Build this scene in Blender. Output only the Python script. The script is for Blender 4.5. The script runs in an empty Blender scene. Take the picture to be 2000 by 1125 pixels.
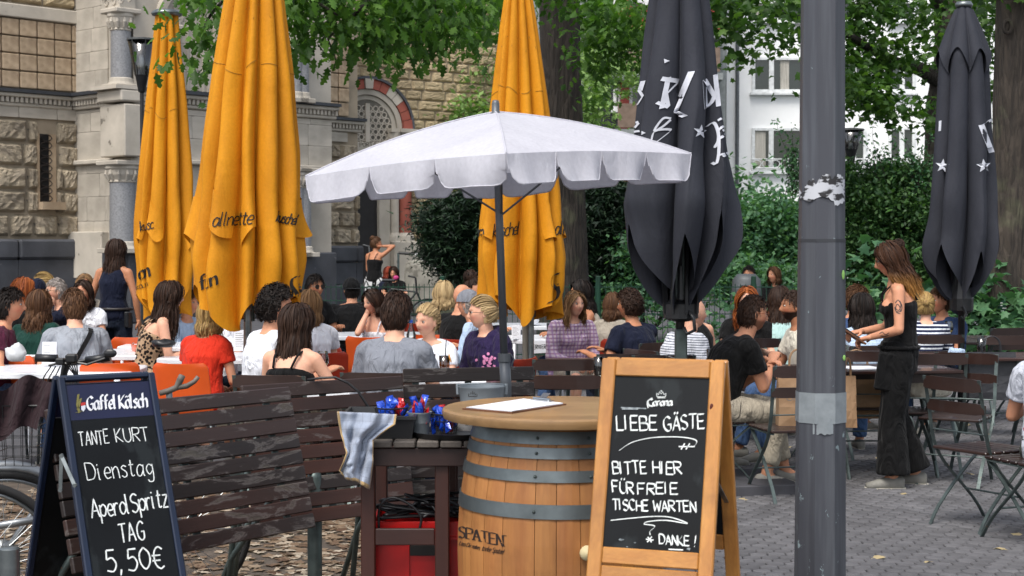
import bpy, bmesh, math, random
import numpy as np
from mathutils import Vector, Matrix, noise
from mathutils.bvhtree import BVHTree
random.seed(7); RNG = np.random.default_rng(7)
PI = math.pi
S = bpy.context.scene
# ------------------------------------------------------------------ camera
F = 3100.0; CAMH = 1.6; PITCH = math.atan(82.5/F)
cam_d = bpy.data.cameras.new('camera'); cam = bpy.data.objects.new('camera', cam_d)
S.collection.objects.link(cam); S.camera = cam
cam_d.sensor_width = 36; cam_d.lens = 36*F/2000; cam_d.clip_start = .1; cam_d.clip_end = 500
cam.location = (0, 0, CAMH); cam.rotation_euler = (PI/2-PITCH, 0, 0)
cam_d.dof.use_dof = True; cam_d.dof.focus_distance = 8.6; cam_d.dof.aperture_fstop = 9
# ------------------------------------------------------------------ light
W = bpy.data.worlds.new('World'); S.world = W; W.use_nodes = True
wn = W.node_tree; bg = wn.nodes['Background']
sky = wn.nodes.new('ShaderNodeTexSky'); sky.sky_type = 'NISHITA'; sky.sun_disc = False
SUN_EL, SUN_AZ = math.radians(58), math.radians(205)
sky.sun_elevation = SUN_EL; sky.sun_rotation = SUN_AZ; sky.dust_density = 3.0; sky.air_density = 1.0; sky.ozone_density = .6
hs = wn.nodes.new('ShaderNodeHueSaturation'); hs.inputs['Saturation'].default_value = .45; wn.links.new(sky.outputs[0], hs.inputs['Color']); wn.links.new(hs.outputs[0], bg.inputs[0]); bg.inputs[1].default_value = .12
sl = bpy.data.lights.new('sun', 'SUN'); sl.energy = 1.35; sl.angle = math.radians(24); sl.color = (1, .96, .9)
sun = bpy.data.objects.new('sun', sl); S.collection.objects.link(sun)
sd = Vector((math.sin(SUN_AZ)*math.cos(SUN_EL), math.cos(SUN_AZ)*math.cos(SUN_EL), math.sin(SUN_EL)))
sun.rotation_euler = (-sd).to_track_quat('-Z', 'Y').to_euler()
S.view_settings.view_transform = 'Standard'; S.view_settings.look = 'None'
S.view_settings.exposure = 1.02; S.view_settings.gamma = 1; S.view_settings.use_curve_mapping = False
S.cycles.max_bounces = 6; S.cycles.transparent_max_bounces = 8
# ------------------------------------------------------------------ helpers
cp, sp = math.cos(PITCH), math.sin(PITCH)
def ray(px, py):
    a, b = (px-1000)/F, -(py-562.5)/F
    return Vector((a, cp+b*sp, -sp+b*cp))
def pt(px, py, Y):
    r = ray(px, py); return Vector((0, 0, CAMH)) + r*(Y/r.y)
def gr(px, py, z=0):
    r = ray(px, py); return Vector((0, 0, CAMH)) + r*((z-CAMH)/r.z)
def onplane(px, py, p0, n):
    r = ray(px, py); c = Vector((0, 0, CAMH)); return c + r*((p0-c).dot(n)/r.dot(n))
def zat(py, Y): return pt(1000, py, Y).z
def xat(px, Y): return pt(px, 480, Y).x
def hx(h):
    h = h.lstrip('#'); c = [int(h[i:i+2], 16)/255 for i in (0, 2, 4)]
    return tuple(((v+.055)/1.055)**2.4 if v > .04045 else v/12.92 for v in c)
COL = S.collection
def rotz(a): return Matrix.Rotation(a, 4, 'Z')
class MB:
    def __init__(s): s.v = []; s.f = []; s.m = []; s.mi = 0
    def add(s, vs, fs, mi=None):
        o = len(s.v); s.v.extend([tuple(p) for p in vs]); s.f.extend([tuple(i+o for i in f) for f in fs])
        s.m.extend([s.mi if mi is None else mi]*len(fs)); return s
    def box(s, c, d, R=None, mi=None, bev=0):
        x, y, z = d[0]/2, d[1]/2, d[2]/2
        if bev > 0:
            b = min(bev, x*.9, y*.9, z*.9); vs = []
            for sx in (-1, 1):
                for sy in (-1, 1):
                    for sz in (-1, 1):
                        vs += [(sx*x, sy*(y-b), sz*(z-b)), (sx*(x-b), sy*y, sz*(z-b)), (sx*(x-b), sy*(y-b), sz*z)]
            I = lambda sx, sy, sz, k: ((sx*2+sy)*2+sz)*3+k
            fs = []
            fs += [(I(0,0,0,0), I(0,0,1,0), I(0,1,1,0), I(0,1,0,0)), (I(1,0,0,0), I(1,1,0,0), I(1,1,1,0), I(1,0,1,0))]
            fs += [(I(0,0,0,1), I(1,0,0,1), I(1,0,1,1), I(0,0,1,1)), (I(0,1,0,1), I(0,1,1,1), I(1,1,1,1), I(1,1,0,1))]
            fs += [(I(0,0,0,2), I(0,1,0,2), I(1,1,0,2), I(1,0,0,2)), (I(0,0,1,2), I(1,0,1,2), I(1,1,1,2), I(0,1,1,2))]
            for a in (0, 1):
                for b2 in (0, 1):
                    fs.append((I(a,b2,0,0), I(a,b2,1,0), I(a,b2,1,1), I(a,b2,0,1)))
                    fs.append((I(a,0,b2,0), I(a,1,b2,0), I(a,1,b2,2), I(a,0,b2,2)))
                    fs.append((I(0,a,b2,1), I(1,a,b2,1), I(1,a,b2,2), I(0,a,b2,2)))
            for a in (0, 1):
                for b2 in (0, 1):
                    for c2 in (0, 1): fs.append((I(a,b2,c2,0), I(a,b2,c2,1), I(a,b2,c2,2)))
        else:
            vs = [(sx*x, sy*y, sz*z) for sx in (-1, 1) for sy in (-1, 1) for sz in (-1, 1)]
            fs = [(0,1,3,2), (4,6,7,5), (0,4,5,1), (2,3,7,6), (0,2,6,4), (1,5,7,3)]
        c = Vector(c)
        if R is not None:
            R3 = R.to_3x3() if len(R) == 4 else R; vs = [R3 @ Vector(v) + c for v in vs]
        else: vs = [Vector(v)+c for v in vs]
        return s.add(vs, fs, mi)
    def beam(s, a, b, w, h, up=(0, 0, 1), mi=None, bev=0):
        a, b = Vector(a), Vector(b); d = b-a; L = d.length; x = d/L; u = Vector(up)
        y = u.cross(x)
        if y.length < 1e-4: y = Vector((0, 1, 0)).cross(x)
        y.normalize(); z = x.cross(y); R = Matrix((x, y, z)).transposed()
        return s.box((a+b)/2, (L, w, h), R, mi, bev)
    def tube(s, pts, rad, n=8, cap=True, mi=None, closed=False, flat=1.0):
        pts = [Vector(p) for p in pts]; N = len(pts)
        if not hasattr(rad, '__len__'): rad = [rad]*N
        vs = []; prev = None
        for i, p in enumerate(pts):
            if closed: t = pts[(i+1) % N]-pts[i-1]
            else: t = pts[min(i+1, N-1)]-pts[max(i-1, 0)]
            t.normalize()
            if prev is None:
                u = t.orthogonal().normalized() if abs(t.z) > .9 else Vector((0, 0, 1)).cross(t).normalized()
            else:
                u = prev - t*prev.dot(t)
                if u.length < 1e-6: u = t.orthogonal()
                u.normalize()
            prev = u; w = t.cross(u)
            for k in range(n):
                a = 2*PI*k/n; vs.append(p + u*math.cos(a)*rad[i] + w*math.sin(a)*rad[i]*flat)
        fs = []
        M_ = N if closed else N-1
        for i in range(M_):
            j = (i+1) % N
            for k in range(n): fs.append((i*n+k, i*n+(k+1) % n, j*n+(k+1) % n, j*n+k))
        if cap and not closed: fs.append(tuple(range(n-1, -1, -1))); fs.append(tuple((N-1)*n+k for k in range(n)))
        return s.add(vs, fs, mi)
    def capsule(s, pts, rad, n=12, flat=1.0):
        pts = [Vector(p) for p in pts]; r = list(rad)
        d0 = (pts[0]-pts[1]).normalized(); d1 = (pts[-1]-pts[-2]).normalized()
        P = [pts[0]+d0*r[0]*.97, pts[0]+d0*r[0]*.7]+pts+[pts[-1]+d1*r[-1]*.7, pts[-1]+d1*r[-1]*.97]
        R = [r[0]*.24, r[0]*.72]+r+[r[-1]*.72, r[-1]*.24]
        return s.tube(P, R, n, True, flat=flat)
    def loft(s, rings, n=20, cap=True, mi=None, ex=2.3):
        vs = []
        for (c, X, Y, rx, ry) in rings:
            for k in range(n):
                a = 2*PI*k/n; ca, sa = math.cos(a), math.sin(a)
                q = (abs(ca)**ex+abs(sa)**ex)**(-1/ex)
                vs.append(Vector(c)+X*(ca*q*rx)+Y*(sa*q*ry))
        fs = [(i*n+k, i*n+(k+1) % n, (i+1)*n+(k+1) % n, (i+1)*n+k) for i in range(len(rings)-1) for k in range(n)]
        if cap: fs.append(tuple(range(n-1, -1, -1))); fs.append(tuple((len(rings)-1)*n+k for k in range(n)))
        return s.add(vs, fs, mi)
    def lathe(s, prof, n=24, c=(0, 0, 0), mi=None, a0=0, a1=2*PI):
        full = abs(a1-a0-2*PI) < 1e-6; m = n if full else n+1
        vs = [(c[0]+r*math.cos(a0+(a1-a0)*k/n), c[1]+r*math.sin(a0+(a1-a0)*k/n), c[2]+z) for (r, z) in prof for k in range(m)]
        fs = []
        for i in range(len(prof)-1):
            for k in range(n):
                k2 = (k+1) % m if full else k+1
                fs.append((i*m+k, i*m+k2, (i+1)*m+k2, (i+1)*m+k))
        return s.add(vs, fs, mi)
    def ell(s, c, r, n=12, R=None, mi=None):
        vs = []; c = Vector(c)
        for i in range(n//2+1):
            th = PI*i/(n//2)
            for k in range(n):
                a = 2*PI*k/n; v = Vector((r[0]*math.sin(th)*math.cos(a), r[1]*math.sin(th)*math.sin(a), r[2]*math.cos(th)))
                vs.append(c+(R @ v if R is not None else v))
        fs = [(i*n+k, (i+1)*n+k, (i+1)*n+(k+1) % n, i*n+(k+1) % n) for i in range(n//2) for k in range(n)]
        return s.add(vs, fs, mi)
    def prism(s, poly, thick, M4=None, mi=None):
        n = len(poly); vs = [Vector((x, 0, y)) for x, y in poly]+[Vector((x, thick, y)) for x, y in poly]
        if M4 is not None: vs = [M4 @ v for v in vs]
        fs = [tuple(range(n)), tuple(range(2*n-1, n-1, -1))]+[(i, i+n, (i+1) % n+n, (i+1) % n) for i in range(n)]
        return s.add(vs, fs, mi)
    def mesh(s, name, mats, smooth=False):
        me = bpy.data.meshes.new(name); me.from_pydata(s.v, [], s.f)
        for m in (mats if isinstance(mats, (list, tuple)) else [mats]): me.materials.append(m)
        if any(s.m): me.polygons.foreach_set('material_index', s.m)
        if smooth: me.polygons.foreach_set('use_smooth', [True]*len(me.polygons))
        me.update(); return me
    def build(s, name, mats, parent=None, smooth=False, world=False, sharp=None, **tags):
        if world and parent is not None:
            mi = parent.matrix_world_saved.inverted() if hasattr(parent, 'matrix_world_saved') else xf(parent).inverted()
            s.v = [tuple(mi @ Vector(v)) for v in s.v]
        me = s.mesh(name, mats, smooth)
        if smooth and sharp is not None:
            try: me.set_sharp_from_angle(angle=math.radians(sharp))
            except Exception: pass
        return link(name, me, parent, **tags)
def xf(o):
    m = Matrix.LocRotScale(o.location, o.rotation_euler, o.scale)
    return xf(o.parent) @ m if o.parent else m
def link(name, me, parent=None, loc=None, **tags):
    o = bpy.data.objects.new(name, me); COL.objects.link(o)
    if parent is not None: o.parent = parent
    if loc is not None: o.location = loc
    for k, v in tags.items(): o[k] = v
    return o
def thing(name, label, cat, loc=(0, 0, 0), rz=0, group=None, scale=1):
    o = bpy.data.objects.new(name, None); COL.objects.link(o); o.location = loc; o.rotation_euler = (0, 0, rz); o.scale = (scale,)*3
    o.empty_display_size = .1
    o['label'] = label; o['category'] = cat
    if group: o['group'] = group
    return o
def kids(o): return [c for c in ALLCH.get(o.name, [])]
def dup(root, loc, rz, label, group=None, scale=None):
    def cpy(o, par):
        c = o.copy(); COL.objects.link(c); c.parent = par
        for ch in o.children: cpy(ch, c)
        return c
    c = cpy(root, None); c.location = loc; c.rotation_euler = (0, 0, rz); c['label'] = label
    if scale: c.scale = (scale,)*3
    if group: c['group'] = group
    return c
def npmesh(name, v, f, mats, smooth=False):
    me = bpy.data.meshes.new(name); v = np.asarray(v, np.float32); f = np.asarray(f, np.int32)
    n, k = f.shape
    me.vertices.add(len(v)); me.vertices.foreach_set('co', v.ravel())
    me.loops.add(n*k); me.loops.foreach_set('vertex_index', f.ravel())
    me.polygons.add(n); me.polygons.foreach_set('loop_start', np.arange(0, n*k, k, dtype=np.int32))
    me.polygons.foreach_set('loop_total', np.full(n, k, np.int32))
    if smooth: me.polygons.foreach_set('use_smooth', np.ones(n, bool))
    for m in (mats if isinstance(mats, (list, tuple)) else [mats]): me.materials.append(m)
    me.update(calc_edges=True); me.validate(); return me
# ------------------------------------------------------------------ materials
def newmat(name):
    m = bpy.data.materials.new(name); m.use_nodes = True; nt = m.node_tree; nt.nodes.clear()
    out = nt.nodes.new('ShaderNodeOutputMaterial'); b = nt.nodes.new('ShaderNodeBsdfPrincipled')
    nt.links.new(b.outputs[0], out.inputs[0]); return m, nt, b, out
def nd(nt, t, **kw):
    n = nt.nodes.new(t)
    for k, v in kw.items():
        if isinstance(k, str) and hasattr(n, k): setattr(n, k, v)
        else: n.inputs[k].default_value = v
    return n
def tex(nt, kind, scale, stretch=(1, 1, 1), detail=4, rough=.55, coord='Object', rot=(0, 0, 0), dist=0):
    tc = nt.nodes.new('ShaderNodeTexCoord'); mp = nt.nodes.new('ShaderNodeMapping')
    nt.links.new(tc.outputs[coord], mp.inputs[0]); mp.inputs['Scale'].default_value = stretch; mp.inputs['Rotation'].default_value = rot
    t = nt.nodes.new(kind); nt.links.new(mp.outputs[0], t.inputs['Vector'])
    t.inputs['Scale'].default_value = scale
    if 'Detail' in t.inputs: t.inputs['Detail'].default_value = 0 if 'Voronoi' in kind else detail
    if 'Roughness' in t.inputs and kind == 'ShaderNodeTexNoise': t.inputs['Roughness'].default_value = rough
    if 'Distortion' in t.inputs and dist: t.inputs['Distortion'].default_value = dist
    return t
def ramp(nt, src, stops):
    r = nt.nodes.new('ShaderNodeValToRGB'); nt.links.new(src, r.inputs[0]); e = r.color_ramp.elements
    while len(e) < len(stops): e.new(.5)
    for el, (p, c) in zip(e, stops):
        el.position = p; el.color = (*c, 1) if hasattr(c, '__len__') else (c, c, c, 1)
    return r
def mixc(nt, fac, a, b, bt='MIX'):
    m = nt.nodes.new('ShaderNodeMix'); m.data_type = 'RGBA'; m.blend_type = bt
    for sock, val in ((m.inputs[0], fac), (m.inputs[6], a), (m.inputs[7], b)):
        if hasattr(val, 'links') or isinstance(val, bpy.types.NodeSocket): nt.links.new(val, sock)
        elif hasattr(val, '__len__'): sock.default_value = (*val[:3], 1)
        else: sock.default_value = val
    return m.outputs[2]
def bump(nt, b, src, strength, dist=.01):
    bp = nt.nodes.new('ShaderNodeBump'); bp.inputs['Strength'].default_value = strength; bp.inputs['Distance'].default_value = dist
    nt.links.new(src, bp.inputs['Height']); nt.links.new(bp.outputs[0], b.inputs['Normal']); return bp
MC = {}
def M(name, col, rough=.6, metal=0, col2=None, vs=6, lo=.35, hi=.68, bs=0, bscale=40, bdist=.004, stretch=(1, 1, 1), objvar=0, island=0, spec=.5, coat=0, sheen=0, trans=0, spots=None, detail=4):
    if name in MC: return MC[name]
    if isinstance(col, str): col = hx(col)
    if isinstance(col2, str): col2 = hx(col2)
    if col2 is None: col2 = tuple(c*.72 for c in col)
    m, nt, b, out = newmat(name)
    t = tex(nt, 'ShaderNodeTexNoise', vs, stretch, detail)
    r = ramp(nt, t.outputs[0], [(lo, col), (hi, col2)]); c = r.outputs[0]
    if spots:
        sc, thr, scol = spots; t2 = tex(nt, 'ShaderNodeTexNoise', sc, stretch, 6)
        r2 = ramp(nt, t2.outputs[0], [(thr, 0), (thr+.04, 1)]); c = mixc(nt, r2.outputs[0], c, hx(scol) if isinstance(scol, str) else scol)
    if objvar:
        oi = nt.nodes.new('ShaderNodeObjectInfo'); rr = ramp(nt, oi.outputs['Random'], [(0, 1-objvar), (1, 1+objvar)]); c = mixc(nt, 1.0, c, rr.outputs[0], 'MULTIPLY')
    if island:
        g = nt.nodes.new('ShaderNodeNewGeometry'); rr = ramp(nt, g.outputs['Random Per Island'], [(0, 1-island), (1, 1+island)]); c = mixc(nt, 1.0, c, rr.outputs[0], 'MULTIPLY')
    nt.links.new(c, b.inputs['Base Color'])
    rr = ramp(nt, t.outputs[0], [(.2, max(rough-.08, .02)), (.8, min(rough+.08, 1))]); nt.links.new(rr.outputs[0], b.inputs['Roughness'])
    b.inputs['Metallic'].default_value = metal; b.inputs['Specular IOR Level'].default_value = spec
    b.inputs['Coat Weight'].default_value = coat
    if sheen: b.inputs['Sheen Weight'].default_value = sheen; b.inputs['Sheen Roughness'].default_value = .5
    if bs:
        tb = tex(nt, 'ShaderNodeTexNoise', bscale, stretch, 5, .6); bump(nt, b, tb.outputs[0], bs, bdist)
    if trans:
        tr = nt.nodes.new('ShaderNodeBsdfTranslucent'); nt.links.new(c, tr.inputs[0]); ms = nt.nodes.new('ShaderNodeMixShader'); ms.inputs[0].default_value = trans
        nt.links.new(b.outputs[0], ms.inputs[1]); nt.links.new(tr.outputs[0], ms.inputs[2]); nt.links.new(ms.outputs[0], out.inputs[0])
    MC[name] = m; return m
def clothm(name, col, pat=None, fold=.5, rough=.85):
    """woven cloth with soft creases; pat adds a print"""
    if name in MC: return MC[name]
    if isinstance(col, str): col = hx(col)
    m, nt, b, out = newmat(name)
    t = tex(nt, 'ShaderNodeTexNoise', 9, (1, 1, 1), 3); r = ramp(nt, t.outputs[0], [(.3, col), (.75, tuple(v*.86 for v in col))]); c = r.outputs[0]
    if pat and pat[0] == 'stripe':
        w = tex(nt, 'ShaderNodeTexWave', pat[2], coord='Object', dist=.6); w.bands_direction = 'Z'; w.inputs['Detail Scale'].default_value = .3
        c = mixc(nt, ramp(nt, w.outputs[0], [(pat[3], 0), (pat[3]+.06, 1)]).outputs[0], c, hx(pat[1]))
    if pat and pat[0] == 'plaid':
        for d, k in (('Z', 0), ('X', 1)):
            w = tex(nt, 'ShaderNodeTexWave', pat[2], coord='Object', dist=.5); w.bands_direction = d
            c = mixc(nt, ramp(nt, w.outputs[0], [(.45, 0), (.85, .65)]).outputs[0], c, hx(pat[1][k]))
    if pat and pat[0] == 'spots':
        v = tex(nt, 'ShaderNodeTexVoronoi', pat[2]); v.feature = pat[3]; rr = ramp(nt, v.outputs['Distance'], [(pat[4], 1), (pat[4]+.06, 0)])
        c = mixc(nt, rr.outputs[0], c, hx(pat[1]))
    nt.links.new(c, b.inputs['Base Color']); b.inputs['Roughness'].default_value = rough; b.inputs['Specular IOR Level'].default_value = .2
    b.inputs['Sheen Weight'].default_value = .04
    t1 = tex(nt, 'ShaderNodeTexNoise', 8, (1.3, 1.3, .6), 3, .45, dist=1.6); bump(nt, b, t1.outputs[0], min(fold*1.7, 1), .045)
    MC[name] = m; return m
def woodm(name, c1, c2, rough=.6, axis=0, scale=3, ring=14, coat=0, objvar=.12, knots=False):
    if name in MC: return MC[name]
    m, nt, b, out = newmat(name); st = [1, 1, 1]; st[axis] = .07
    c1 = hx(c1) if isinstance(c1, str) else c1; c2 = hx(c2) if isinstance(c2, str) else c2
    oi = nt.nodes.new('ShaderNodeObjectInfo')
    t = tex(nt, 'ShaderNodeTexNoise', ring, st, 5, .6, dist=.6); t.noise_dimensions = '4D'
    mu = nd(nt, 'ShaderNodeMath', operation='MULTIPLY'); nt.links.new(oi.outputs['Random'], mu.inputs[0]); mu.inputs[1].default_value = 50; nt.links.new(mu.outputs[0], t.inputs['W'])
    t2 = tex(nt, 'ShaderNodeTexNoise', ring*7, st, 3, .6)
    c = ramp(nt, t.outputs[0], [(.32, c1), (.68, c2)]).outputs[0]
    c = mixc(nt, .35, c, ramp(nt, t2.outputs[0], [(.3, .55), (.7, 1.0)]).outputs[0], 'MULTIPLY')
    t4 = tex(nt, 'ShaderNodeTexNoise', 4, (1, 1, 1), 5, .6, dist=.5); c = mixc(nt, ramp(nt, t4.outputs[0], [(.5, 0), (.7, .5)]).outputs[0], c, tuple(v*.45 for v in c1))
    rr = ramp(nt, oi.outputs['Random'], [(0, 1-objvar), (1, 1+objvar)]); c = mixc(nt, 1.0, c, rr.outputs[0], 'MULTIPLY')
    nt.links.new(c, b.inputs['Base Color']); b.inputs['Roughness'].default_value = rough; b.inputs['Coat Weight'].default_value = coat
    bump(nt, b, t2.outputs[0], .25, .002); MC[name] = m; return m
def peelm(name, paint, paint2, wood, thr=.52, axis=0):
    """old paint flaking off grey weathered wood"""
    if name in MC: return MC[name]
    m, nt, b, out = newmat(name); st = [1, 1, 1]; st[axis] = .26; st2 = [1, 1, 1]; st2[axis] = .06
    oi = nt.nodes.new('ShaderNodeObjectInfo'); mu = nd(nt, 'ShaderNodeMath', operation='MULTIPLY'); nt.links.new(oi.outputs['Random'], mu.inputs[0]); mu.inputs[1].default_value = 37
    t = tex(nt, 'ShaderNodeTexNoise', 11, st, 9, .68, dist=.9); t.noise_dimensions = '4D'; nt.links.new(mu.outputs[0], t.inputs['W'])
    g = tex(nt, 'ShaderNodeTexNoise', 40, st2, 5, .7)
    t3 = tex(nt, 'ShaderNodeTexNoise', 3, st, 3, .5); t3.noise_dimensions = '4D'; nt.links.new(mu.outputs[0], t3.inputs['W'])
    wc = ramp(nt, g.outputs[0], [(.3, tuple(v*.35 for v in hx(wood))), (.62, hx(wood))]).outputs[0]
    pc = ramp(nt, t3.outputs[0], [(.4, hx(paint)), (.6, hx(paint2))]).outputs[0]
    mask = ramp(nt, t.outputs[0], [(thr, 0), (thr+.06, 1)]).outputs[0]
    edge = ramp(nt, t.outputs[0], [(thr-.03, 0), (thr, .5), (thr+.03, 0)]).outputs[0]
    c = mixc(nt, mask, pc, wc); c = mixc(nt, edge, c, (.2, .18, .17))
    c = mixc(nt, .5, c, ramp(nt, g.outputs[0], [(.25, .6), (.6, 1)]).outputs[0], 'MULTIPLY')
    nt.links.new(c, b.inputs['Base Color']); nt.links.new(ramp(nt, mask, [(0, .42), (1, .8)]).outputs[0], b.inputs['Roughness'])
    sub = nd(nt, 'ShaderNodeMath', operation='SUBTRACT'); nt.links.new(g.outputs[0], sub.inputs[0]); nt.links.new(mask, sub.inputs[1])
    bump(nt, b, sub.outputs[0], .5, .002); MC[name] = m; return m
def leafm(name, c1, c2, c3=None, trans=.35, rough=.5):
    if name in MC: return MC[name]
    m, nt, b, out = newmat(name); g = nt.nodes.new('ShaderNodeNewGeometry')
    r = ramp(nt, g.outputs['Random Per Island'], [(0, c1), (.6, c2), (1, c3 or c2)]); c = r.outputs[0]
    nt.links.new(c, b.inputs['Base Color']); b.inputs['Roughness'].default_value = rough; b.inputs['Specular IOR Level'].default_value = .3
    if trans:
        tr = nt.nodes.new('ShaderNodeBsdfTranslucent'); ms = nt.nodes.new('ShaderNodeMixShader'); ms.inputs[0].default_value = trans
        nt.links.new(mixc(nt, 1.0, c, (1.3, 1.5, .6), 'MULTIPLY'), tr.inputs[0])
        nt.links.new(b.outputs[0], ms.inputs[1]); nt.links.new(tr.outputs[0], ms.inputs[2]); nt.links.new(ms.outputs[0], out.inputs[0])
    MC[name] = m; return m
def glassm(name, col=(1, 1, 1), rough=.02, tint=None):
    if name in MC: return MC[name]
    m, nt, b, out = newmat(name); nt.nodes.remove(b)
    g = nt.nodes.new('ShaderNodeBsdfGlossy'); g.inputs['Roughness'].default_value = rough; t = nt.nodes.new('ShaderNodeBsdfTransparent'); t.inputs[0].default_value = (*col, 1)
    fr = nt.nodes.new('ShaderNodeLayerWeight'); fr.inputs[0].default_value = .5
    ms = nt.nodes.new('ShaderNodeMixShader'); nt.links.new(fr.outputs['Fresnel'], ms.inputs[0]); nt.links.new(t.outputs[0], ms.inputs[1]); nt.links.new(g.outputs[0], ms.inputs[2])
    nt.links.new(ms.outputs[0], out.inputs[0]); MC[name] = m; return m
steel = M('steel', '#8a9090', .38, .85, '#5f6668', 12, bs=.1)
darksteel = M('dark_steel', '#4c5654', .5, .5, '#3a4241', 12, bs=.1)
chairmetal = M('chair_metal', '#5c6866', .45, .55, '#454f4e', 14, bs=.15, spots=(30, .68, '#7d6a58'))
black = M('black_plastic', '#111214', .4, 0, '#1c1d20', 8)
white_lam = M('white_laminate', '#e6e8ec', .3, 0, '#d5d8de', 5)
cream = M('cream_paint', '#d8d2c2', .5)
glass = glassm('clear_glass', (.93, .96, .95))
# ------------------------------------------------------------------ stroke lettering
GL = {
'A': '0,0 1.9,6 3.8,0;.7,2.1 3.1,2.1', 'B': '0,0 0,6;~0,6 3,5.7 3,3.5 .2,3.1;~.2,3.1 3.7,2.8 3.6,.5 0,0', 'C': '~3.7,5 2.3,6 .4,4.6 .2,2 1.8,0 3.8,.8',
'D': '0,0 0,6;~0,6 2.8,5.5 3.9,3 2.8,.5 0,0', 'E': '3.4,6 0,6 0,0 3.4,0;0,3.1 2.9,3.1', 'F': '0,0 0,6 3.4,6;0,3.1 2.7,3.1', 'G': '~3.7,5.1 2.2,6 .3,4.4 .3,1.6 2,0 3.6,.6 3.8,2.7;2.2,2.7 4,2.7',
'H': '0,0 0,6;3.4,0 3.4,6;0,3 3.4,3', 'I': '0,0 0,6', 'K': '0,0 0,6;3.3,6 .1,2.8 3.5,0', 'L': '0,6 0,0 3.2,0', 'N': '0,0 0,6 3.4,0 3.4,6', 'O': '~1.8,6 .2,4.5 .2,1.5 1.8,0 3.5,1.5 3.5,4.5 1.8,6',
'P': '0,0 0,6;~0,6 3.2,5.6 3.2,3.4 .1,2.9', 'R': '0,0 0,6;~0,6 3.2,5.6 3.1,3.5 .1,3;1,3 3.5,0', 'S': '~3.4,5.3 2,6 .5,5 .7,3.6 2.8,2.7 3.3,1.2 1.8,0 .2,.7', 'T': '-.2,6 3.9,6;1.85,6 1.85,0',
'U': '~0,6 0,1.6 1.7,0 3.4,1.6 3.4,6', 'V': '0,6 1.8,0 3.6,6', 'W': '0,6 1,0 2.3,4.4 3.6,0 4.6,6', 'Q': '~1.8,6 .2,4.5 .2,1.5 1.8,0 3.5,1.5 3.5,4.5 1.8,6;2.3,1.6 3.8,-.3',
'Ä': '0,0 1.9,6 3.8,0;.7,2.1 3.1,2.1;1,7.7 1.2,6.9;2.4,7.7 2.6,6.9', 'Ü': '~0,6 0,1.6 1.7,0 3.4,1.6 3.4,6;.8,7.7 .9,6.9;2.4,7.7 2.5,6.9', 'Ö': '~1.8,6 .2,4.5 .2,1.5 1.8,0 3.5,1.5 3.5,4.5 1.8,6;1,7.6 1,7;2.5,7.6 2.5,7',
'a': '~2.7,3.3 1.3,4 .1,2.6 .3,.5 1.6,.2 2.7,2.2;2.7,3.9 2.7,.8 3.1,0', 'b': '0,6.4 0,0;~0,2.5 1.6,4 2.9,2.4 1.8,.1 0,.6', 'c': '~2.6,3.3 1.5,4 .2,2.6 .5,.5 1.6,0 2.7,.7', 'd': '~2.6,3.3 1.3,4 .1,2.3 .8,.1 2.6,.9;2.7,6.4 2.7,0',
'e': '~.2,2 2.6,2.2 2.2,3.8 1,3.8 .1,2 .9,.2 2.6,.5', 'f': '~2.3,6 1.4,6.4 .8,5 .8,0;0,3.8 2,3.8', 'g': '~2.6,3.4 1.2,4 .1,2.4 1.1,.6 2.6,1.8;~2.7,4 2.7,0 2.2,-1.8 .8,-1.9 .2,-1.2', 'h': '0,6.4 0,0;~0,2.6 1.4,4 2.5,3 2.6,0',
'i': '.2,4 .2,.3 .6,0;.2,5.4 .2,5', 'j': '~.8,4 .8,-1 0,-2', 'k': '0,6.4 0,0;2.3,3.9 .1,1.7 2.5,0', 'l': '.2,6.4 .2,.4 .7,0', 'm': '0,4 0,0;~0,2.8 1.1,4 1.8,3 1.8,0;~1.8,2.8 2.9,4 3.6,3 3.6,0',
'n': '0,4 0,0;~0,2.6 1.4,4 2.4,3.2 2.5,0', 'o': '~1.3,4 .1,2.8 .2,1 1.3,0 2.6,1.1 2.6,2.9 1.3,4', 'ö': '~1.3,4 .1,2.8 .2,1 1.3,0 2.6,1.1 2.6,2.9 1.3,4;.6,5.5 .6,5;1.9,5.5 1.9,5', 'p': '0,4 0,-2;~0,3 1.6,4 2.8,2.6 1.8,.4 0,.8',
'r': '0,4 0,0;~0,2.6 1,3.9 2,3.7', 's': '~2.3,3.5 1.2,4 .3,3.1 2,1.8 2.1,.5 1,0 .1,.6', 't': '~.9,5.6 .8,1 1.3,.1 2.1,.4;0,4 2,4', 'u': '~0,4 .1,1 1.2,0 2.5,1.4;2.6,4 2.6,.3 3,0', 'v': '0,4 1.2,0 2.5,4', 'w': '0,4 .8,0 1.8,3.2 2.8,0 3.6,4',
'z': '.2,4 2.5,4 .1,0 2.6,0', 'ä': '~2.7,3.3 1.3,4 .1,2.6 .3,.5 1.6,.2 2.7,2.2;2.7,3.9 2.7,.8 3.1,0;.8,5.5 .8,5;2.1,5.5 2.1,5',
'5': '~3.2,6 .7,6;.7,6 .4,3.4;~.4,3.4 2.2,3.8 3.3,2 2.2,.1 .1,.4', '0': '~1.7,6 .2,4.3 .2,1.7 1.7,0 3.3,1.7 3.3,4.3 1.7,6', ',': '.5,.6 0,-1', '€': '~3.6,5.3 2.2,6 .8,4.5 .8,1.4 2.2,0 3.6,.6;-.1,3.7 2.8,3.7;-.1,2.3 2.6,2.3',
'!': '.4,6 .2,1.8;.2,.4 .2,0', '*': '0,.8 2.4,2.8;0,2.8 2.4,.8;1.2,3.3 1.2,.2', '.': '.1,.3 .1,0', ' ': ''}
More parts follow.
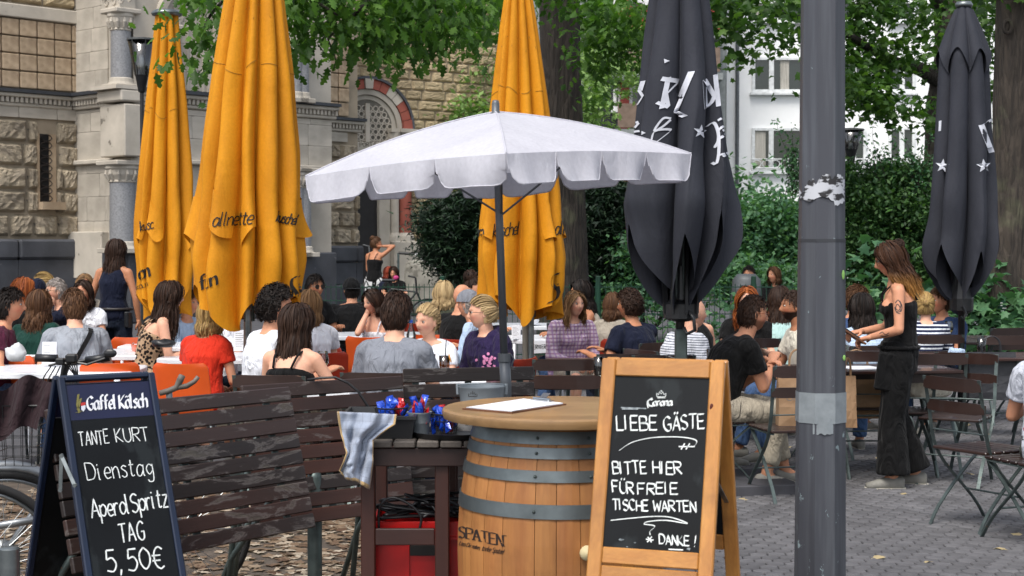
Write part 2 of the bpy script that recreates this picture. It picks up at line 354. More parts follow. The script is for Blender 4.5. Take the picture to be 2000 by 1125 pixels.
def smoothpoly(p, k=5):
    if len(p) < 3: return p
    q = [2*p[0]-p[1]]+p+[2*p[-1]-p[-2]]; o = []
    for i in range(1, len(q)-2):
        for j in range(k):
            t = j/k; o.append(.5*((2*q[i])+(-q[i-1]+q[i+1])*t+(2*q[i-1]-5*q[i]+4*q[i+1]-q[i+2])*t*t+(-q[i-1]+3*q[i]-3*q[i+1]+q[i+2])*t**3))
    o.append(p[-1]); return o
def glyph(ch):
    out = []; w = 1.6
    for st in GL[ch].split(';'):
        if not st: continue
        sm = st.startswith('~'); pts = [Vector(tuple(map(float, q.split(',')))) for q in st.lstrip('~').split()]
        w = max(w, max(q.x for q in pts)); out.append(smoothpoly(pts) if sm else pts)
    return out, (w if ch not in ' ' else 1.6)
def text_px(s, p0, p1, h, slant=0, jit=.0, gap=1.0, up=None):
    """polylines in photo pixels for s written from p0 to p1 (baseline), cap height h"""
    p0, p1 = Vector(p0), Vector(p1); tot = sum(glyph(c)[1]+gap for c in s)-gap; d = p1-p0; L = d.length; ex = d/L; k = L/tot
    ey = Vector(up) if up else Vector((ex.y, -ex.x)); ky = h/6; out = []; x = 0
    for c in s:
        g, w = glyph(c); jy = random.uniform(-jit, jit); jr = random.uniform(-jit, jit)*.25
        for poly in g: out.append([p0+ex*k*(x+q.x+(slant+jr)*q.y)+ey*ky*(q.y+jy) for q in poly])
        x += w+gap
    return out
def ribbon(mb, polys, w, mapfn, nib=None, step=3.0, wob=0):
    for poly in polys:
        pts = [poly[0]]
        for a, b in zip(poly, poly[1:]):
            n = max(1, int((b-a).length/step))
            pts += [a.lerp(b, (i+1)/n) for i in range(n)]
        if len(pts) < 2: continue
        L = []; R = []
        for i, p in enumerate(pts):
            t = pts[min(i+1, len(pts)-1)]-pts[max(i-1, 0)]
            if t.length < 1e-6: t = Vector((1, 0))
            t.normalize(); nrm = Vector((-t.y, t.x)); ww = w*(1+random.uniform(-wob, wob))
            if nib is not None:
                nv = Vector((math.cos(nib), -math.sin(nib))); o = nv*ww/2 + nrm*ww*.09*(1 if nrm.dot(nv) > 0 else -1)
                if nrm.dot(nv) < 0: o = -o
            else: o = nrm*ww/2
            L.append(mapfn(p+o)); R.append(mapfn(p-o))
        vs = []; fs = []; ok = []
        for a, b in zip(L, R):
            ok.append(a is not None and b is not None); vs += [a or Vector(), b or Vector()]
        for i in range(len(pts)-1):
            if ok[i] and ok[i+1] and (vs[2*i]-vs[2*i+2]).length < .15: fs.append((2*i, 2*i+2, 2*i+3, 2*i+1))
        mb.add(vs, fs)
def starpoly(cx, cy, r, rot=0):
    return [(cx+(r if k % 2 == 0 else r*.4)*math.sin(rot+PI*k/5), cy-(r if k % 2 == 0 else r*.4)*math.cos(rot+PI*k/5)) for k in range(10)]
def fillpoly(mb, poly, mapfn):
    c = Vector((sum(p[0] for p in poly)/len(poly), sum(p[1] for p in poly)/len(poly))); vs = [mapfn(c)]+[mapfn(Vector(p)) for p in poly]
    if any(v is None for v in vs): return
    n = len(poly); mb.add(vs, [(0, 1+i, 1+(i+1) % n) for i in range(n)])
# ================================================================== SETTING
def struct(name, me, parent=None, **k):
    o = link(name, me, parent, **k)
    if parent is None: o['kind'] = 'structure'
    return o
asphalt = M('asphalt', '#4c4c50', .9, 0, '#3c3c40', 3, bs=.4, bscale=300, bdist=.003, spots=(60, .66, '#777573'))
soilm = M('soil', '#5a5046', .95, 0, '#3c342c', 5, bs=.6, bscale=120, bdist=.01)
paverm = M('paver_stone', '#605f61', .88, 0, '#4a494b', 2.2, bs=.35, bscale=260, bdist=.002, objvar=.18, island=.2, spots=(70, .68, '#777572'))
jointm = M('joint_sand', '#333130', .95, 0, '#47433e', 20)
mb = MB(); mb.add([(-250, -30, 0), (250, -30, 0), (250, 350, 0), (-250, 350, 0)], [(0, 1, 2, 3)])
ground = struct('ground', mb.mesh('ground', asphalt))
mb = MB(); mb.add([(-1.2, 6.2, .004), (7.5, 6.2, .004), (9.5, 17.5, .004), (-1.2, 17.5, .004)], [(0, 1, 2, 3)])
pave = struct('pavement', mb.mesh('pavement', jointm))
# soil strip under the stacked benches
def blob(mb, cx, cy, rx, ry, z, n=40, j=.12):
    vs = [(cx, cy, z)]+[(cx+rx*math.cos(a)*(1+j*math.sin(3*a+1)+j*.6*math.sin(7*a)), cy+ry*math.sin(a)*(1+j*math.sin(4*a)), z) for a in [2*PI*k/n for k in range(n)]]
    mb.add(vs, [(0, 1+i, 1+(i+1) % n) for i in range(n)])
mb = MB(); blob(mb, -2.2, 8.0, 2.7, 2.9, .009)
soil = struct('soil_bed', mb.mesh('soil_bed', soilm))
# pavers: small six-sided setts
def hexpaver(s, h=.012):
    mb = MB(); vs = []
    for (r, z) in ((.97, 0), (.97, h*.6), (.86, h)):
        for k in range(6):
            a = PI/6+k*PI/3; vs.append((s*r*math.cos(a)*1.0, s*r*math.sin(a)*1.0, z))
    fs = [(i*6+k, i*6+(k+1) % 6, (i+1)*6+(k+1) % 6, (i+1)*6+k) for i in range(2) for k in range(6)]+[tuple(12+k for k in range(6))]
    mb.add(vs, fs); return mb
PS = .052
pmeshes = []
for q in range(3): pmeshes.append(hexpaver(PS).mesh('paver', paverm))
cands = []
dx = PS*math.sqrt(3)*1.03; dy = PS*1.5*1.04
for j in range(int((17.3-6.4)/dy)):
    Y = 6.4+j*dy
    for i in range(int(8.6/dx)):
        X = -1.1+i*dx+(dx/2 if j % 2 else 0)
        if X > (Y*.335)+.25 or ((X+2.2)/2.75)**2+((Y-8)/2.95)**2 < 1: continue
        cands.append((X, Y, 4+random.random()*.0))
vis = [c for c in cands if c[0] > 1.05+.0*c[1] and c[1] > 7.75 and not (1.3 < c[0]/c[1]*6.5 < 1.36)]
vis.sort(key=lambda c: c[1])
sel = set(vis[:295])
for c in vis[:295]:
    o = link('paver', random.choice(pmeshes), pave, (c[0], c[1], .005+random.uniform(0, .003))); o.rotation_euler = (random.uniform(-.02, .02), random.uniform(-.02, .02), random.choice([0, 1, 2])*PI/3)
rest = [c for c in cands if c not in sel]
base = hexpaver(PS); bv = np.array(base.v); qf = np.array([f for f in base.f if len(f) == 4]); top = base.f[-1]
qf = np.vstack([qf, [[top[0], top[1], top[2], top[3]], [top[0], top[3], top[4], top[5]]]])
R_ = np.array([(c[0], c[1], .005+random.uniform(0, .003)) for c in rest]); tl = RNG.uniform(-.025, .025, (len(R_), 2))
V = bv[None]+R_[:, None, :]; V[:, :, 2] += bv[None, :, 0]*tl[:, :1]+bv[None, :, 1]*tl[:, 1:]
FF = (qf[None]+(np.arange(len(R_))*len(bv))[:, None, None]).reshape(-1, 4)
link('paving_field', npmesh('paving_field', V.reshape(-1, 3), FF, paverm), pave, kind='stuff')
# ---------------------------------------------------------------- church
stA = M('rock_faced_stone', '#b5a78f', .92, 0, '#8f8474', 1.6, bs=1.0, bscale=12, bdist=.05, objvar=.22, spots=(3.2, .66, '#5b564e'))
stB = M('rock_faced_ochre', '#c2af8c', .92, 0, '#a19072', 1.8, bs=1.0, bscale=14, bdist=.04, objvar=.2, island=.15, spots=(2.5, .7, '#6b6355'))
ash = M('ashlar_sandstone', '#bdb5a8', .88, 0, '#a19a8e', 1.2, bs=.4, bscale=30, bdist=.01, objvar=.1, spots=(2.3, .66, '#6d675e'))
warm = M('warm_sandstone', '#b39e84', .9, 0, '#948068', 2.5, bs=.7, bscale=45, bdist=.012, objvar=.12)
mortar = M('mortar', '#a39581', .95, 0, '#857a69', 2, bs=.3)
slate = M('basalt_plinth', '#4a4c52', .7, 0, '#37393e', 1.5, bs=.4, bscale=25, bdist=.01, spots=(5, .68, '#66676a'), objvar=.1)
granite = M('granite_column', '#8b8c8e', .6, 0, '#727376', 30, bs=.1)
lead = M('lead_flashing', '#3d4046', .6, .2)
redst = M('red_sandstone', '#8d4a3e', .85, 0, '#a35c4c', 3, bs=.3)
dkwood = M('dark_door', '#1f1c1c', .6)
voidm = M('dark_interior', '#131313', .8)
def nrockmesh(name, m, seed, amp=.13):
    """one rough block, 1 x 1, bulging out along -y"""
    rg = random.Random(seed); nx, nz = 9, 7; vs = []
    for j in range(nz+1):
        for i in range(nx+1):
            x = i/nx-.5; z = j/nz-.5; e = min(1, 4.2*min(.5-abs(x), .5-abs(z))*1.2)
            vs.append((x, -(.22*(e > 0)+amp*e**.6*1.5*(.75+.5*noise.noise(Vector((x*4+seed, z*4, seed)))+rg.uniform(-.35, .35)) if e > 0 else 0), z+ (rg.uniform(-.025, .025) if 0 < i < nx and 0 < j < nz else 0)))
    fs = [(j*(nx+1)+i, j*(nx+1)+i+1, (j+1)*(nx+1)+i+1, (j+1)*(nx+1)+i) for j in range(nz) for i in range(nx)]
    mb = MB(); mb.add(vs, fs); return mb.mesh(name, m)
church = thing('church_building', 'old church of rough tan stone blocks with dark plinth behind the terrace', 'church', (-9.4, 34.2, 0))
class Wall:
    def __init__(s, p, d):
        s.p = Vector((p[0], p[1], 0)); s.d = Vector((d[0], d[1], 0)).normalized(); s.n = Vector((s.d.y, -s.d.x, 0)); s.a = math.atan2(s.d.y, s.d.x)
        s.R = Matrix.Rotation(s.a, 3, 'Z')
    def w(s, u, z, o=0): return s.p+s.d*u+s.n*o+Vector((0, 0, z))
    def u(s, px):
        r = ray(px, 480); k = r.x/r.y; return (k*s.p.y-s.p.x)/(s.d.x-k*s.d.y)
    def z(s, px, py):
        u = s.u(px); return pt(px, py, s.w(u, 0).y).z
    def box(s, mb, u0, u1, z0, z1, o0, o1, bev=0): return mb.box(s.w((u0+u1)/2, (z0+z1)/2, (o0+o1)/2), (abs(u1-u0), abs(o1-o0), z1-z0), s.R, bev=bev)
    def place(s, me, name, u, z, o, sx, sy, sz, parent=church, rz=0):
        ob = link(name, me, parent); q = s.w(u, z, o)-parent.location
        ob.location = q; ob.rotation_euler = (0, 0, s.a+rz); ob.scale = (sx, sy, sz); return ob
dA = Vector((.68, .73, 0)); dB = Vector((.73, -.68, 0))
pB = Vector((-9.38, 34.2, 0)); WA = Wall(pB-dA*9, dA); WB = Wall(pB, dB)
LB = 2.2; pC = pB+dB*LB; WD = Wall(pC, dA); LD = 5.3; pE = pC+dA*LD
WC = Wall((-5.35, 39.4), dA); WE = Wall((-4.75, 41.8), (.85, .53))
rocks = [nrockmesh('stone', stA, k) for k in range(6)]; rocksO = [nrockmesh('stone', stB, 20+k, .09) for k in range(6)]
blockme = MB().box((0, 0, 0), (1, 1, 1), bev=.03).mesh('ashlar_block', ash)
blockw = MB().box((0, 0, 0), (1, 1, 1), bev=.05).mesh('warm_panel', warm)
def wallcore(W_, L, H, name='wall', m=mortar, th=.8, u0=0):
    mb = MB(); W_.box(mb, u0, L, 0, H, -th, 0); mb.build(name, m, church, world=True)
wallcore(WA, 9, 12); wallcore(WB, LB, 12, m=ash); wallcore(WD, LD, 12, m=ash); wallcore(WC, WC.u(699), 12, u0=-2.5); wallcore(WE, 6.3, 14, u0=-2)
mb = MB(); a_, b_ = pE, WE.w(6.3, 0); Wside = Wall(b_, (-.53, .85)); mb.box(Wside.w(3, 7, -.45), (6, .8, 14), Wside.R); mb.build('wall', mortar, church, world=True)
CZ = 4.78  # cornice
def rustic(W_, u0, u1, z0, z1, ch, bw, cnt, meshes, mat_o=0, holes=(), dep=.35, rowj=0):
    nr = max(1, round((z1-z0)/ch)); h = (z1-z0)/nr; left = []
    for r in range(nr):
        u = u0-(bw*.5 if (r+rowj) % 2 else 0)
        while u < u1:
            w = bw*random.uniform(.62, 1.2); a, b = max(u, u0), min(u+w, u1); u += w
            zc = z0+(r+.5)*h
            segs = [(a, b)]
            for (hu0, hu1, hz0, hz1) in holes:
                if zc+h*.4 > hz0 and zc-h*.4 < hz1:
                    ns = []
                    for (s0, s1) in segs:
                        if s1 <= hu0 or s0 >= hu1: ns.append((s0, s1))
                        else:
                            if s0 < hu0: ns.append((s0, hu0))
                            if s1 > hu1: ns.append((hu1, s1))
                    segs = ns
            for (s0, s1) in segs:
                if s1-s0 > .12: left.append(((s0+s1)/2, zc, s1-s0-.035, h-.035))
    for (uc, zc, w, h2) in left:
        W_.place(random.choice(meshes), 'stone', uc, zc, mat_o, w*(-1 if random.random() < .5 else 1), dep, h2*(1))
    return len(left)
# wall A: plinth, rock-faced zone with slit window, plain band, dentil cornice, panel grid
uA0 = 2.6
slit = (WA.u(74), WA.u(107), WA.z(90, 395), WA.z(90, 262))
n1 = rustic(WA, uA0, 9, 1.78, 4.25, .5, .74, 0, rocks, 0, [(slit[0]-.02, slit[1]+.02, slit[2]-.02, slit[3]+.02)])
mb = MB(); WA.box(mb, slit[0], slit[1], slit[2], slit[3], -.02, .02); mb.build('window_recess', voidm, church, world=True)
fr = MB(); WA.box(fr, slit[0]-.06, slit[0]+.0, slit[2], slit[3], .0, .1); WA.box(fr, slit[1]-.14, slit[1]+.02, slit[2], slit[3], .0, .05); WA.box(fr, slit[0]-.05, slit[1]+.1, slit[2]-.16, slit[2], 0, .3)
sw = fr.build('window_surround', warm, church, world=True)
gr_ = MB()
for k in range(9):
    zz = slit[2]+(k+.5)*(slit[3]-slit[2])/9; gr_.tube([WA.w(slit[0]+.08+.14*math.cos(a)+.1, zz+.07*math.sin(a), .05) for a in np.linspace(0, 2*PI, 9)[:-1]], .012, 5, closed=True)
gr_.build('window_grille', M('iron', '#2b2422', .6, .3), church, world=True)
def cornice(W_, u0, u1, z, dent=True):
    mb = MB(); W_.box(mb, u0, u1, z, z+.07, 0, .26); mb.build('cornice_flashing', lead, church, world=True)
    mb = MB(); W_.box(mb, u0, u1, z-.09, z-.002, 0, .2, bev=.02); W_.box(mb, u0, u1, z-.28, z-.2, 0, .1, bev=.02)
    u = u0+.03
    while dent and u < u1-.05: W_.box(mb, u, u+.06, z-.198, z-.092, 0, .15); u += .11
    mb.build('dentil_cornice', ash, church, world=True)
cornice(WA, 2.4, 8.85, CZ); cornice(WB, -.12, LB+.1, CZ+.0); cornice(WD, -.1, LD+.1, CZ)
u = 2.6
while u < 8.9:
    w = min(random.uniform(.7, 1.0), 9-u); WA.place(blockme, 'ashlar_block', u+w/2, 4.39, 0, w-.012, .12, .23); u += w
# panel grid above the cornice
zz = CZ+.1
for r in range(4):
    h = .36; u = 2.7
    while u < 8.95:
        w = .41; WA.place(blockw, 'warm_panel', u+w/2, zz+h/2, .02, w-.03, .12+random.uniform(0, .03), h-.03); u += w
    zz += h
mb = MB(); WA.box(mb, 2.4, 9, zz+.02, zz+.3, 0, .12, bev=.02); mb.build('string_course', ash, church, world=True); zz += .33
n2 = rustic(WA, uA0, 9, zz, zz+1.6, .4, .7, 0, rocksO)
def plinth(W_, u0, u1, zt=1.74):
    u = u0
    while u < u1:
        w = min(random.uniform(.9, 1.4), u1-u)
        mb = MB(); W_.box(mb, u+.004, u+w-.004, zt-.42, zt, -.1, .30, bev=.05); mb.build('plinth_block', slate, church, world=True)
        mb = MB(); W_.box(mb, u+.004, u+w-.004, .62, zt-.43, -.1, .24, bev=.01); mb.build('plinth_block', slate, church, world=True)
        mb = MB(); W_.box(mb, u+.004, u+w-.004, 0, .61, -.1, .4, bev=.06); mb.build('plinth_block', slate, church, world=True)
        u += w
plinth(WA, 2.4, 8.9); plinth(WC, -.6, 2.0, 1.6)
# pavilion B in ashlar
def ashlar(W_, u0, u1, z0, z1, ch=.45, bw=.8, o=0, off=0):
    r = 0; z = z0
    while z < z1-.05:
        h = min(ch*random.uniform(.75, 1.2), z1-z); u = u0-(.35 if r % 2 else 0)
        while u < u1:
            w = bw*random.uniform(.7, 1.25); a, b = max(u, u0), min(u+w, u1); u += w
            if b-a > .08: W_.place(blockme, 'ashlar_block', (a+b)/2, z+h/2, o, b-a-.008, .06+random.uniform(0, .008), h-.008)
        z += h; r += 1
ashlar(WB, 0, 1.35, .9, 3.32); ashlar(WB, 0, LB, 3.42, CZ-.3, .5, 1.1); ashlar(WB, 0, 1.3, CZ+.1, 9, .5, .9)
ashlar(WD, .9, 2.6, CZ+.1, 8, .5, .9); ashlar(WD, 0, LD, 3.42, CZ-.3, .5, 1.1)
mb = MB(); WB.box(mb, -.06, LB+.12, 3.32, 3.42, 0, .14, bev=.02); WD.box(mb, -.1, LD+.1, 3.32, 3.42, 0, .14, bev=.02); mb.build('string_course', ash, church, world=True)
mb = MB(); WB.box(mb, 0, LB+.1, 0, 1.55, -.1, .2, bev=.03); WD.box(mb, 0, LD, 0, 1.45, -.1, .2, bev=.03); mb.build('plinth_block', slate, church, world=True)
mb = MB(); WB.box(mb, .0, 1.3, 0.9, 1.9, .0, .22, bev=.02); mb.build('plinth_block', ash, church, world=True)
# inscription panel
ins = MB(); z0i = WB.z(217, 230); WB.box(ins, WB.u(201)+0, WB.u(238), WB.z(217, 232), WB.z(217, 196), 0.02, .055); ip = ins.build('inscription_panel', ash, church, world=True)
n_ = WB.n; p_ = WB.w(0, 0, .062); tm = MB()
for s_, y_ in (('ERBAUET', 212), ('BLENDER', 227)):
    ribbon(tm, text_px(s_, (203, y_), (237, y_-2), 9), 1.5, lambda q: onplane(q.x, q.y, p_, n_))
tm.build('carved_letters', M('carved_shadow', '#6f675b', .9), church, world=True)
def column(W_, u, z0, z1, r, o=.25, m=granite):
    c = W_.w(u, 0, o); mb = MB(); mb.lathe([(r, z0+.12), (r*1.01, z0+.3), (r*.97, z1-.32)], 18, c); mb.build('column_shaft', m, church, world=True, smooth=True)
    mb = MB(); mb.lathe([(0, z1), (r*1.35, z1), (r*1.35, z1-.07), (r*1.25, z1-.1), (r*1.2, z1-.2), (r*.98, z1-.3), (r*1.06, z1-.34), (r*.97, z1-.36)], 18, c)
    for k in range(12):
        a = k*PI/6; mb.tube([c+Vector((math.cos(a)*r*1.05, math.sin(a)*r*1.05, z1-.3)), c+Vector((math.cos(a)*r*1.3, math.sin(a)*r*1.3, z1-.18)), c+Vector((math.cos(a)*r*1.25, math.sin(a)*r*1.25, z1-.1))], [.03, .035, .02], 6)
    mb.box(c+Vector((0, 0, z1+.04)), (r*2.9, r*2.9, .1), W_.R, bev=.02); mb.build('column_capital', ash, church, world=True)
    mb = MB(); mb.lathe([(r, z0+.14), (r*1.15, z0+.12), (r*1.2, z0+.05), (r*1.3, z0), (0, z0)], 18, c); mb.box(c+Vector((0, 0, z0-.05)), (r*2.8, r*2.8, .1), W_.R, bev=.01); mb.build('column_base', ash, church, world=True)
cu = WB.u(255)
column(WB, cu, 1.55, 3.25, .27, .18); 
mb = MB(); WB.box(mb, cu-.45, LB+.3, 3.42, CZ-.3, 0, .42, bev=.02); WB.box(mb, cu-.5, LB+.3, CZ+.0, CZ+.07, 0, .62); WB.box(mb, cu-.45, LB+.3, CZ-.25, CZ-.01, 0, .5, bev=.03); mb.build('entablature', ash, church, world=True)
column(WB, cu, CZ+.12, 6.35, .21, .2)
mb = MB(); WB.box(mb, cu-.4, LB+.1, 6.42, 6.75, 0, .4, bev=.02); WB.box(mb, cu-.46, LB+.15, 6.75, 6.85, 0, .5, bev=.02)
for k in range(4):
    c = WB.w(cu-.2+k*.28, 6.58, .41); mb.tube([c+WB.d*.07*math.cos(a)+Vector((0, 0, .07*math.sin(a))) for a in np.linspace(0, 2*PI, 9)[:-1]], .015, 5, closed=True)
mb.build('entablature', ash, church, world=True)
for uu in (WD.u(322), WD.u(592)-.15, WD.u(575)-.1):
    column(WD, uu, 1.45, 3.25, .2, .16); column(WD, uu, CZ+.12, 6.1, .16, .16)
# arched tracery window on the pavilion front
ac = WD.u(366); azc = WD.z(366, 45)
mb = MB(); mb2 = MB()
def archband(mb, W_, uc, zc, r0, r1, o0, o1, n=20, zb=None):
    for k in range(n):
        a0, a1 = PI*k/n, PI*(k+1)/n
        P = [W_.w(uc+r*math.cos(a), zc+r*math.sin(a), o) for o in (o0, o1) for (r, a) in ((r0, a0), (r1, a0), (r1, a1), (r0, a1))]
        mb.add(P, [(0, 1, 2, 3), (7, 6, 5, 4), (0, 4, 5, 1), (1, 5, 6, 2), (2, 6, 7, 3), (3, 7, 4, 0)])
    if zb is not None:
        W_.box(mb, uc-r1, uc-r0, zb, zc, o0, o1); W_.box(mb, uc+r0, uc+r1, zb, zc, o0, o1)
archband(mb, WD, ac, azc, .62, .78, 0, .16, zb=CZ+.1); archband(mb, WD, ac, azc, .5, .62, 0, .09, zb=CZ+.1); mb.build('arch_moulding', ash, church, world=True)
def halfdisc(mb, W_, uc, zc, r, o, zb):
    P = [W_.w(uc-r, zb, o), W_.w(uc+r, zb, o)]+[W_.w(uc+r*math.cos(PI*k/20), zc+r*math.sin(PI*k/20), o) for k in range(21)]
    mb.add(P, [tuple(range(len(P)))])
mb = MB(); halfdisc(mb, WD, ac, azc, .5, .012, CZ+.1); mb.build('window_pane', M('dark_glass', '#20262a', .15), church, world=True)
mb = MB()
for i in range(-2, 3): WD.box(mb, ac+i*.2-.02, ac+i*.2+.02, CZ+.1, azc+.1, .015, .06)
for r in (.17, .33): archband(mb, WD, ac, azc, r-.03, r, .015, .06, 14)
for k in range(6):
    a = PI*(k+.5)/6; c = (ac+.41*math.cos(a), azc+.41*math.sin(a))
    mb.tube([WD.w(c[0]+.06*math.cos(t), c[1]+.06*math.sin(t), .04) for t in np.linspace(0, 2*PI, 9)[:-1]], .014, 5, closed=True)
mb.build('tracery', ash, church, world=True)
# recessed wall C
rustic(WC, -.4, WC.u(699), 1.62, 3.35, .44, .6, 0, rocks); cornice(WC, -.5, WC.u(699)+.1, CZ)
rustic(WC, -.4, WC.u(699), 3.4, 4.2, .4, .5, 0, rocks)
for k in range(3): WC.place(blockme, 'ashlar_block', -.1+k*.7, 4.36, 0, .68, .12, .24)
for r in range(5):
    for k in range(6): WC.place(blockw, 'warm_panel', -.3+k*.36, CZ+.28+r*.36, .02, .33, .12+random.uniform(0, .04), .33)
# tower E with portal
ec = WE.u(716); ezc = WE.z(716, 250); ro = ec and (WE.u(800)-ec)
tw0, tw1 = WE.u(640), 6.28
holes = [(ec-ro-.02, ec+ro+.02, 0, ezc)]
nr = 34; hh = (10.6-1.55)/nr; cnt = 0; reststones = MB()
for r in range(nr):
    zc = 1.55+(r+.5)*hh; u = tw0-(.2 if r % 2 else 0)
    while u < tw1:
        w = random.uniform(.38, .8); a, b = max(u, tw0), min(u+w, tw1); u += w
        dz = zc+hh/2-ezc if zc > ezc else 0
        if zc < ezc: cut = ro
        else: cut = math.sqrt(max(0, (ro)**2-max(0, zc-ezc)**2)) if zc-ezc < ro else 0
        segs = [(a, b)] if not cut else [(a, min(b, ec-cut)), (max(a, ec+cut), b)]
        for (s0, s1) in segs:
            if s1-s0 > .1 and cnt < 290: WE.place(random.choice(rocksO), 'tower_stone', (s0+s1)/2, zc, 0, (s1-s0-.02)*random.choice([1, -1]), .22, hh-.02); cnt += 1
for k in range(15):
    a0, a1 = PI*k/15+.006, PI*(k+1)/15-.006; mb = MB()
    P = [WE.w(ec+r*math.cos(a), ezc+r*math.sin(a), o) for o in (0, .14+(.06 if k % 7 == 0 or k == 7 else 0)) for (r, a) in ((ro*.8, a0), (ro, a0), (ro, a1), (ro*.8, a1))]
    mb.add(P, [(0, 1, 2, 3), (7, 6, 5, 4), (0, 4, 5, 1), (1, 5, 6, 2), (2, 6, 7, 3), (3, 7, 4, 0)]); mb.build('arch_stone', ash if k in (3, 4, 7, 10, 11) else redst, church, world=True)
mb = MB(); archband(mb, WE, ec, ezc, ro*1.0, ro*1.05, 0, .2, 24); mb.build('arch_hood', slate, church, world=True)
mb = MB(); archband(mb, WE, ec, ezc, ro*.68, ro*.79, -.05, .1, 24); archband(mb, WE, ec, ezc, ro*.58, ro*.67, -.05, .04, 24); mb.build('arch_moulding', ash, church, world=True)
mb = MB(); halfdisc(mb, WE, ec, ezc, ro*.57, .03, ezc-.35); mb.build('tympanum', M('tracery_void', '#6b675e', .9), church, world=True)
mb = MB(); g = .17
for i in range(-5, 6):
    for j in range(-2, 6):
        cu_, cz_ = ec+i*g+(g/2 if j % 2 else 0), ezc-.3+j*g*.9+.05
        if math.hypot(cu_-ec, max(0, cz_-ezc)) < ro*.54:
            mb.tube([WE.w(cu_+.075*math.cos(t), cz_+.075*math.sin(t), .045) for t in np.linspace(0, 2*PI, 9)[:-1]], .018, 5, closed=True)
for i in (-.03, ): WE.box(mb, ec-.06, ec+.06, ezc-.4, ezc+ro*.5, .03, .1)
mb.build('tracery', ash, church, world=True)
mb = MB(); WE.box(mb, ec-ro, ec+ro, ezc-.75, ezc-.38, 0, .1, bev=.02); mb.build('door_lintel', ash, church, world=True)
tm = MB(); p2 = WE.w(0, 0, .106); ribbon(tm, text_px('PORTA', (703, 287), (735, 285), 8), 1.2, lambda q: onplane(q.x, q.y, p2, WE.n)); tm.build('carved_letters', M('carved_shadow', '#6f675b', .9), church, world=True)
dr = MB(); WE.box(dr, ec-ro*.95, WE.u(735), 0.3, ezc-.76, 0, .05); dd = dr.build('church_door', dkwood, church, world=True)
mb = MB(); WE.box(mb, WE.u(735), WE.u(757), .3, ezc-.76, 0, .18, bev=.02); mb.build('door_jamb', ash, church, world=True)
for px_, m_, r_ in ((766, ash, .12), (787, redst, .17)):
    c = WE.w(WE.u(px_), 0, .14); mb = MB(); mb.lathe([(r_, 1.85), (r_, ezc-.2)], 14, c); mb.build('column_shaft', m_, church, world=True, smooth=True)
    mb = MB(); mb.lathe([(r_*1.5, ezc-.1), (r_*1.4, ezc-.3), (r_, ezc-.45), (0, ezc-.1)][:3], 14, c); mb.box(c+Vector((0, 0, ezc-.05)), (r_*3, r_*3, .1), WE.R); mb.lathe([(r_, 1.95), (r_*1.4, 1.85), (r_*1.5, 1.7)], 14, c); mb.build('column_capital', ash, church, world=True)
mb = MB(); WE.box(mb, WE.u(757), WE.u(806), .3, 1.72, 0, .4, bev=.03); mb.build('plinth_block', ash, church, world=True)
mb = MB(); WE.box(mb, WE.u(806), 6.3, .3, 1.5, 0, .25, bev=.05); WE.box(mb, ec-ro, 6.5, 0, .62, 0, .5, bev=.05); mb.build('plinth_block', M('grey_plinth', '#7a766c', .9, 0, '#5d5a53', 2, bs=.4), church, world=True)
# steps + sloping rail + rounded bastion stone in front of the tower
mb = MB()
for k in range(4): WE.box(mb, ec-ro*1.3, ec+ro*1.5, 0, .36-k*.09, .5+k*.32, .82+k*.32, bev=.01)
mb.build('entrance_step', M('step_stone', '#6f6c66', .9), church, world=True)
bs = thing('stone_bollard_wall', 'low rounded grey stone block beside the church entrance steps', 'stone block', pt(840, 560, 36)*1)
bs.location.z = 0
bb = MB(); x0, x1 = xat(790, 36), xat(883, 36); zt = zat(508, 36)
bb.loft([(Vector((x0+(x1-x0)*t, 36.2, zt*.5)), Vector((0, 1, 0)), Vector((0, 0, 1)), .35*q, zt*.5*q2) for t, q, q2 in ((0, .7, .75), (.04, .9, .93), (.12, 1, 1), (.85, 1, 1), (.95, .85, .85), (1, .5, .6))], 18, ex=4)
bb.build('block', M('bastion_stone', '#8b887e', .9, 0, '#6b6860', 3, bs=.3, spots=(3, .6, '#5a574f')), bs, smooth=True, world=True)
rl = thing('striped_handrail', 'black and white taped handrail sloping down in front of the church', 'handrail', (xat(810, 34), 34, 0))
a, b, c3 = pt(778, 494, 34), pt(812, 496, 34), pt(868, 534, 33); zb1, zb2 = Vector((a.x, a.y, 0)), Vector((c3.x, c3.y, 0))
N = 9; mm = [M('tape_white', '#dcdcdc', .5), M('tape_black', '#1a1a1a', .5)]
for k in range(N):
    mb = MB(); q0, q1 = b.lerp(c3, k/N), b.lerp(c3, (k+1)/N-.005); mb.tube([q0, q1], .035, 8); mb.build('rail_band', mm[k % 2 == 1 and 1 or 0], rl, world=True)
mb = MB(); mb.tube([a, b], .03, 8); mb.build('rail', mm[1], rl, world=True)
mb = MB(); mb.tube([a, zb1], .025, 8); mb.tube([c3, zb2], .025, 8); mb.build('post', chairmetal, rl, world=True)
cb = thing('wall_cable', 'thin pale cable running down the dark church plinth', 'cable', (0, 0, 0)); 
q = [WC.w(WC.u(px), WC.z(px, py), .46) for px, py in ((686, 478), (697, 481), (699, 515), (698, 545), (703, 560))]
cb.location = q[0]; mb = MB(); mb.tube(q, .018, 6); mb.build('cable_run', M('cable_grey', '#9a9a98', .6), cb, world=True)
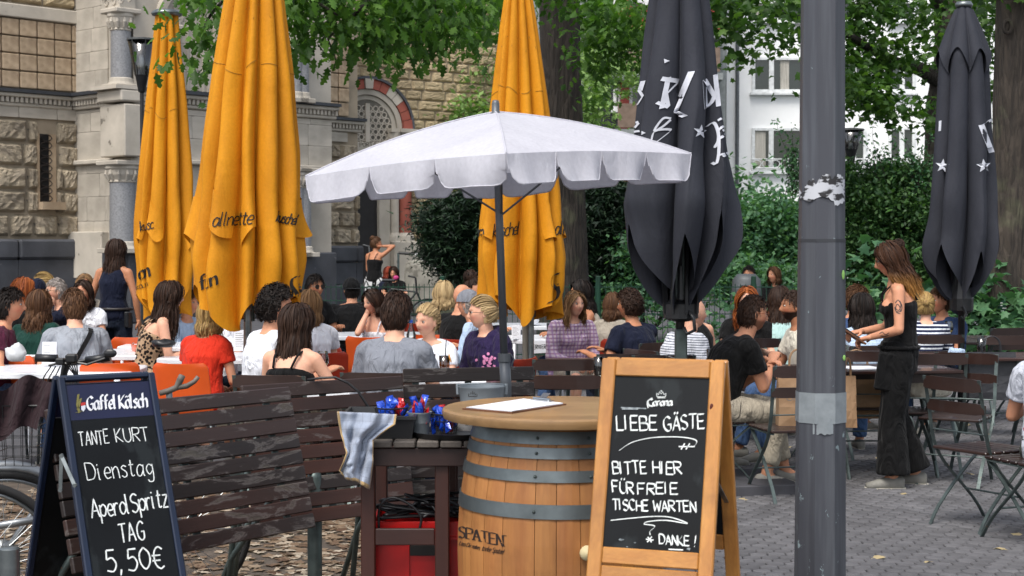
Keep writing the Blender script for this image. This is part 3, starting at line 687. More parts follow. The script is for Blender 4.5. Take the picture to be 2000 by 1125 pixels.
# ---------------------------------------------------------------- white apartment house
plaster = M('white_plaster', '#f6f7f7', .85, 0, '#eceeee', .7, bs=.25, bscale=25, bdist=.02)
YW = 58.0
wb = thing('white_apartment_house', 'white plastered apartment house with white framed windows behind the trees', 'apartment house', (14, YW, 0))
ax0, ax1 = xat(1418, YW), 34
mb = MB(); mb.box(((ax0+ax1)/2, YW+6, 9), (ax1-ax0, 12, 18)); mb.build('wall', plaster, wb, world=True)
frw = M('window_frame_white', '#e9ecec', .4); pane = M('window_pane', '#1c2422', .06, 0, '#2a3532', .6, spec=.8); curt = M('curtain', '#c9c5bc', .9, 0, '#8d897f', 8, stretch=(6, 6, .1))
def win(px0, px1, py0, py1, Y, parent, mull=(.36,), bal=False, curtain=(.5, .95)):
    x0, x1, z1, z0 = xat(px0, Y), xat(px1, Y), zat(py0, Y), zat(py1, Y); w = x1-x0
    fw = link('window', MB().mesh('window', frw), parent); mb = MB(); t = .11; o = Y-.06
    B = lambda a, b, c, d, y=o, th=.1: mb.box(((a+b)/2, y, (c+d)/2), (b-a, th, d-c), bev=.01)
    B(x0, x0+t, z0, z1); B(x1-t, x1, z0, z1); B(x0+t, x1-t, z1-t, z1); B(x0+t, x1-t, z0, z0+t)
    for m_ in mull: B(x0+w*m_-.09, x0+w*m_+.09, z0+t, z1-t)
    B(x0-.08, x1+.08, z0-.1, z0-.002, o-.06, .22)
    fr = mb.build('frame', frw, fw, world=True)
    mb = MB(); mb.box(((x0+x1)/2, Y-.02, (z0+z1)/2), (w-.2, .02, z1-z0-.2)); mb.build('pane', pane, fw, world=True)
    if curtain:
        mb = MB(); c0, c1 = x0+w*curtain[0]+.1, x0+w*curtain[1]-.1; n = 14
        vs = [(c0+(c1-c0)*k/n, Y-.035-.008*(k % 2), z) for z in (z0+.12, z1-.12) for k in range(n+1)]
        mb.add(vs, [(k, k+1, n+2+k, n+1+k) for k in range(n)]); mb.build('curtain', curt, fw, world=True)
    if bal:
        mb = MB(); zr = z0+.12; k = x0
        while k < x1-.2:
            mb.tube([(k+.17+.15*math.cos(t), Y-.2, zr+.15+.13*math.sin(t)) for t in np.linspace(0, 2*PI, 11)[:-1]], .018, 5, closed=True); k += .34
        mb.tube([(x0-.05, Y-.2, zr+.32), (x1+.05, Y-.2, zr+.32)], .025, 6); mb.tube([(x0-.05, Y-.2, zr), (x1+.05, Y-.2, zr)], .025, 6); mb.build('guard_rail', frw, fw, world=True)
for (c0, c1) in ((1467, 1592), (1640, 1690)):
    for (y0, y1) in ((-25, 42), (112, 181), (250, 335), (392, 470)):
        win(c0, c1, y0, y1, YW, wb, (.3, .85) if c1-c0 > 80 else (.5,), bal=y0 == 250, curtain=(.4, .62) if y0 == 112 else (.0, .26))
for (c0, c1) in ((1733, 1785), (1850, 1930), (1985, 2040)):
    for (y0, y1) in ((-25, 42), (112, 181), (248, 315)): win(c0, c1, y0, y1, YW, wb, (.5,), curtain=None)
mb = MB(); mb.tube([(xat(1438, YW), YW-.12, 0), (xat(1438, YW), YW-.12, 18)], .07, 8); mb.build('downpipe', M('zinc', '#6b6f72', .5, .5), wb, world=True)
mb = MB(); mb.box(((ax0+ax1)/2, YW-.1, zat(42, YW)+.7), (ax1-ax0, .2, .12)); mb.build('string_course', plaster, wb, world=True)
# house with dark shingles and red pillars
YS = 54.0
sb = thing('slate_clad_house', 'dark slate clad house with red pillars and balconies seen between the trees', 'house', (5, YS, 0))
mb = MB(); mb.box((xat(1160, YS), YS+4, 7.5), (xat(1418, YS)-xat(905, YS), 8, 15)); mb.build('wall', M('grey_render', '#8e9494', .9), sb, world=True)
sh = MB(); shm = M('slate_shingle', '#34353c', .7, 0, '#282930', 3, island=.25)
x0, x1 = xat(1143, YS), xat(1196, YS); z = 2.0
while z < 9:
    x = x0-(.15 if int(z*10) % 2 else 0)
    while x < x1: sh.box((x+.17, YS-.05, z+.12), (.33, .05, .26), Matrix.Rotation(.08, 3, 'X')); x += .345
    z += .24
sh.build('slate_shingles', shm, sb, world=True, kind='stuff')
redp = M('red_pillar_paint', '#8e2a1c', .5)
for px_ in (1218, 1330): 
    mb = MB(); mb.box((xat(px_, YS), YS-.35, 6), (.28, .3, 12)); mb.build('pillar', redp, sb, world=True)
for py_ in (75, 155, 262):
    mb = MB(); mb.box((xat(1300, YS), YS-.5, zat(py_, YS)), (3.6, 1.0, .22)); mb.build('balcony_slab', M('grey_render', '#8e9494', .9), sb, world=True)
    mb = MB(); mb.box((xat(1300, YS), YS-1.0, zat(py_, YS)+.55), (3.4, .05, .8)); mb.build('balcony_panel', M('brown_panel', '#7d6a5c', .7) if py_ != 75 else redp, sb, world=True)
for (y0, y1) in ((90, 150), (168, 218), (0, 60)): win(1228, 1290, y0, y1, YS-.2, sb, (.5,), curtain=None)
for (y0, y1) in ((100, 145), (170, 215), (0, 60)): win(1197, 1213, y0, y1, YS-.1, sb, (), curtain=None); win(925, 960, y0, y1, YS-.1, sb, (.5,), curtain=None)
# ---------------------------------------------------------------- vegetation
def leaftemplate(kind):
    if kind == 'oak':   # lobed, folded along the midrib, length 1 along x
        L = [(0, 0), (.18, .10), (.26, .30), (.42, .16), (.56, .34), (.68, .14), (.84, .17), (1, 0)]
        v = [(x, 0, 0) for x, y in L]+[(x, y, -y*.35-x*x*.18) for x, y in L[1:-1]]+[(x, -y, -y*.35-x*x*.18) for x, y in L[1:-1]]
        v = [(x, y, z-(x*x*.18 if i < 8 else 0)) for i, (x, y, z) in enumerate(v)]
        f = [(0, 1, 8), (0, 14, 1)]
        for i in range(1, 6): f += [(i, i+1, 8+i), (i, 8+i, 7+i), (i, 13+i, 14+i), (i, 14+i, i+1)]
        f += [(6, 7, 13), (6, 19, 7)]
        return np.array(v), np.array(f)
    if kind == 'maple':
        P = [(0, 0), (.1, .25), (.0, .48), (.32, .34), (.55, .5), (.58, .24), (1, 0), (.58, -.24), (.55, -.5), (.32, -.34), (0, -.48), (.1, -.25)]
        v = [(.3, 0, .03)]+[(x, y, -abs(y)*.25-.1*x) for x, y in P]
        return np.array(v), np.array([(0, 1+i, 1+(i+1) % 12) for i in range(12)])
    if kind == 'small':
        v = [(0, 0, 0), (.5, .26, -.06), (1, 0, -.12), (.5, -.26, -.06)]; return np.array(v), np.array([(0, 1, 2), (0, 2, 3)])
    if kind == 'needle':
        v = [(0, -.14, 0), (0, .14, 0), (1, 0, 0)]; return np.array(v), np.array([(0, 1, 2)])
def leafcloud(blobs, size, kind, down=.4, cl=0, mode='vol'):
    """blobs: (centre, radii, n). Leaves scattered through lumpy ellipsoids, in sprays"""
    tv, tf = leaftemplate(kind); A = []
    for (c, r, n) in blobs:
        c = np.array(c); r = np.array(r)
        if cl:
            k = max(1, n//cl); d = RNG.normal(size=(k, 3)); d /= np.linalg.norm(d, axis=1)[:, None]
            rad = RNG.uniform(.35, 1.08, (k, 1)) if mode == 'vol' else RNG.uniform(.8, 1.08, (k, 1))
            cc = c+d*rad*r; cc = np.repeat(cc, cl, 0); off = RNG.normal(size=(len(cc), 3))*size*1.5; off[:, 2] *= .6; P = cc+off
        else:
            d = RNG.normal(size=(n, 3)); d /= np.linalg.norm(d, axis=1)[:, None]
            rad = RNG.uniform(.3, 1.0, (n, 1))**.5 if mode == 'vol' else RNG.uniform(.82, 1.04, (n, 1))
            P = c+d*rad*r
        A.append(P)
    P = np.vstack(A); n = len(P)
    az = RNG.uniform(0, 2*PI, n); el = RNG.normal(-down, .45, n); ro = RNG.normal(0, .6, n); s = size*RNG.uniform(.65, 1.25, n)
    X = np.stack([np.cos(az)*np.cos(el), np.sin(az)*np.cos(el), np.sin(el)], 1)
    Y0 = np.stack([-np.sin(az), np.cos(az), 0*az], 1); Z0 = np.cross(X, Y0)
    Y = Y0*np.cos(ro)[:, None]+Z0*np.sin(ro)[:, None]; Z = np.cross(X, Y)
    V = P[:, None, :]+s[:, None, None]*(tv[None, :, 0:1]*X[:, None]+tv[None, :, 1:2]*Y[:, None]+tv[None, :, 2:3]*Z[:, None])
    FF = (tf[None]+(np.arange(n)*len(tv))[:, None, None]).reshape(-1, 3)
    return V.reshape(-1, 3), FF
def foliage(name, parent, blobs, size, kind, mat, down=.4, cl=0, mode='vol'):
    v, f = leafcloud(blobs, size, kind, down, cl, mode); v = v-np.array(parent.location) if parent else v
    return link(name, npmesh(name, v, f, mat), parent, kind='stuff')
def pb(px, py, Y, rx, ry, rd, n):   # blob from photo pixels at depth Y
    s = F/Y; return (tuple(pt(px, py, Y)), (rx/s, rd, ry/s), n)
oakm = leafm('oak_leaf', (.028, .075, .012), (.060, .14, .022), (.11, .22, .035), .45)
maplem = leafm('maple_leaf', (.025, .065, .014), (.05, .115, .024), (.10, .19, .035), .42)
lightm = leafm('pale_leaf', (.10, .19, .06), (.18, .29, .09), (.27, .40, .13), .3)
ivym = leafm('ivy_leaf', (.015, .045, .016), (.04, .10, .03), (.10, .19, .06), .3)
yewm = leafm('yew_needle', (.004, .012, .006), (.010, .026, .012), (.022, .05, .018), .05)
bushm = leafm('shrub_leaf', (.03, .085, .045), (.07, .17, .08), (.14, .27, .13), .35)
def barkm(name, c1, c2):
    m, nt, b, out = newmat(name); t = tex(nt, 'ShaderNodeTexNoise', 9, (1, 1, .22), 8, .65, dist=.8); v = tex(nt, 'ShaderNodeTexVoronoi', 14, (1, 1, .16)); v.feature = 'DISTANCE_TO_EDGE'
    t2 = tex(nt, 'ShaderNodeTexNoise', 2.5)
    c = mixc(nt, ramp(nt, t.outputs[0], [(.35, 0), (.65, 1)]).outputs[0], hx(c1), hx(c2)); c = mixc(nt, ramp(nt, t2.outputs[0], [(.55, 0), (.7, .5)]).outputs[0], c, hx('#5d6048'))
    nt.links.new(c, b.inputs['Base Color']); b.inputs['Roughness'].default_value = .95
    ad = nd(nt, 'ShaderNodeMath', operation='ADD'); mu = nd(nt, 'ShaderNodeMath', operation='MULTIPLY'); nt.links.new(v.outputs[0], mu.inputs[0]); mu.inputs[1].default_value = 1.5
    nt.links.new(t.outputs[0], ad.inputs[0]); nt.links.new(mu.outputs[0], ad.inputs[1]); bump(nt, b, ad.outputs[0], 1, .05); return m
bark = barkm('oak_bark', '#241f1b', '#3d362f'); bark2 = barkm('maple_bark', '#2c2723', '#473f37')
def trunkmesh(mb, pts, rad, n=28, rough=.09, seed=0):
    """ridged trunk"""
    P = []; R = []
    for i in range(len(pts)-1):
        for k in range(8): t = k/8; P.append(Vector(pts[i]).lerp(Vector(pts[i+1]), t)); R.append(rad[i]*(1-t)+rad[i+1]*t)
    P.append(Vector(pts[-1])); R.append(rad[-1]); vs = []
    for i, (p, r) in enumerate(zip(P, R)):
        for k in range(n):
            a = 2*PI*k/n; nn = noise.noise(Vector((math.cos(a)*3.2+seed, math.sin(a)*3.2, p.z*.55)))*1.3+noise.noise(Vector((math.cos(a)*9, math.sin(a)*9+seed, p.z*1.2)))*.7
            vs.append(p+Vector((math.cos(a), math.sin(a), 0))*r*(1+rough*nn))
    mb.add(vs, [(i*n+k, i*n+(k+1) % n, (i+1)*n+(k+1) % n, (i+1)*n+k) for i in range(len(P)-1) for k in range(n)])
# tree 1: big oak between the yellow and the dark parasol; limbs reach left over the terrace
Yt = 22.0; tp = pt(1100, 560, Yt); t1 = thing('oak_tree', 'thick dark trunked tree behind the yellow parasol, leafy boughs hanging over the terrace', 'tree', (tp.x, Yt, 0))
mb = MB(); X = lambda px, py, Y: pt(px, py, Y)
trunkmesh(mb, [(tp.x+.05, Yt, 0), (tp.x, Yt, 1.2), X(1100, 300, Yt), X(1096, 120, Yt), X(1090, -60, Yt), X(1085, -200, Yt)], [.45, .34, .285, .27, .28, .24], seed=3)
mb.build('trunk', bark, t1, smooth=True, world=True)
mb = MB()
def limb(mb, pts, r0, r1):
    p = [Vector(q) for q in pts]; p3 = []
    for i in range(len(p)): p3.append(p[i])
    sm = []
    q = [2*p3[0]-p3[1]]+p3+[2*p3[-1]-p3[-2]]
    for i in range(1, len(q)-2):
        for j in range(6):
            t = j/6; sm.append(.5*((2*q[i])+(-q[i-1]+q[i+1])*t+(2*q[i-1]-5*q[i]+4*q[i+1]-q[i+2])*t*t+(-q[i-1]+3*q[i]-3*q[i+1]+q[i+2])*t**3))
    sm.append(p3[-1]); n = len(sm); mb.tube(sm, [r0+(r1-r0)*i/(n-1) for i in range(n)], 8)
limb(mb, [X(1088, -120, Yt), X(1000, -190, 19), X(880, -120, 16.5), X(760, -30, 15), X(700, 20, 14.4)], .17, .02)
limb(mb, [X(1000, -190, 19), X(830, -230, 16), X(620, -120, 14), X(500, -20, 13.5), X(430, 50, 13)], .13, .015)
limb(mb, [X(760, -30, 15), X(690, 30, 14.6), X(640, 75, 14.4)], .03, .008); limb(mb, [X(880, -120, 16.5), X(850, 0, 16), X(830, 60, 15.8), X(790, 90, 15.6)], .05, .008)
limb(mb, [X(620, -120, 14), X(600, -20, 14), X(660, 30, 14)], .035, .008); limb(mb, [X(560, -60, 13.8), X(440, 0, 13.4), X(385, 70, 13.2)], .03, .006)
limb(mb, [X(1090, -150, Yt), X(1180, -150, 21), X(1230, -40, 20), X(1180, 60, 20)], .12, .01); limb(mb, [X(1088, -160, Yt), X(1000, -40, 20), X(960, 60, 19)], .07, .01)
limb(mb, [X(640, 75, 14.4), X(655, 115, 14.4), X(650, 140, 14.4)], .008, .003)
mb.build('limbs', bark, t1, smooth=True, world=True)
B = []
for (px, py, Y, rx, ry, n) in [(430, 10, 13.3, 40, 26, 150), (405, 70, 13.1, 30, 30, 150), (392, 118, 13.1, 18, 34, 90), (470, -35, 13.6, 60, 40, 150), (600, 25, 14, 50, 34, 220), (570, 85, 14, 30, 40, 150), (598, 128, 14, 16, 24, 40),
    (640, 40, 14.4, 52, 50, 300), (660, -30, 14.4, 90, 50, 300), (725, 85, 14.6, 38, 36, 180), (725, 110, 14.6, 24, 24, 80), (770, 45, 15, 60, 45, 300), (790, 100, 15.3, 40, 30, 160), (850, 60, 15.8, 60, 60, 420), (850, 115, 15.8, 24, 24, 70), (700, 60, 14.6, 40, 40, 140),
    (900, 20, 16.5, 60, 55, 400), (930, 75, 17, 40, 40, 220), (950, 20, 19, 40, 55, 300), (800, -20, 15, 90, 45, 300), (760, 10, 16, 120, 40, 320), (920, 70, 21, 46, 62, 300), (1020, 20, 23, 60, 60, 200)]:
    B.append(pb(px, py-18, Y, rx*.95, ry*.85, .5, int(n*.66)))
foliage('foliage', t1, B, .125, 'oak', oakm, down=.75, cl=7)
B = []
for (px, py, Y, rx, ry, n) in [(1165, 30, 20, 50, 60, 600), (1210, 25, 19, 60, 50, 600), (1150, 110, 20, 34, 45, 260), (1200, 90, 20, 50, 42, 380), (1165, 170, 21, 20, 30, 90), (1110, -30, 20, 110, 34, 500), (1240, 80, 20, 30, 50, 200)]:
    B.append(pb(px, py, Y, rx, ry, .6, int(n*.6)))
foliage('foliage', t1, B, .12, 'oak', oakm, down=.5, cl=6)
# tree 2: maple on the right with the heavy side limb
Y2 = 27.0; p2_ = pt(1842, 500, Y2); t2_ = thing('maple_tree', 'mossy slim trunked maple with a heavy limb, leaves hanging in front of the white house', 'tree', (p2_.x, Y2, 0))
mb = MB(); trunkmesh(mb, [(p2_.x-.1, Y2, 0), X(1828, 330, Y2), X(1832, 200, Y2), X(1850, 100, Y2), X(1845, -60, Y2), X(1845, -200, Y2)], [.26, .2, .19, .2, .2, .2], seed=8); mb.build('trunk', bark2, t2_, smooth=True, world=True)
mb = MB(); limb(mb, [X(1838, 160, Y2), X(1800, 136, 26.5), X(1750, 122, 26), X(1700, 95, 25), X(1640, 60, 24), X(1520, 20, 22)], .15, .02); limb(mb, [X(1845, 60, Y2), X(1890, 0, 27), X(1930, -40, 27)], .17, .08)
limb(mb, [X(1842, 20, Y2), X(1790, -60, 26), X(1680, -90, 25), X(1550, -60, 22), X(1480, -10, 21)], .14, .03); limb(mb, [X(1750, 122, 26), X(1730, 160, 25.5), X(1740, 210, 25)], .04, .01); mb.build('limbs', bark, t2_, smooth=True, world=True)
B = []
for (px, py, Y, rx, ry, n) in [(1680, 60, 25, 50, 60, 700), (1740, 110, 25.5, 50, 40, 400), (1690, 175, 25, 46, 44, 560), (1740, 215, 25, 40, 24, 260), (1660, 150, 24, 34, 60, 300), (1790, 20, 26, 50, 40, 350), (1690, -10, 25, 110, 40, 800), (1806, 110, 26, 18, 50, 130),
    (1415, 10, 21, 36, 50, 380), (1475, 0, 21, 60, 24, 230), (1440, 60, 21, 18, 30, 90), (1515, 35, 21.5, 40, 22, 110), (1550, 10, 22, 40, 35, 140), (1436, 105, 21, 12, 36, 50), (1518, 88, 21.5, 28, 16, 50), (1548, 180, 21.5, 10, 8, 12), (1600, 10, 23, 60, 60, 300), (1880, 30, 27, 60, 60, 500), (1930, 100, 27, 30, 100, 300), (1815, 215, 26, 22, 50, 160), (1950, 0, 26, 60, 40, 300), (1590, 80, 24, 40, 60, 200)]:
    B.append(pb(px, py, Y, rx, ry, .8, int(n*.7)))
foliage('foliage', t2_, B, .125, 'maple', maplem, down=.5, cl=5)
# tree 3: big ridged trunk at the right edge
Y3 = 20.0; p3_ = pt(1975, 500, Y3); t3_ = thing('lime_tree', 'thick grey ridged trunk at the right edge with a round knot near the top', 'tree', (p3_.x, Y3, 0))
mb = MB(); trunkmesh(mb, [(p3_.x-.05, Y3, 0), X(1970, 480, Y3), X(1972, 330, Y3), X(1975, 200, Y3), X(1985, 100, Y3), X(1992, -60, Y3), X(1990, -180, Y3)], [.33, .26, .215, .225, .25, .25, .2], 40, .07, seed=5); mb.build('trunk', bark2, t3_, smooth=True, world=True)
mb = MB(); kc = X(1968, 52, Y3-.26); mb.tube([kc+Vector((.05*math.cos(t), 0, .08*math.sin(t))) for t in np.linspace(0, 2*PI, 13)[:-1]], .022, 6, closed=True); mb.ell(kc+Vector((0, .02, 0)), (.035, .02, .06)); mb.build('knot', bark, t3_, world=True)
foliage('foliage', t3_, [pb(1990, -20, Y3, 60, 30, .9, 300), pb(1960, -90, Y3, 160, 50, 1.2, 900)], .11, 'maple', maplem, cl=5)
for (px, py) in ((1990, -190), (1600, -200)): pass
# background trees & climbers
def bush(name, label, cat, blobs, size, kind, mat, Y, px, cl=0, stems=3, mode='vol', down=.3):
    p = pt(px, 560, Y); t = thing(name, label, cat, (p.x, Y, 0)); foliage('foliage', t, blobs, size, kind, mat, cl=cl, mode=mode, down=down)
    mb = MB()
    for k in range(stems):
        b = random.choice(blobs)[0]; mb.tube([(p.x+random.uniform(-.1, .1), Y, 0), ((p.x+b[0])/2, (Y+b[1])/2, b[2]*.5), b], [.05, .035, .015], 6)
    mb.build('stem', bark, t, world=True); return t
bush('climbing_shrub', 'pale leafy shrub between the church tower and the yellow parasol', 'shrub', [pb(930, 150, 45, 40, 60, 1, 1500), pb(925, 260, 44, 40, 80, 1, 2200), pb(950, 340, 44, 50, 60, 1, 1500), pb(930, 60, 46, 40, 60, 1, 1200), pb(1000, 330, 45, 70, 90, 1, 1500)], .2, 'small', lightm, 45, 930, cl=6)
bush('elder_shrub', 'pale green leafy shrub right of the thick oak trunk', 'shrub', [pb(1150, 190, 38, 24, 36, 1, 800), pb(1150, 270, 38, 34, 50, 1, 1200), pb(1180, 130, 39, 50, 30, 1, 900), pb(1235, 150, 40, 26, 40, 1, 400), pb(1190, 60, 41, 60, 50, 1, 900), pb(1185, 330, 38, 50, 50, 1, 700)], .17, 'small', lightm, 38, 1170, cl=6)
bush('yew_bush', 'dark rounded yew bush next to the church steps', 'bush', [pb(885, 430, 27, 52, 40, .7, 12000), pb(880, 480, 27, 44, 45, .7, 10000), pb(935, 470, 27, 46, 70, .7, 9000), pb(915, 530, 27, 38, 26, .6, 4000), pb(915, 395, 27, 30, 20, .5, 3000)], .12, 'needle', yewm, 27, 915, cl=9, stems=5)
bush('yew_bush', 'broad dark yew between the middle yellow parasol and the dark parasol', 'bush', [pb(1160, 430, 26, 80, 70, .8, 20000), pb(1130, 500, 26, 70, 70, .8, 12000), pb(1200, 520, 26, 70, 60, .8, 11000), pb(1050, 450, 27, 60, 80, .8, 6000), pb(1180, 385, 26, 45, 24, .6, 5000)], .13, 'needle', yewm, 26, 1160, cl=9, stems=5)
bush('leafy_shrub', 'bright leafy shrub behind the fence below the big dark parasol', 'shrub', [pb(1255, 500, 25, 50, 50, .7, 1500), pb(1230, 580, 25, 60, 34, .6, 1200), pb(1330, 560, 25, 60, 60, .7, 1200)], .11, 'small', bushm, 25, 1255, cl=5)
bush('feathery_shrub', 'bluish green feathery shrub in front of the white house', 'shrub', [pb(1500, 420, 30, 50, 38, .8, 3000), pb(1470, 480, 30, 60, 60, .8, 4200), pb(1535, 470, 30, 50, 70, .8, 3500), pb(1440, 545, 28, 60, 40, .8, 3000), pb(1530, 560, 27, 60, 40, .8, 3000), pb(1430, 440, 30, 24, 24, .5, 700)], .12, 'small', bushm, 30, 1490, cl=5)
bush('ivy_hedge', 'dark glossy climbing hedge behind the waitress and the lamp post', 'hedge', [pb(1700, 400, 25, 70, 60, .9, 9000), pb(1690, 480, 25, 70, 70, .9, 7000), pb(1780, 420, 25, 60, 60, .9, 7000), pb(1780, 510, 25, 60, 60, .9, 6000), pb(1650, 350, 25, 30, 30, .6, 1800), pb(1840, 430, 26, 50, 70, .9, 3500), pb(1720, 560, 25, 110, 40, .9, 4000), pb(1740, 340, 25, 50, 26, .6, 2200), pb(1790, 345, 25, 26, 30, .5, 1200)], .085, 'small', ivym, 25, 1740, cl=6, stems=6)
bush('ivy_hedge', 'dark hedge at the right edge behind the tree trunk', 'hedge', [pb(1930, 470, 25.5, 50, 70, .9, 4500), pb(2000, 480, 22.5, 60, 110, .9, 5000), pb(1990, 400, 22.5, 40, 40, .6, 1400), pb(1900, 540, 25, 70, 40, .9, 2800), pb(2060, 560, 22, 80, 90, .9, 2500)], .09, 'small', ivym, 24, 1960, cl=6, stems=5)
# airy climber shoots
ty = thing('vine_shoots', 'thin climbing shoots with tiny leaves rising above the ivy hedge', 'vine', (pt(1740, 560, 24.5).x, 24.5, 0)); mb = MB(); tips = []
for k in range(46):
    px = random.choice([random.uniform(1690, 1820), random.uniform(1535, 1556), random.uniform(1950, 1998)]); py = random.uniform(330, 400); l = random.uniform(30, 120); dxx = random.uniform(-40, 40)
    pts = [pt(px+dxx*t+6*math.sin(t*5+k), py-l*t, 24.5) for t in np.linspace(0, 1, 7)]; mb.tube(pts, [.008-.001*i for i in range(7)], 4); tips += [(tuple(p), (.06, .06, .06), 9) for p in pts[1:]]
mb.build('stem', bark, ty, world=True); foliage('foliage', ty, tips, .07, 'small', bushm)
# low plants along the fence
for i, (px, py, n, lab) in enumerate([(1235, 640, 160, 'leafy weeds by the fence below the big dark parasol'), (1430, 640, 160, 'weeds behind the fence left of the lamp post'), (1700, 530, 120, 'broad leaved plant rising behind the fence by the waitress'), (1900, 600, 260, 'broad leaved plants by the green fence post at right'), (1980, 580, 260, 'broad leaved climbing plants at the right edge behind the fence')]):
    p = pt(px, py, 19.6); t = thing('fence_plant', lab, 'plant', (p.x, 19.6, 0)); bl = [((p.x+random.uniform(-.5, .5), 19.9+random.uniform(-.2, .2), random.uniform(.15, zat(py-40, 19.6))), (.22, .2, .2), n//8) for _ in range(16)]
    foliage('foliage', t, bl, .16 if i > 1 else .1, 'maple', bushm, cl=3, down=.2)
# far-off greenery closing the view under the houses
fg = leafcloud([((x, 50+random.uniform(-1, 1), random.uniform(.5, 3.0)), (2.2, 1, 1.4), 700) for x in np.arange(-1, 24, 1.6)], .28, 'small', .3, 5)
fo = link('distant_shrubbery', npmesh('distant_shrubbery', fg[0], fg[1], bushm)); fo['kind'] = 'stuff'; fo['label'] = 'mass of far shrubs at the foot of the houses'; fo['category'] = 'shrubbery'
# ---------------------------------------------------------------- green wire fence
fgm = M('fence_green', '#17402f', .5, .3, '#0f2f22'); YF = 20.0
fence = thing('wire_fence', 'green welded wire mesh fence running behind the terrace tables', 'fence', (1.5, YF, 0))
fx0, fx1 = xat(560, YF), xat(2080, YF); npn = 5; zf = 1.12
for k in range(npn):
    a, b = fx0+(fx1-fx0)*k/npn, fx0+(fx1-fx0)*(k+1)/npn; mb = MB(); n = int((b-a)/.065)
    for i in range(n): x = a+(b-a)*(i+.5)/n; mb.box((x, YF, zf/2), (.008, .008, zf))
    for j in range(7): mb.box(((a+b)/2, YF-.008, .06+j*.17), (b-a-.06, .01, .012))
    mb.build('mesh_panel', fgm, fence, world=True)
    mb = MB(); mb.box((a, YF, (zf+.1)/2), (.06, .05, zf+.1), bev=.01); mb.build('post', fgm, fence, world=True)
mb = MB(); px_ = xat(1952, YF-.2); mb.box((px_, YF-.3, zat(585, YF)/2), (.09, .09, zat(585, YF)), bev=.01); mb.build('post', fgm, fence, world=True)
mb = MB()
for k in range(26): mb.box((px_+random.uniform(-.03, .03), YF-.349, zat(585, YF)-.03-k*.033), (random.uniform(.02, .05), .004, random.uniform(.004, .014)))
mb.build('sticker_residue', M('tape_white', '#dcdcdc', .5), fence, world=True)
# park lamps with glass lanterns
def park_lamp(px, py0, py1, Y, label):
    zt, zb = zat(py0, Y), zat(py1, Y); h = zt-zb; x = xat(px, Y); t = thing('park_lamp', label, 'street lamp', (x, Y, 0))
    mb = MB(); mb.lathe([(.035, 0), (.035, zb-.3), (.06, zb-.28), (.11, zb-.02), (.12, zb)], 14); mb.build('post', black, t, smooth=True, sharp=40)
    mb = MB(); mb.lathe([(.11, zb), (.235, zt-.03), (.22, zt-.03), (.1, zb)], 16); mb.build('lantern_glass', glassm('lantern_glass', (.8, .82, .84)), t, smooth=True)
    mb = MB(); mb.lathe([(0, zt+.03), (.12, zt+.02), (.25, zt), (.25, zt-.03), (.23, zt-.03), (0, zt-.01)], 16)
    for k in range(6): a = k*PI/3; mb.tube([(.115*math.cos(a), .115*math.sin(a), zb), (.238*math.cos(a), .238*math.sin(a), zt)], .008, 5)
    mb.build('lantern_frame', M('lamp_grey', '#5a5c5c', .5, .4), t); mb = MB(); mb.tube([(0, 0, zb), (0, 0, zb+h*.7)], [.03, .045], 10); mb.build('bulb_tube', M('frosted', '#d8d8d0', .4), t, smooth=True)
park_lamp(1661, 252, 292, 30, 'black park lamp with a glass lantern in front of the white house'); park_lamp(279, 76, 147, 27, 'glass park lamp beside the church, half behind the left yellow parasol')
# ================================================================== PARASOLS
def fabricm(name, c1, c2, stain, rough=.75, trans=.0):
    m, nt, b, out = newmat(name)
    t = tex(nt, 'ShaderNodeTexNoise', 3, (1, 1, .35), 5, .6, dist=.4); t2 = tex(nt, 'ShaderNodeTexNoise', 1.6, (1, 1, .3), 3); t3 = tex(nt, 'ShaderNodeTexNoise', 60, (1, 1, 1), 3)
    c = ramp(nt, t.outputs[0], [(.35, hx(c1)), (.7, hx(c2))]).outputs[0]
    c = mixc(nt, ramp(nt, t2.outputs[0], [(.5, 0), (.72, .45)]).outputs[0], c, hx(stain)); c = mixc(nt, .25, c, ramp(nt, t3.outputs[0], [(.3, .6), (.7, 1)]).outputs[0], 'MULTIPLY')
    nt.links.new(c, b.inputs['Base Color']); b.inputs['Roughness'].default_value = rough; b.inputs['Specular IOR Level'].default_value = .25
    cr = tex(nt, 'ShaderNodeTexNoise', 5, (1, 1, .5), 4, .55, dist=1.2); bump(nt, b, cr.outputs[0], .35, .03)
    if trans:
        tr = nt.nodes.new('ShaderNodeBsdfTranslucent'); nt.links.new(c, tr.inputs[0]); ms = nt.nodes.new('ShaderNodeMixShader'); ms.inputs[0].default_value = trans
        nt.links.new(b.outputs[0], ms.inputs[1]); nt.links.new(tr.outputs[0], ms.inputs[2]); nt.links.new(ms.outputs[0], out.inputs[0])
    return m
yfab = fabricm('yellow_canvas', '#dc951a', '#c47f14', '#8e6414', .7, .12); dfab = fabricm('charcoal_canvas', '#34363e', '#2c2e35', '#3d3f47', .8)
wfab = fabricm('white_canvas', '#d4d4dc', '#cacad3', '#b9b9c2', .8, .3)
ink = M('black_print', '#18140f', .7); wprint = M('white_print', '#cfd2dc', .7)
def bvh_of(o):
    me = o.data; w = xf(o); return BVHTree.FromPolygons([w @ v.co for v in me.vertices], [tuple(p.vertices) for p in me.polygons])
def projector(bvh, off=.004):
    def f(q):
        d = ray(q.x, q.y).normalized(); loc, n, i, ds = bvh.ray_cast(Vector((0, 0, CAMH)), d)
        if loc is None: return None
        if n.dot(d) > 0: n = -n
        return loc+n*off
    return f
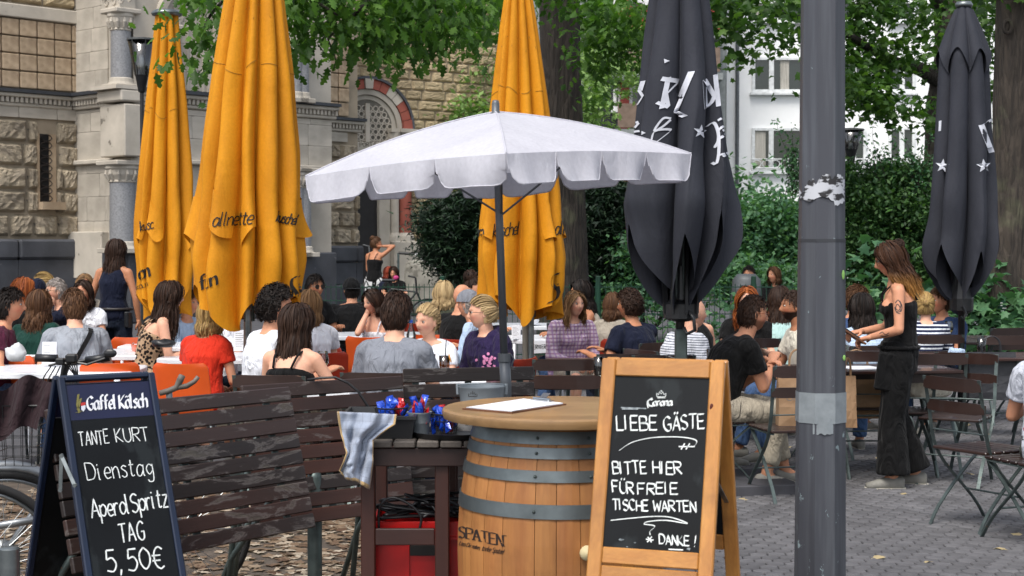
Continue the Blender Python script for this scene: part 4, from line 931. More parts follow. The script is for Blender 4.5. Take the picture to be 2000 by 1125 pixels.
class Parasol:
    def __init__(s, label, px, Y, prof, lean, mat, N, seed, amp, hem, twist=.15, group='closed parasols on the terrace', ztop=3.66, nat=220, nt_=64, polem=None, cap=True, face=0):
        rg = random.Random(seed); s.x, s.Y = pt(px, 600, Y).x, Y; s.prof = prof; s.lean = lean; s.ztop = ztop; s.amp = amp; s.hem = hem; s.tw = twist
        cuts = sorted([(k+rg.uniform(-.22, .22))*2*PI/N+face for k in range(N)]); s.cuts = cuts; s.A = [rg.uniform(.72, 1.0) for _ in cuts]; s.seed = seed
        s.t = thing('closed_parasol', label, 'parasol', (s.x, Y, 0), group=group)
        zs = sorted(prof); s.zz = [z for z, r in zs]; s.rr = [r for z, r in zs]
        vs, fs = s.patch(0, 2*PI, 0, 1, nat, nt_, 0, True); mb = MB(); mb.add(vs, fs); s.fab = mb.build('canopy', mat, s.t, smooth=True, world=True)
        zb = min(s.hemz(a) for a in np.linspace(0, 6.28, 60)); pm = polem or chairmetal
        mb = MB(); mb.tube([(s.x, Y, 0), (s.x+lean*.5, Y, (ztop+zb)/2), (s.x+lean, Y, ztop+.05)], .028, 12); mb.build('pole', pm, s.t, smooth=True, world=True)
        mb = MB()
        for k in range(8):
            a = 2*PI*k/8+.2; q0 = s.surf(a, .05, -.03); q1 = Vector((s.x+.06*math.cos(a), Y+.06*math.sin(a), zb+.06)); mb.tube([Vector((s.x+lean+.04*math.cos(a), Y+.04*math.sin(a), ztop-.15)), q1], .009, 5)
        mb.build('rib', darksteel, s.t, world=True)
        mb = MB(); mb.lathe([(0, .12), (.05, .12), (.06, .1), (.06, .02), (.3, .015), (.3, 0), (0, 0)], 18, (s.x, Y, .0)); mb.build('base_plate', darksteel, s.t, world=True)
        if cap:
            c = (s.x+lean, Y, ztop); mb = MB(); R = s.rr[-1]; mb.lathe([(0, .05), (R*1.0, .045), (R*1.25, .02), (R*1.15, 0), (R*.9, -.005)], 20, c); mb.build('top_cap', steel, s.t, smooth=True, world=True)
    def pleat(s, a, t):
        a = a % (2*PI); c = s.cuts; n = len(c)
        for i in range(n):
            a0 = c[i]; a1 = c[(i+1) % n]+(2*PI if i == n-1 else 0); aa = a if a >= c[0] else a+2*PI
            if a0 <= aa < a1 or i == n-1:
                u = min(max((aa-a0)/(a1-a0), 0), 1); sk = .5+.12*math.sin(i*2.3+t*1.3); u = u**(math.log(.5)/math.log(sk))
                return math.sin(PI*u)**.6*s.A[i], u, i
    def hemz(s, a): return s.hem(a, *s.pleat(a, 1))
    def surf(s, a, t, off=0):
        w, u, i = s.pleat(a, t); zb = s.hemz(a); z = s.ztop+(zb-s.ztop)*t
        R = np.interp(z, s.zz, s.rr); am = s.amp[0]+(s.amp[1]-s.amp[0])*t
        f = 1-am*(1-w)+.025*math.sin(a*5+t*9+s.seed)*t+.05*t*t*math.sin(z*9+i*2.1)*w
        aa = a+s.tw*t*math.sin(t*2+s.seed)+.05*math.sin(z*4+i*1.7)*t; f += .035*t*noise.noise(Vector((math.cos(aa)*5, math.sin(aa)*5+s.seed, z*2.2))); rad = max(R*f+off, .01); lx = s.lean*(z/s.ztop)
        return Vector((s.x+lx+rad*math.cos(aa), s.Y+rad*math.sin(aa), z))
    def patch(s, a0, a1, t0, t1, na, nt_, off, closed=False):
        m = na if closed else na+1
        vs = [s.surf(a0+(a1-a0)*k/na, t0+(t1-t0)*j/nt_, off if not callable(off) else off(k/na, j/nt_)) for j in range(nt_+1) for k in range(m)]
        fs = [(j*m+k, j*m+(k+1) % m, (j+1)*m+(k+1) % m, (j+1)*m+k) for j in range(nt_) for k in range(na if closed else na)]
        return vs, fs
    def seam(s, pts, r=.0017, name='seam', mat=None):
        """pts: (angle, t)"""
        mb = MB()
        for line in pts: mb.tube([s.surf(a, t, .004) for a, t in line], r, 4)
        mb.build(name, mat or MAT_SEAM, s.t, world=True)
MAT_SEAM = M('seam_thread', '#8a6220', .8)
def yhem(lo, hi, ph):
    return lambda a, w, u, i: lo+(hi-lo)*(.5+.5*math.sin(a*3+ph))*(.4+.6*w)+.05*math.sin(a*7+ph)
def make_yellow(label, px, Y, prof, lean, seed, lo, hi, N=11, **k):
    p = Parasol(label, px, Y, prof, lean, yfab, N, seed, (.4, .62), yhem(lo, hi, seed), polem=M('pale_pole', '#b9b0a0', .5), **k)
    # valance flaps: pieces of cloth standing off the folds, with a seam along the top
    rg = random.Random(seed+5); zt = 1.93
    for i, c in enumerate(p.cuts):
        a1 = p.cuts[(i+1) % len(p.cuts)]+(2*PI if i == len(p.cuts)-1 else 0)
        if rg.random() < .35: continue
        am = c+(a1-c)*.15; aM = c+(a1-c)*.9; zb = p.hemz((am+aM)/2); t0 = (p.ztop-zt-rg.uniform(-.03, .03))/(p.ztop-zb); dt = .26/(p.ztop-zb)
        vs, fs = p.patch(am, aM, t0, t0+dt, 12, 8, lambda u, v: .008+.035*v*v*(1+.5*math.sin(u*5+seed))); mb = MB(); mb.add(vs, fs); mb.build('valance_flap', yfab, p.t, smooth=True, world=True)
    p.seam([[(a, (.62 if j % 2 else .6)*.55) for a in np.linspace(c+.08, c2-.06, 8)] for j, (c, c2) in enumerate(zip(p.cuts, p.cuts[1:]))])
    # v shaped seams near the top
    L = []
    for c, c2 in zip(p.cuts, p.cuts[1:]): L.append([(c+.05, .17), ((c+c2)/2, .21), (c2-.05, .17)])
    p.seam(L); return p
P1 = make_yellow('tall faded yellow closed parasol, the largest, its top beyond the picture', 478, 11, [(3.66, .15), (3.3, .22), (2.77, .305), (2.24, .37), (1.88, .40), (1.5, .43), (1.1, .40)], .09, 4, 1.06, 1.3, 11)
P2 = make_yellow('olive tinged yellow closed parasol at left, open metal cap visible', 318, 14, [(3.62, .11), (3.27, .145), (2.87, .20), (2.19, .275), (1.6, .31), (1.1, .28)], .05, 9, .98, 1.2, 10, ztop=3.62)
P3 = make_yellow('yellow closed parasol in the middle behind the open white one', 1030, 12.5, [(3.66, .10), (3.3, .16), (2.95, .21), (2.4, .29), (2.0, .33), (1.5, .38), (1.1, .36)], -.07, 15, 1.02, 1.25, 11)
def ptext(P, items, mat, name='print', off=.006):
    parts = [c for c in bpy.data.objects if c.parent == P.t and c.name.split('.')[0] in ('canopy', 'valance_flap')]
    vs = []; fs = []
    for o in parts:
        w = xf(o); b = len(vs); vs += [w @ v.co for v in o.data.vertices]; fs += [tuple(i+b for i in q.vertices) for q in o.data.polygons]
    pr = projector(BVHTree.FromPolygons(vs, fs), off); mb = MB()
    for it in items:
        if it[0] == 't': ribbon(mb, text_px(it[1], it[2], it[3], it[4], slant=it[6] if len(it) > 6 else .25, gap=.2), it[5], pr, nib=it[7] if len(it) > 7 else None, step=2)
        elif it[0] == 's': ribbon(mb, [smoothpoly([Vector(q) for q in it[1]])], it[2], pr, nib=it[3] if len(it) > 3 else None, step=2)
        elif it[0] == 'l': ribbon(mb, [[Vector(q) for q in it[1]]], it[2], pr, nib=it[3] if len(it) > 3 else None, step=2)
        elif it[0] == 'p': fillpoly(mb, it[1], pr)
    if mb.f: mb.build(name, mat, P.t, world=True)
ptext(P1, [('t', 'allnette', (415, 443), (492, 438), 26, 2.2, .3), ('t', 'kuschel', (538, 433), (578, 440), 20, 2.2, .3), ('t', 'fin', (392, 567), (424, 556), 26, 5, .2, .7), ('s', [(584, 540), (572, 543), (569, 556), (576, 568), (580, 578), (571, 584)], 6, .6), ('t', 'i', (586, 572), (590, 571), 20, 4, .1),
    ('t', 'Kö', (352, 584), (370, 580), 26, 4, .2, .7), ('s', [(352, 556), (362, 550), (371, 556), (368, 566)], 4)], ink)
ptext(P2, [('t', 'sion', (258, 552), (293, 540), 26, 4.5, .2, .7), ('t', 'KÖLN', (268, 566), (290, 558), 7, 1, 0), ('t', 'kusc', (274, 452), (300, 446), 18, 1.8, .3)], ink)
ptext(P3, [('t', 'nm', (930, 462), (944, 460), 18, 2, .3), ('t', 'kuschel', (962, 463), (1013, 458), 24, 2, .35), ('t', 'alle', (1084, 459), (1112, 455), 24, 2, .3), ('s', [(1092, 534), (1082, 538), (1080, 555), (1090, 568), (1086, 584), (1070, 592)], 6, .6), ('t', 'i', (1092, 572), (1096, 571), 20, 4, .1)], ink)
# dark parasols
def dhem(lo, hi): return lambda a, w, u, i: lo+(hi-lo)*(.8*(1-abs(2*u-1))**1.3+.2*u)*(1, .7, .92, .6, .85, .75)[i % 6]+.02*math.sin(a*6)
P4 = Parasol('big charcoal closed parasol with white slanted lettering, nearest the lamp post', 1330, 10, [(3.7, .15), (3.15, .215), (2.57, .315), (2.17, .37), (1.87, .46), (1.6, .44), (1.3, .35), (1.15, .28)], -.02, dfab, 7, 21, (.3, .86), dhem(1.17, 1.95), .5, ztop=3.7, polem=black)
P5 = Parasol('charcoal closed parasol with white stars at right, complete to its grey cap', 1878, 13.5, [(3.62, .06), (3.45, .13), (3.2, .22), (2.8, .25), (2.2, .30), (1.95, .33), (1.6, .35), (1.4, .34), (1.1, .28)], 0, dfab, 7, 33, (.24, .86), dhem(1.12, 1.8), .4, ztop=3.62, polem=black)
for P, z0, z1 in ((P5, 3.6, 3.1), (P4, 3.68, 3.25)):
    t0 = .02
    def tz(a, z): return (P.ztop-z)/(P.ztop-P.hemz(a))
    n = 160; vs = []
    for j in range(11):
        for k in range(n):
            a = 2*PI*k/n; w, u, i = P.pleat(a, .2); ze = z1+.1*w-.06*math.cos(u*2*PI); z = z0+(ze-z0)*j/10; vs.append(P.surf(a, tz(a, z), .012+.018*j/10))
    mb = MB(); mb.add(vs, [(j*n+k, j*n+(k+1) % n, (j+1)*n+(k+1) % n, (j+1)*n+k) for j in range(10) for k in range(n)]); mb.build('vent_cap', dfab, P.t, smooth=True, world=True)
zc = lambda L: [(900+x/2.5, y/2.5) for x, y in L]
zr = lambda L: [(1400+x/2.5, y/2.5) for x, y in L]
ptext(P4, [('l', zc([(1012, 378), (980, 530)]), 9, .3), ('l', zc([(980, 385), (1062, 396), (1000, 462)]), 8, 1.0), ('l', zc([(1000, 455), (1012, 524), (958, 500)]), 7, .6), ('l', zc([(1128, 350), (1050, 545), (1098, 570)]), 11, .2),
    ('l', zc([(1188, 390), (1196, 530), (1225, 500), (1238, 470), (1190, 388)]), 8, .3), ('l', zc([(1240, 365), (1256, 520)]), 7, .3), ('l', zc([(1240, 370), (1296, 396), (1256, 440), (1276, 520)]), 6, .8), ('l', zc([(1300, 350), (1316, 560)]), 5, .2),
    ('l', zc([(892, 396), (868, 480), (852, 548)]), 8, .3), ('l', zc([(868, 430), (890, 470), (850, 540)]), 5, .8), ('p', zc([(992, 288), (1018, 298), (994, 310)]), 0), ('p', zc([(886, 640), (906, 650), (886, 660)]), 0),
    ('s', zc([(1024, 578), (985, 580), (945, 640), (985, 618), (1022, 585)]), 4), ('s', zc([(930, 690), (950, 640), (1022, 634), (985, 670), (940, 705)]), 5, .8), ('s', zc([(870, 595), (840, 610), (830, 650), (872, 600)]), 4), ('s', zc([(825, 670), (850, 645), (875, 640)]), 4),
    ('s', zc([(1255, 590), (1300, 560), (1290, 600), (1260, 640), (1255, 690), (1240, 720), (1262, 700)]), 4), ('s', zc([(1200, 620), (1235, 600), (1258, 650), (1262, 740), (1250, 800), (1228, 795)]), 6, .4), ('s', zc([(1262, 760), (1322, 738), (1280, 765)]), 3.5), ('s', zc([(1266, 680), (1306, 625), (1275, 640)]), 4),
    ('p', starpoly(1367, 257, 14, .15), 0), ('p', starpoly(1283, 257, 0.01), 0)], wprint, off=.007)
ptext(P5, [('p', starpoly(1841, 324, 14, .1), 0), ('p', starpoly(1921, 324, 14, -.1), 0), ('l', zr([(1290, 610), (1340, 745)]), 9, .2), ('l', zr([(1292, 612), (1332, 584), (1346, 640)]), 6, .6), ('l', zr([(1352, 600), (1356, 740)]), 4, .2), ('l', zr([(1092, 590), (1090, 640)]), 4, .3)], wprint, off=.007)
# thick black mast furniture of the big dark one
mb = MB(); xx = P4.x; zc_ = zat(612, 10); mb.lathe([(.05, -.05), (.11, -.03), (.11, .06), (.07, .09), (.05, .3)], 14, (xx, 10, zc_)); 
for k in range(8): a = k*PI/4+.2; mb.beam((xx+.1*math.cos(a), 10+.1*math.sin(a), zc_), (xx+.12*math.cos(a), 10+.12*math.sin(a), zc_+.5), .018, .03)
mb.build('runner_hub', black, P4.t, world=True)
mb = MB(); mb.tube([pt(1345, 608, 9.9), pt(1355, 622, 9.88), pt(1357, 645, 9.88), pt(1342, 652, 9.9), pt(1336, 640, 9.92)], .012, 8); mb.build('crank_loop', black, P4.t, smooth=True, world=True)
mb = MB(); mb.box((xx, 10, zat(680, 10)), (.075, .075, zat(650, 10)-zat(725, 10)), bev=.01); mb.build('base_socket', darksteel, P4.t, world=True)
xx = P5.x; zc_ = zat(592, 13.5); mb = MB(); mb.lathe([(.04, -.1), (.1, -.06), (.1, .04), (.05, .3)], 14, (xx, 13.5, zc_)); mb.tube([pt(1880, 598, 13.4), pt(1886, 612, 13.4), pt(1882, 625, 13.4), pt(1876, 618, 13.4)], .012, 6); mb.build('runner_hub', black, P5.t, world=True)
for P, off in ((P1, 2.0), (P3, 1.7), (P2, 1.9)):
    mb = MB(); mb.tube([(P.x+.03, P.Y-.05, .3), (P.x+.03, P.Y-.05, 1.25)], .022, 8); mb.box((P.x+.03, P.Y-.05, 1.22), (.05, .05, .12)); mb.build('crank_mast', steel, P.t, world=True)
# open white parasol
YU = 6.5; ap = pt(968, 219, YU); c0 = pt(963, 323, YU)
up = thing('open_parasol', 'open white square parasol with scalloped valance on a grey pole', 'parasol', (pt(988, 770, YU).x, YU, 0))
ru = Matrix.Rotation(math.radians(-3.4), 3, 'Y') @ Matrix.Rotation(math.radians(1.0), 3, 'Z'); hd = .79; hz = ap.z-c0.z
cc = [Vector((-hd, 0, -hz)), Vector((.02, -hd, -hz)), Vector((hd, 0, -hz)), Vector((.02, hd, -hz))]
def canp(i, u, r):
    a, b = cc[i], cc[(i+1) % 4]; p = a.lerp(b, u)*r; bulge = math.sin(PI*u); h = -hz*(r*1.0-.34*r*(1-r)*1.6)
    return ap+ru @ Vector((p.x*(1-.025*bulge*r), p.y*(1-.025*bulge*r), h+.018*bulge*math.sin(PI*r)*-1+.012*bulge*r))
for i in range(4):
    n = 14; vs = [canp(i, k/n, j/n) for j in range(n+1) for k in range(n+1)]; mb = MB()
    mb.add(vs, [(j*(n+1)+k, j*(n+1)+k+1, (j+1)*(n+1)+k+1, (j+1)*(n+1)+k) for j in range(n) for k in range(n)]); mb.build('canopy_panel', wfab, up, smooth=True, world=True)
    nf = 3 if i in (0, 2) else 4; mb = MB()
    for k in range(nf):
        u0, u1 = k/nf+.0, (k+1)/nf-.0; m = 14; vs = []; out = (cc[i]+cc[(i+1) % 4]); out.z = 0; out.normalize(); sg = random.uniform(-1, 1)
        for j in range(9):
            v = j/8
            for q in range(m+1):
                t = q/m; e = .5*(.035+.10*v)/(1)*(1 if nf == 3 else 1.2); tt = t*(1-2*e*(v**.5))+e*(v**.5)
                rc = 1-max(0, (abs(t-.5)-.36)/.14)**2.2*.22
                p = canp(i, u0+(u1-u0)*tt, 1); dz = -.112*v*(rc if v > .5 else 1)-0*v
                p = p+Vector((0, 0, dz))+(out*(.012*math.sin(PI*t)*v*2+.018*sg*v*v+.01*math.sin(t*9+k)*v)); vs.append(p)
        b = MB(); b.add(vs, [(j*(m+1)+q, j*(m+1)+q+1, (j+1)*(m+1)+q+1, (j+1)*(m+1)+q) for j in range(8) for q in range(m)]); fo_ = b.build('valance_flap', wfab, up, smooth=True, world=True)
        hm = MB(); hm.tube([Vector(vs[j*(m+1)]) for j in range(9)]+[Vector(vs[8*(m+1)+q]) for q in range(1, m+1)]+[Vector(vs[j*(m+1)+m]) for j in range(7, -1, -1)], .0028, 4); hm.build('hem_piping', wfab, fo_, world=True)
mb = MB()
for i in range(4): mb.tube([canp(i, 0, r)+Vector((0, 0, .002)) for r in np.linspace(.02, 1, 9)], .0035, 5)
mb.build('seam_piping', wfab, up, world=True)
gpole = M('grey_pole_paint', '#5d6166', .45, .3)
for i in range(4):
    mb = MB(); mb.tube([canp(i, 0, r)-Vector((0, 0, .02)) for r in (.03, .5, .98)], .006, 6); mb.build('rib', gpole, up, world=True)
    mb = MB(); mb.tube([canp(i, 0, .55)-Vector((0, 0, .02)), ap+ru @ Vector((0, 0, -.42))], .005, 6); mb.build('strut', gpole, up, world=True)
pbz = pt(988, 775, YU); mb = MB(); mb.tube([(pbz.x, YU, .05), pbz+Vector((0, 0, .05)), pt(985, 700, YU)], .023, 14); mb.build('lower_pole', gpole, up, smooth=True, world=True)
mb = MB(); mb.tube([pt(985, 702, YU), ap+Vector((0, 0, -.01))], .016, 14); mb.build('upper_pole', gpole, up, smooth=True, world=True)
mb = MB(); mb.tube([pt(985, 690, YU), pt(985.3, 706, YU)], .027, 14); q = pt(998, 702, YU); mb.tube([q+Vector((0, 0, .02)), q+Vector((.012, 0, 0)), q+Vector((0, 0, -.03)), q+Vector((-.02, 0, -.02))], .004, 6); mb.build('clamp', gpole, up, world=True)
mb = MB(); mb.lathe([(0, .05), (.012, .048), (.016, .035), (.016, .0), (.022, -.004), (.022, -.02)], 14, ap); mb.build('finial', gpole, up, smooth=True, world=True)
mb = MB(); mb.lathe([(0, .1), (.03, .1), (.04, .05), (.24, .04), (.25, .0), (0, 0)], 20, (pbz.x, YU, 0)); mb.build('base_plate', darksteel, up, world=True)
# ================================================================== LAMP POST (right foreground)
def pm_():
    m, nt, b, out = newmat('lamp_post_paint'); t = tex(nt, 'ShaderNodeTexNoise', 14, (1, 1, .5), 8, .7, dist=.5); t2 = tex(nt, 'ShaderNodeTexNoise', 2, (1, 1, .2)); tc = nt.nodes.new('ShaderNodeTexCoord'); sx = nt.nodes.new('ShaderNodeSeparateXYZ'); nt.links.new(tc.outputs['Object'], sx.inputs[0])
    # chips grow commoner low on the post
    mr = nd(nt, 'ShaderNodeMapRange'); nt.links.new(sx.outputs[2], mr.inputs[0]); mr.inputs[1].default_value = .2; mr.inputs[2].default_value = 2.2; mr.inputs[3].default_value = .05; mr.inputs[4].default_value = -.03
    ad = nd(nt, 'ShaderNodeMath', operation='ADD'); nt.links.new(t.outputs[0], ad.inputs[0]); nt.links.new(mr.outputs[0], ad.inputs[1])
    c = ramp(nt, t2.outputs[0], [(.3, hx('#4b4d54')), (.7, hx('#3b3d43'))]).outputs[0]; t5 = tex(nt, 'ShaderNodeTexNoise', 26, (1, 1, .05), 4); c = mixc(nt, ramp(nt, t5.outputs[0], [(.45, 0), (.75, .6)]).outputs[0], c, hx('#62666c')); c = mixc(nt, ramp(nt, ad.outputs[0], [(.655, 0), (.67, .8)]).outputs[0], c, hx('#8fa0a4'))
    nt.links.new(c, b.inputs['Base Color']); b.inputs['Roughness'].default_value = .5; b.inputs['Metallic'].default_value = .2; bump(nt, b, t.outputs[0], .1, .003); return m
YL = 6.5; lp = thing('lamp_post', 'thick grey painted post in the right foreground with torn sticker and tape', 'lamp post', (pt(1604, 600, YL).x, YL, 0)); postm = pm_()
lx = lambda px, py: pt(px, py, YL)
zt = 3.0; r0 = .102; r1 = .086
def octo(mb, z0, z1, ra, rb, n=24, ex=0):
    vs = []
    for (z, r) in ((z0, ra), (z1, rb)):
        for k in range(n):
            a = 2*PI*k/n; f = 1/max(abs(math.cos(((a+PI/8) % (PI/4))-PI/8)), .1); vs.append((r*math.cos(a)*(.98*f), r*math.sin(a)*(.98*f), z))
    mb.add(vs, [(k, (k+1) % n, n+(k+1) % n, n+k) for k in range(n)])
rad = lambda z: r0+(r1-r0)*(z/2.6)
mb = MB(); octo(mb, 0, zat(470, YL), rad(0), rad(1.6), 16); mb.build('lower_shaft', postm, lp)
mb = MB(); octo(mb, zat(470, YL)+.004, 4.2, rad(1.6)-.0015, rad(4.2), 16); mb.build('upper_shaft', postm, lp)
mb = MB(); octo(mb, zat(473, YL), zat(467, YL), rad(1.6)+.001, rad(1.6)+.001, 16); mb.build('joint_band', M('dark_joint', '#34363b', .6), lp)
tape = M('silver_tape', '#8b9296', .4, .1, '#7b8286', 20, bs=.3)
mb = MB(); octo(mb, zat(823, YL), zat(764, YL), rad(.9)+.003, rad(1)+.003, 16); mb.build('tape_band', tape, lp)
def wrap(mb, poly_fn, off, nx=40, ny=14, x0=-1, x1=1):   # patch on the front half of the post
    pass
def postpt(q, off=.0045):
    a, b = (q.x-1000)/F, 0; n = 0; x = (q.x-1000)/F*YL-lp.location.x; z = zat(q.y, YL-.09); R = rad(z)+off; x = max(-R*.995, min(R*.995, x*(1.0))); return Vector((lp.location.x+x, YL-math.sqrt(max(R*R-x*x, 0))*1.0, z))
mb = MB(); rg = random.Random(3); cols = 34
top = [343+6*math.sin(k*.6)+rg.uniform(-5, 5)+(28 if k < 3 else 0)+(14 if 3 <= k < 12 else 0) for k in range(cols+1)]; bot = [388+5*math.sin(k*.3)+rg.uniform(-2, 2)+(8 if k > 24 else 0) for k in range(cols+1)]
vs = []; rows = 6
for j in range(rows+1):
    for k in range(cols+1): px = 1559+k*(1644-1559)/cols; vs.append(postpt(Vector((px, top[k]+(bot[k]-top[k])*j/rows))))
mb.add(vs, [(j*(cols+1)+k, j*(cols+1)+k+1, (j+1)*(cols+1)+k+1, (j+1)*(cols+1)+k) for j in range(rows) for k in range(cols)])
mb.build('torn_sticker', M('torn_paper', '#b9bcc2', .8, 0, '#2c2c2e', 16, lo=.5, hi=.56, stretch=(1, 1, 2.2), detail=8), lp, world=True)
mb = MB(); vs = []
for j in range(5):
    for k in range(13): px = 1581+k*(1620-1581)/12; vs.append(postpt(Vector((px, 818+j*(848-818+rg.uniform(-2, 2))/4))))
mb.add(vs, [(j*13+k, j*13+k+1, (j+1)*13+k+1, (j+1)*13+k) for j in range(4) for k in range(12)]); mb.build('tape_strip', tape, lp, world=True)
mb = MB(); mb.tube([(0, 0, 4.2), (0, .0, 6)], [.08, .05], 12); mb.tube([(0, 0, 6), (.3, 0, 6.3), (.9, 0, 6.35)], .04, 8); mb.box((1.0, 0, 6.33), (.5, .22, .1), bev=.03); mb.build('lamp_head', gpole, lp)
for py, px in ((537, 1643), (700, 1646)):
    mb = MB(); q = postpt(Vector((px-2, py)), .006); mb.ell(q, (.006, .003, .02 if py == 537 else .012)); mb.build('paint_fleck', M('green_paint', '#7fae5a', .6), lp, world=True)
# ================================================================== CHALKBOARDS
boardm = M('chalk_slate', '#0e1012', .5, 0, '#14171a', 3, spec=.18, stretch=(1, 1, .6), spots=(5, .56, '#202426')); chalk = M('chalk_marker', '#dfe3e2', .8, 0, '#c5cac9', 60, lo=.45, hi=.6)
chalkdim = M('chalk_faint', '#9ba3a6', .85, 0, '#70787c', 60, lo=.4, hi=.6); pinew = woodm('pine_wood', '#a0672c', '#bc8440', .45, 2, ring=16, coat=.2); pinex = woodm('pine_wood_rail', '#a0672c', '#bc8440', .45, 0, ring=16, coat=.2)
navy = M('navy_enamel', '#0b1c36', .35, .2, '#09172d', 5, coat=.3); navyprint = M('navy_print', '#0b1030', .4, 0, '#10163c', 4)
class ABoard:
    """front panel plane given by four photo corners and depths"""
    def __init__(s, name, label, top_px, D, w, th, h, lean, bw, fm, fmx, boardmat, thick=.03, rails=True):
        c = pt(top_px[0], top_px[1], D); s.D = D
        s.u = Vector((math.cos(th), -math.sin(th), 0)); n0 = Vector((-math.sin(th), -math.cos(th), 0))   # towards camera
        s.v = (n0*math.sin(lean)-Vector((0, 0, 1))*math.cos(lean)); s.n = s.u.cross(s.v); s.n = s.n if s.n.y < 0 else -s.n
        s.c = c; s.w = w; s.h = h; s.bw = bw; s.n0 = n0
        Lg = c.z/math.cos(lean)
        s.t = thing(name, label, 'chalkboard', (c.x, c.y, 0))
        s.P = lambda a, b, o=0, side=1: (s.c+s.u*a+s.v*b+s.n*o) if side == 1 else (s.c+s.u*a+(-n0*math.sin(lean*1.05)-Vector((0, 0, 1))*math.cos(lean))*b-n0*(.035+.0)+(-n0)*o*0+s.back_n*o)
        s.back_n = s.u.cross(-n0*math.sin(lean)-Vector((0, 0, 1))*math.cos(lean)); s.back_n = s.back_n if s.back_n.y > 0 else -s.back_n
        s.lean = lean; s.Lg = Lg
        for side in (1, -1):
            pass
    def bar(s, name, mat, a0, b0, a1, b1, wdt, th, side=1, bev=.003, mb=None, o=0):
        own = mb is None; mb = mb or MB(); A, B = s.P(a0, b0, o, side), s.P(a1, b1, o, side); n = s.n if side == 1 else s.back_n
        mb.beam(A, B, wdt, th, up=n, bev=bev)
        if own: return mb.build(name, mat, s.t, world=True)
def vertbeam_R(): pass
# wooden A board in front of the barrel
th1 = math.radians(20); A1 = ABoard('wooden_chalkboard', 'pine framed pavement chalkboard with a crown and a German greeting, before the barrel', (1295, 703), 4.9, .415, th1, 0, math.radians(14.5), .05, pinew, pinex, boardm)
w = .40; b = .058; Ltot = A1.Lg
def frame(A, side, w, b, hb, Lt, fm, fmx, th, railh=None):
    o = 0
    for sx in (-1, 1):
        mb = MB(); p0, p1 = A.P(sx*(w/2-b/2), 0, 0, side), A.P(sx*(w/2-b/2), Lt, 0, side); n = A.n if side == 1 else A.back_n
        d = (p1-p0); x = A.u; z = d.normalized(); y = z.cross(x); mb.box((p0+p1)/2, (b, th, d.length), Matrix((x, y, z)).transposed(), bev=.004); mb.build('side_rail', fm, A.t, world=True)
    for (r0, r1) in railh:
        mb = MB(); p0 = A.P(0, (r0+r1)/2, 0, side); z = (A.P(0, 1, 0, side)-A.P(0, 0, 0, side)).normalized(); x = A.u; y = z.cross(x)
        mb.box(p0, (w-2*b-.002, th*.92, r1-r0), Matrix((x, y, z)).transposed(), bev=.003); mb.build('cross_rail', fmx, A.t, world=True)
def bofpx(A, px, py):   # board coordinates of a photo pixel
    q = onplane(px, py, A.c, A.n)-A.c; return q.dot(A.u), q.dot(A.v)
a_top = bofpx(A1, 1295, 737)[1]; a_bot = bofpx(A1, 1270, 1074)[1]; a_r2 = bofpx(A1, 1270, 1108)[1]
wl = abs(bofpx(A1, 1177, 712)[0]); wr = abs(bofpx(A1, 1417, 712)[0]); w = wl+wr; A1.c = A1.c+A1.u*((wr-wl)/2)
b = .045
frame(A1, 1, w, b, .05, Ltot, pinew, pinex, .022, [(0.0, a_top), (a_bot, a_r2-.002), (a_r2+.004, a_r2+.05)])
frame(A1, -1, w, b, .05, Ltot, pinew, pinex, .022, [(0.0, a_top), (a_bot, a_r2), (a_r2+.2, a_r2+.26)])
for side in (1, -1):
    mb = MB(); p0 = A1.P(0, (a_top+a_bot)/2, -.001, side); z = (A1.P(0, 1, 0, side)-A1.P(0, 0, 0, side)).normalized(); x = A1.u; y = z.cross(x); mb.box(p0, (w-2*b+.006, .006, a_bot-a_top+.006), Matrix((x, y, z)).transposed()); mb.build('slate_panel', boardm, A1.t, world=True)
pl = A1.c+A1.n*.0045; mapA = lambda q: onplane(q.x, q.y, pl, A1.n)
mb = MB(); z2 = lambda L: [Vector((1100+x/2.528, 680+y/2.528)) for x, y in L]
T = lambda *a, **k: text_px(*a, **k)
up1 = (-.06, -1)
random.seed(11)
ribbon(mb, T('LIEBE', (1205, 840), (1283, 840), 28, jit=.3, up=up1, gap=.9)+T('GÄSTE', (1297, 841), (1376, 837), 28, jit=.3, up=up1, gap=.7), 3.3, mapA, nib=.9, wob=.08)
ribbon(mb, T('BITTE', (1198, 926), (1263, 924), 24, jit=.35, up=up1, gap=.8)+T('HIER', (1276, 925), (1332, 927), 24, jit=.35, up=up1, gap=.7), 3.0, mapA, nib=.9, wob=.08)
ribbon(mb, T('FÜR', (1197, 962), (1238, 965), 23, jit=.35, up=up1, gap=.7)+T('FREIE', (1246, 965), (1324, 965), 22, jit=.35, up=up1, gap=.8), 3.0, mapA, nib=.9, wob=.08)
ribbon(mb, T('TISCHE', (1197, 996), (1266, 998), 21, jit=.35, up=up1, gap=.7)+T('WARTEN', (1276, 998), (1360, 1000), 21, jit=.35, up=up1, gap=.7), 3.0, mapA, nib=.9, wob=.08)
ribbon(mb, T('DANKE', (1288, 1062), (1346, 1066), 19, jit=.35, up=up1, gap=.7)+T('!', (1356, 1068), (1359, 1068), 22, up=(.1, -1)), 2.8, mapA, nib=.9)
ribbon(mb, [smoothpoly(z2(L)) for L in ([(275, 506), (340, 465), (440, 442), (560, 438), (640, 448), (660, 465), (640, 490)], [(235, 850), (330, 840), (440, 831), (530, 835), (615, 866), (510, 850), (420, 856), (400, 868), (445, 875), (450, 885), (428, 905), (430, 922)])], 2.0, mapA, nib=.9)
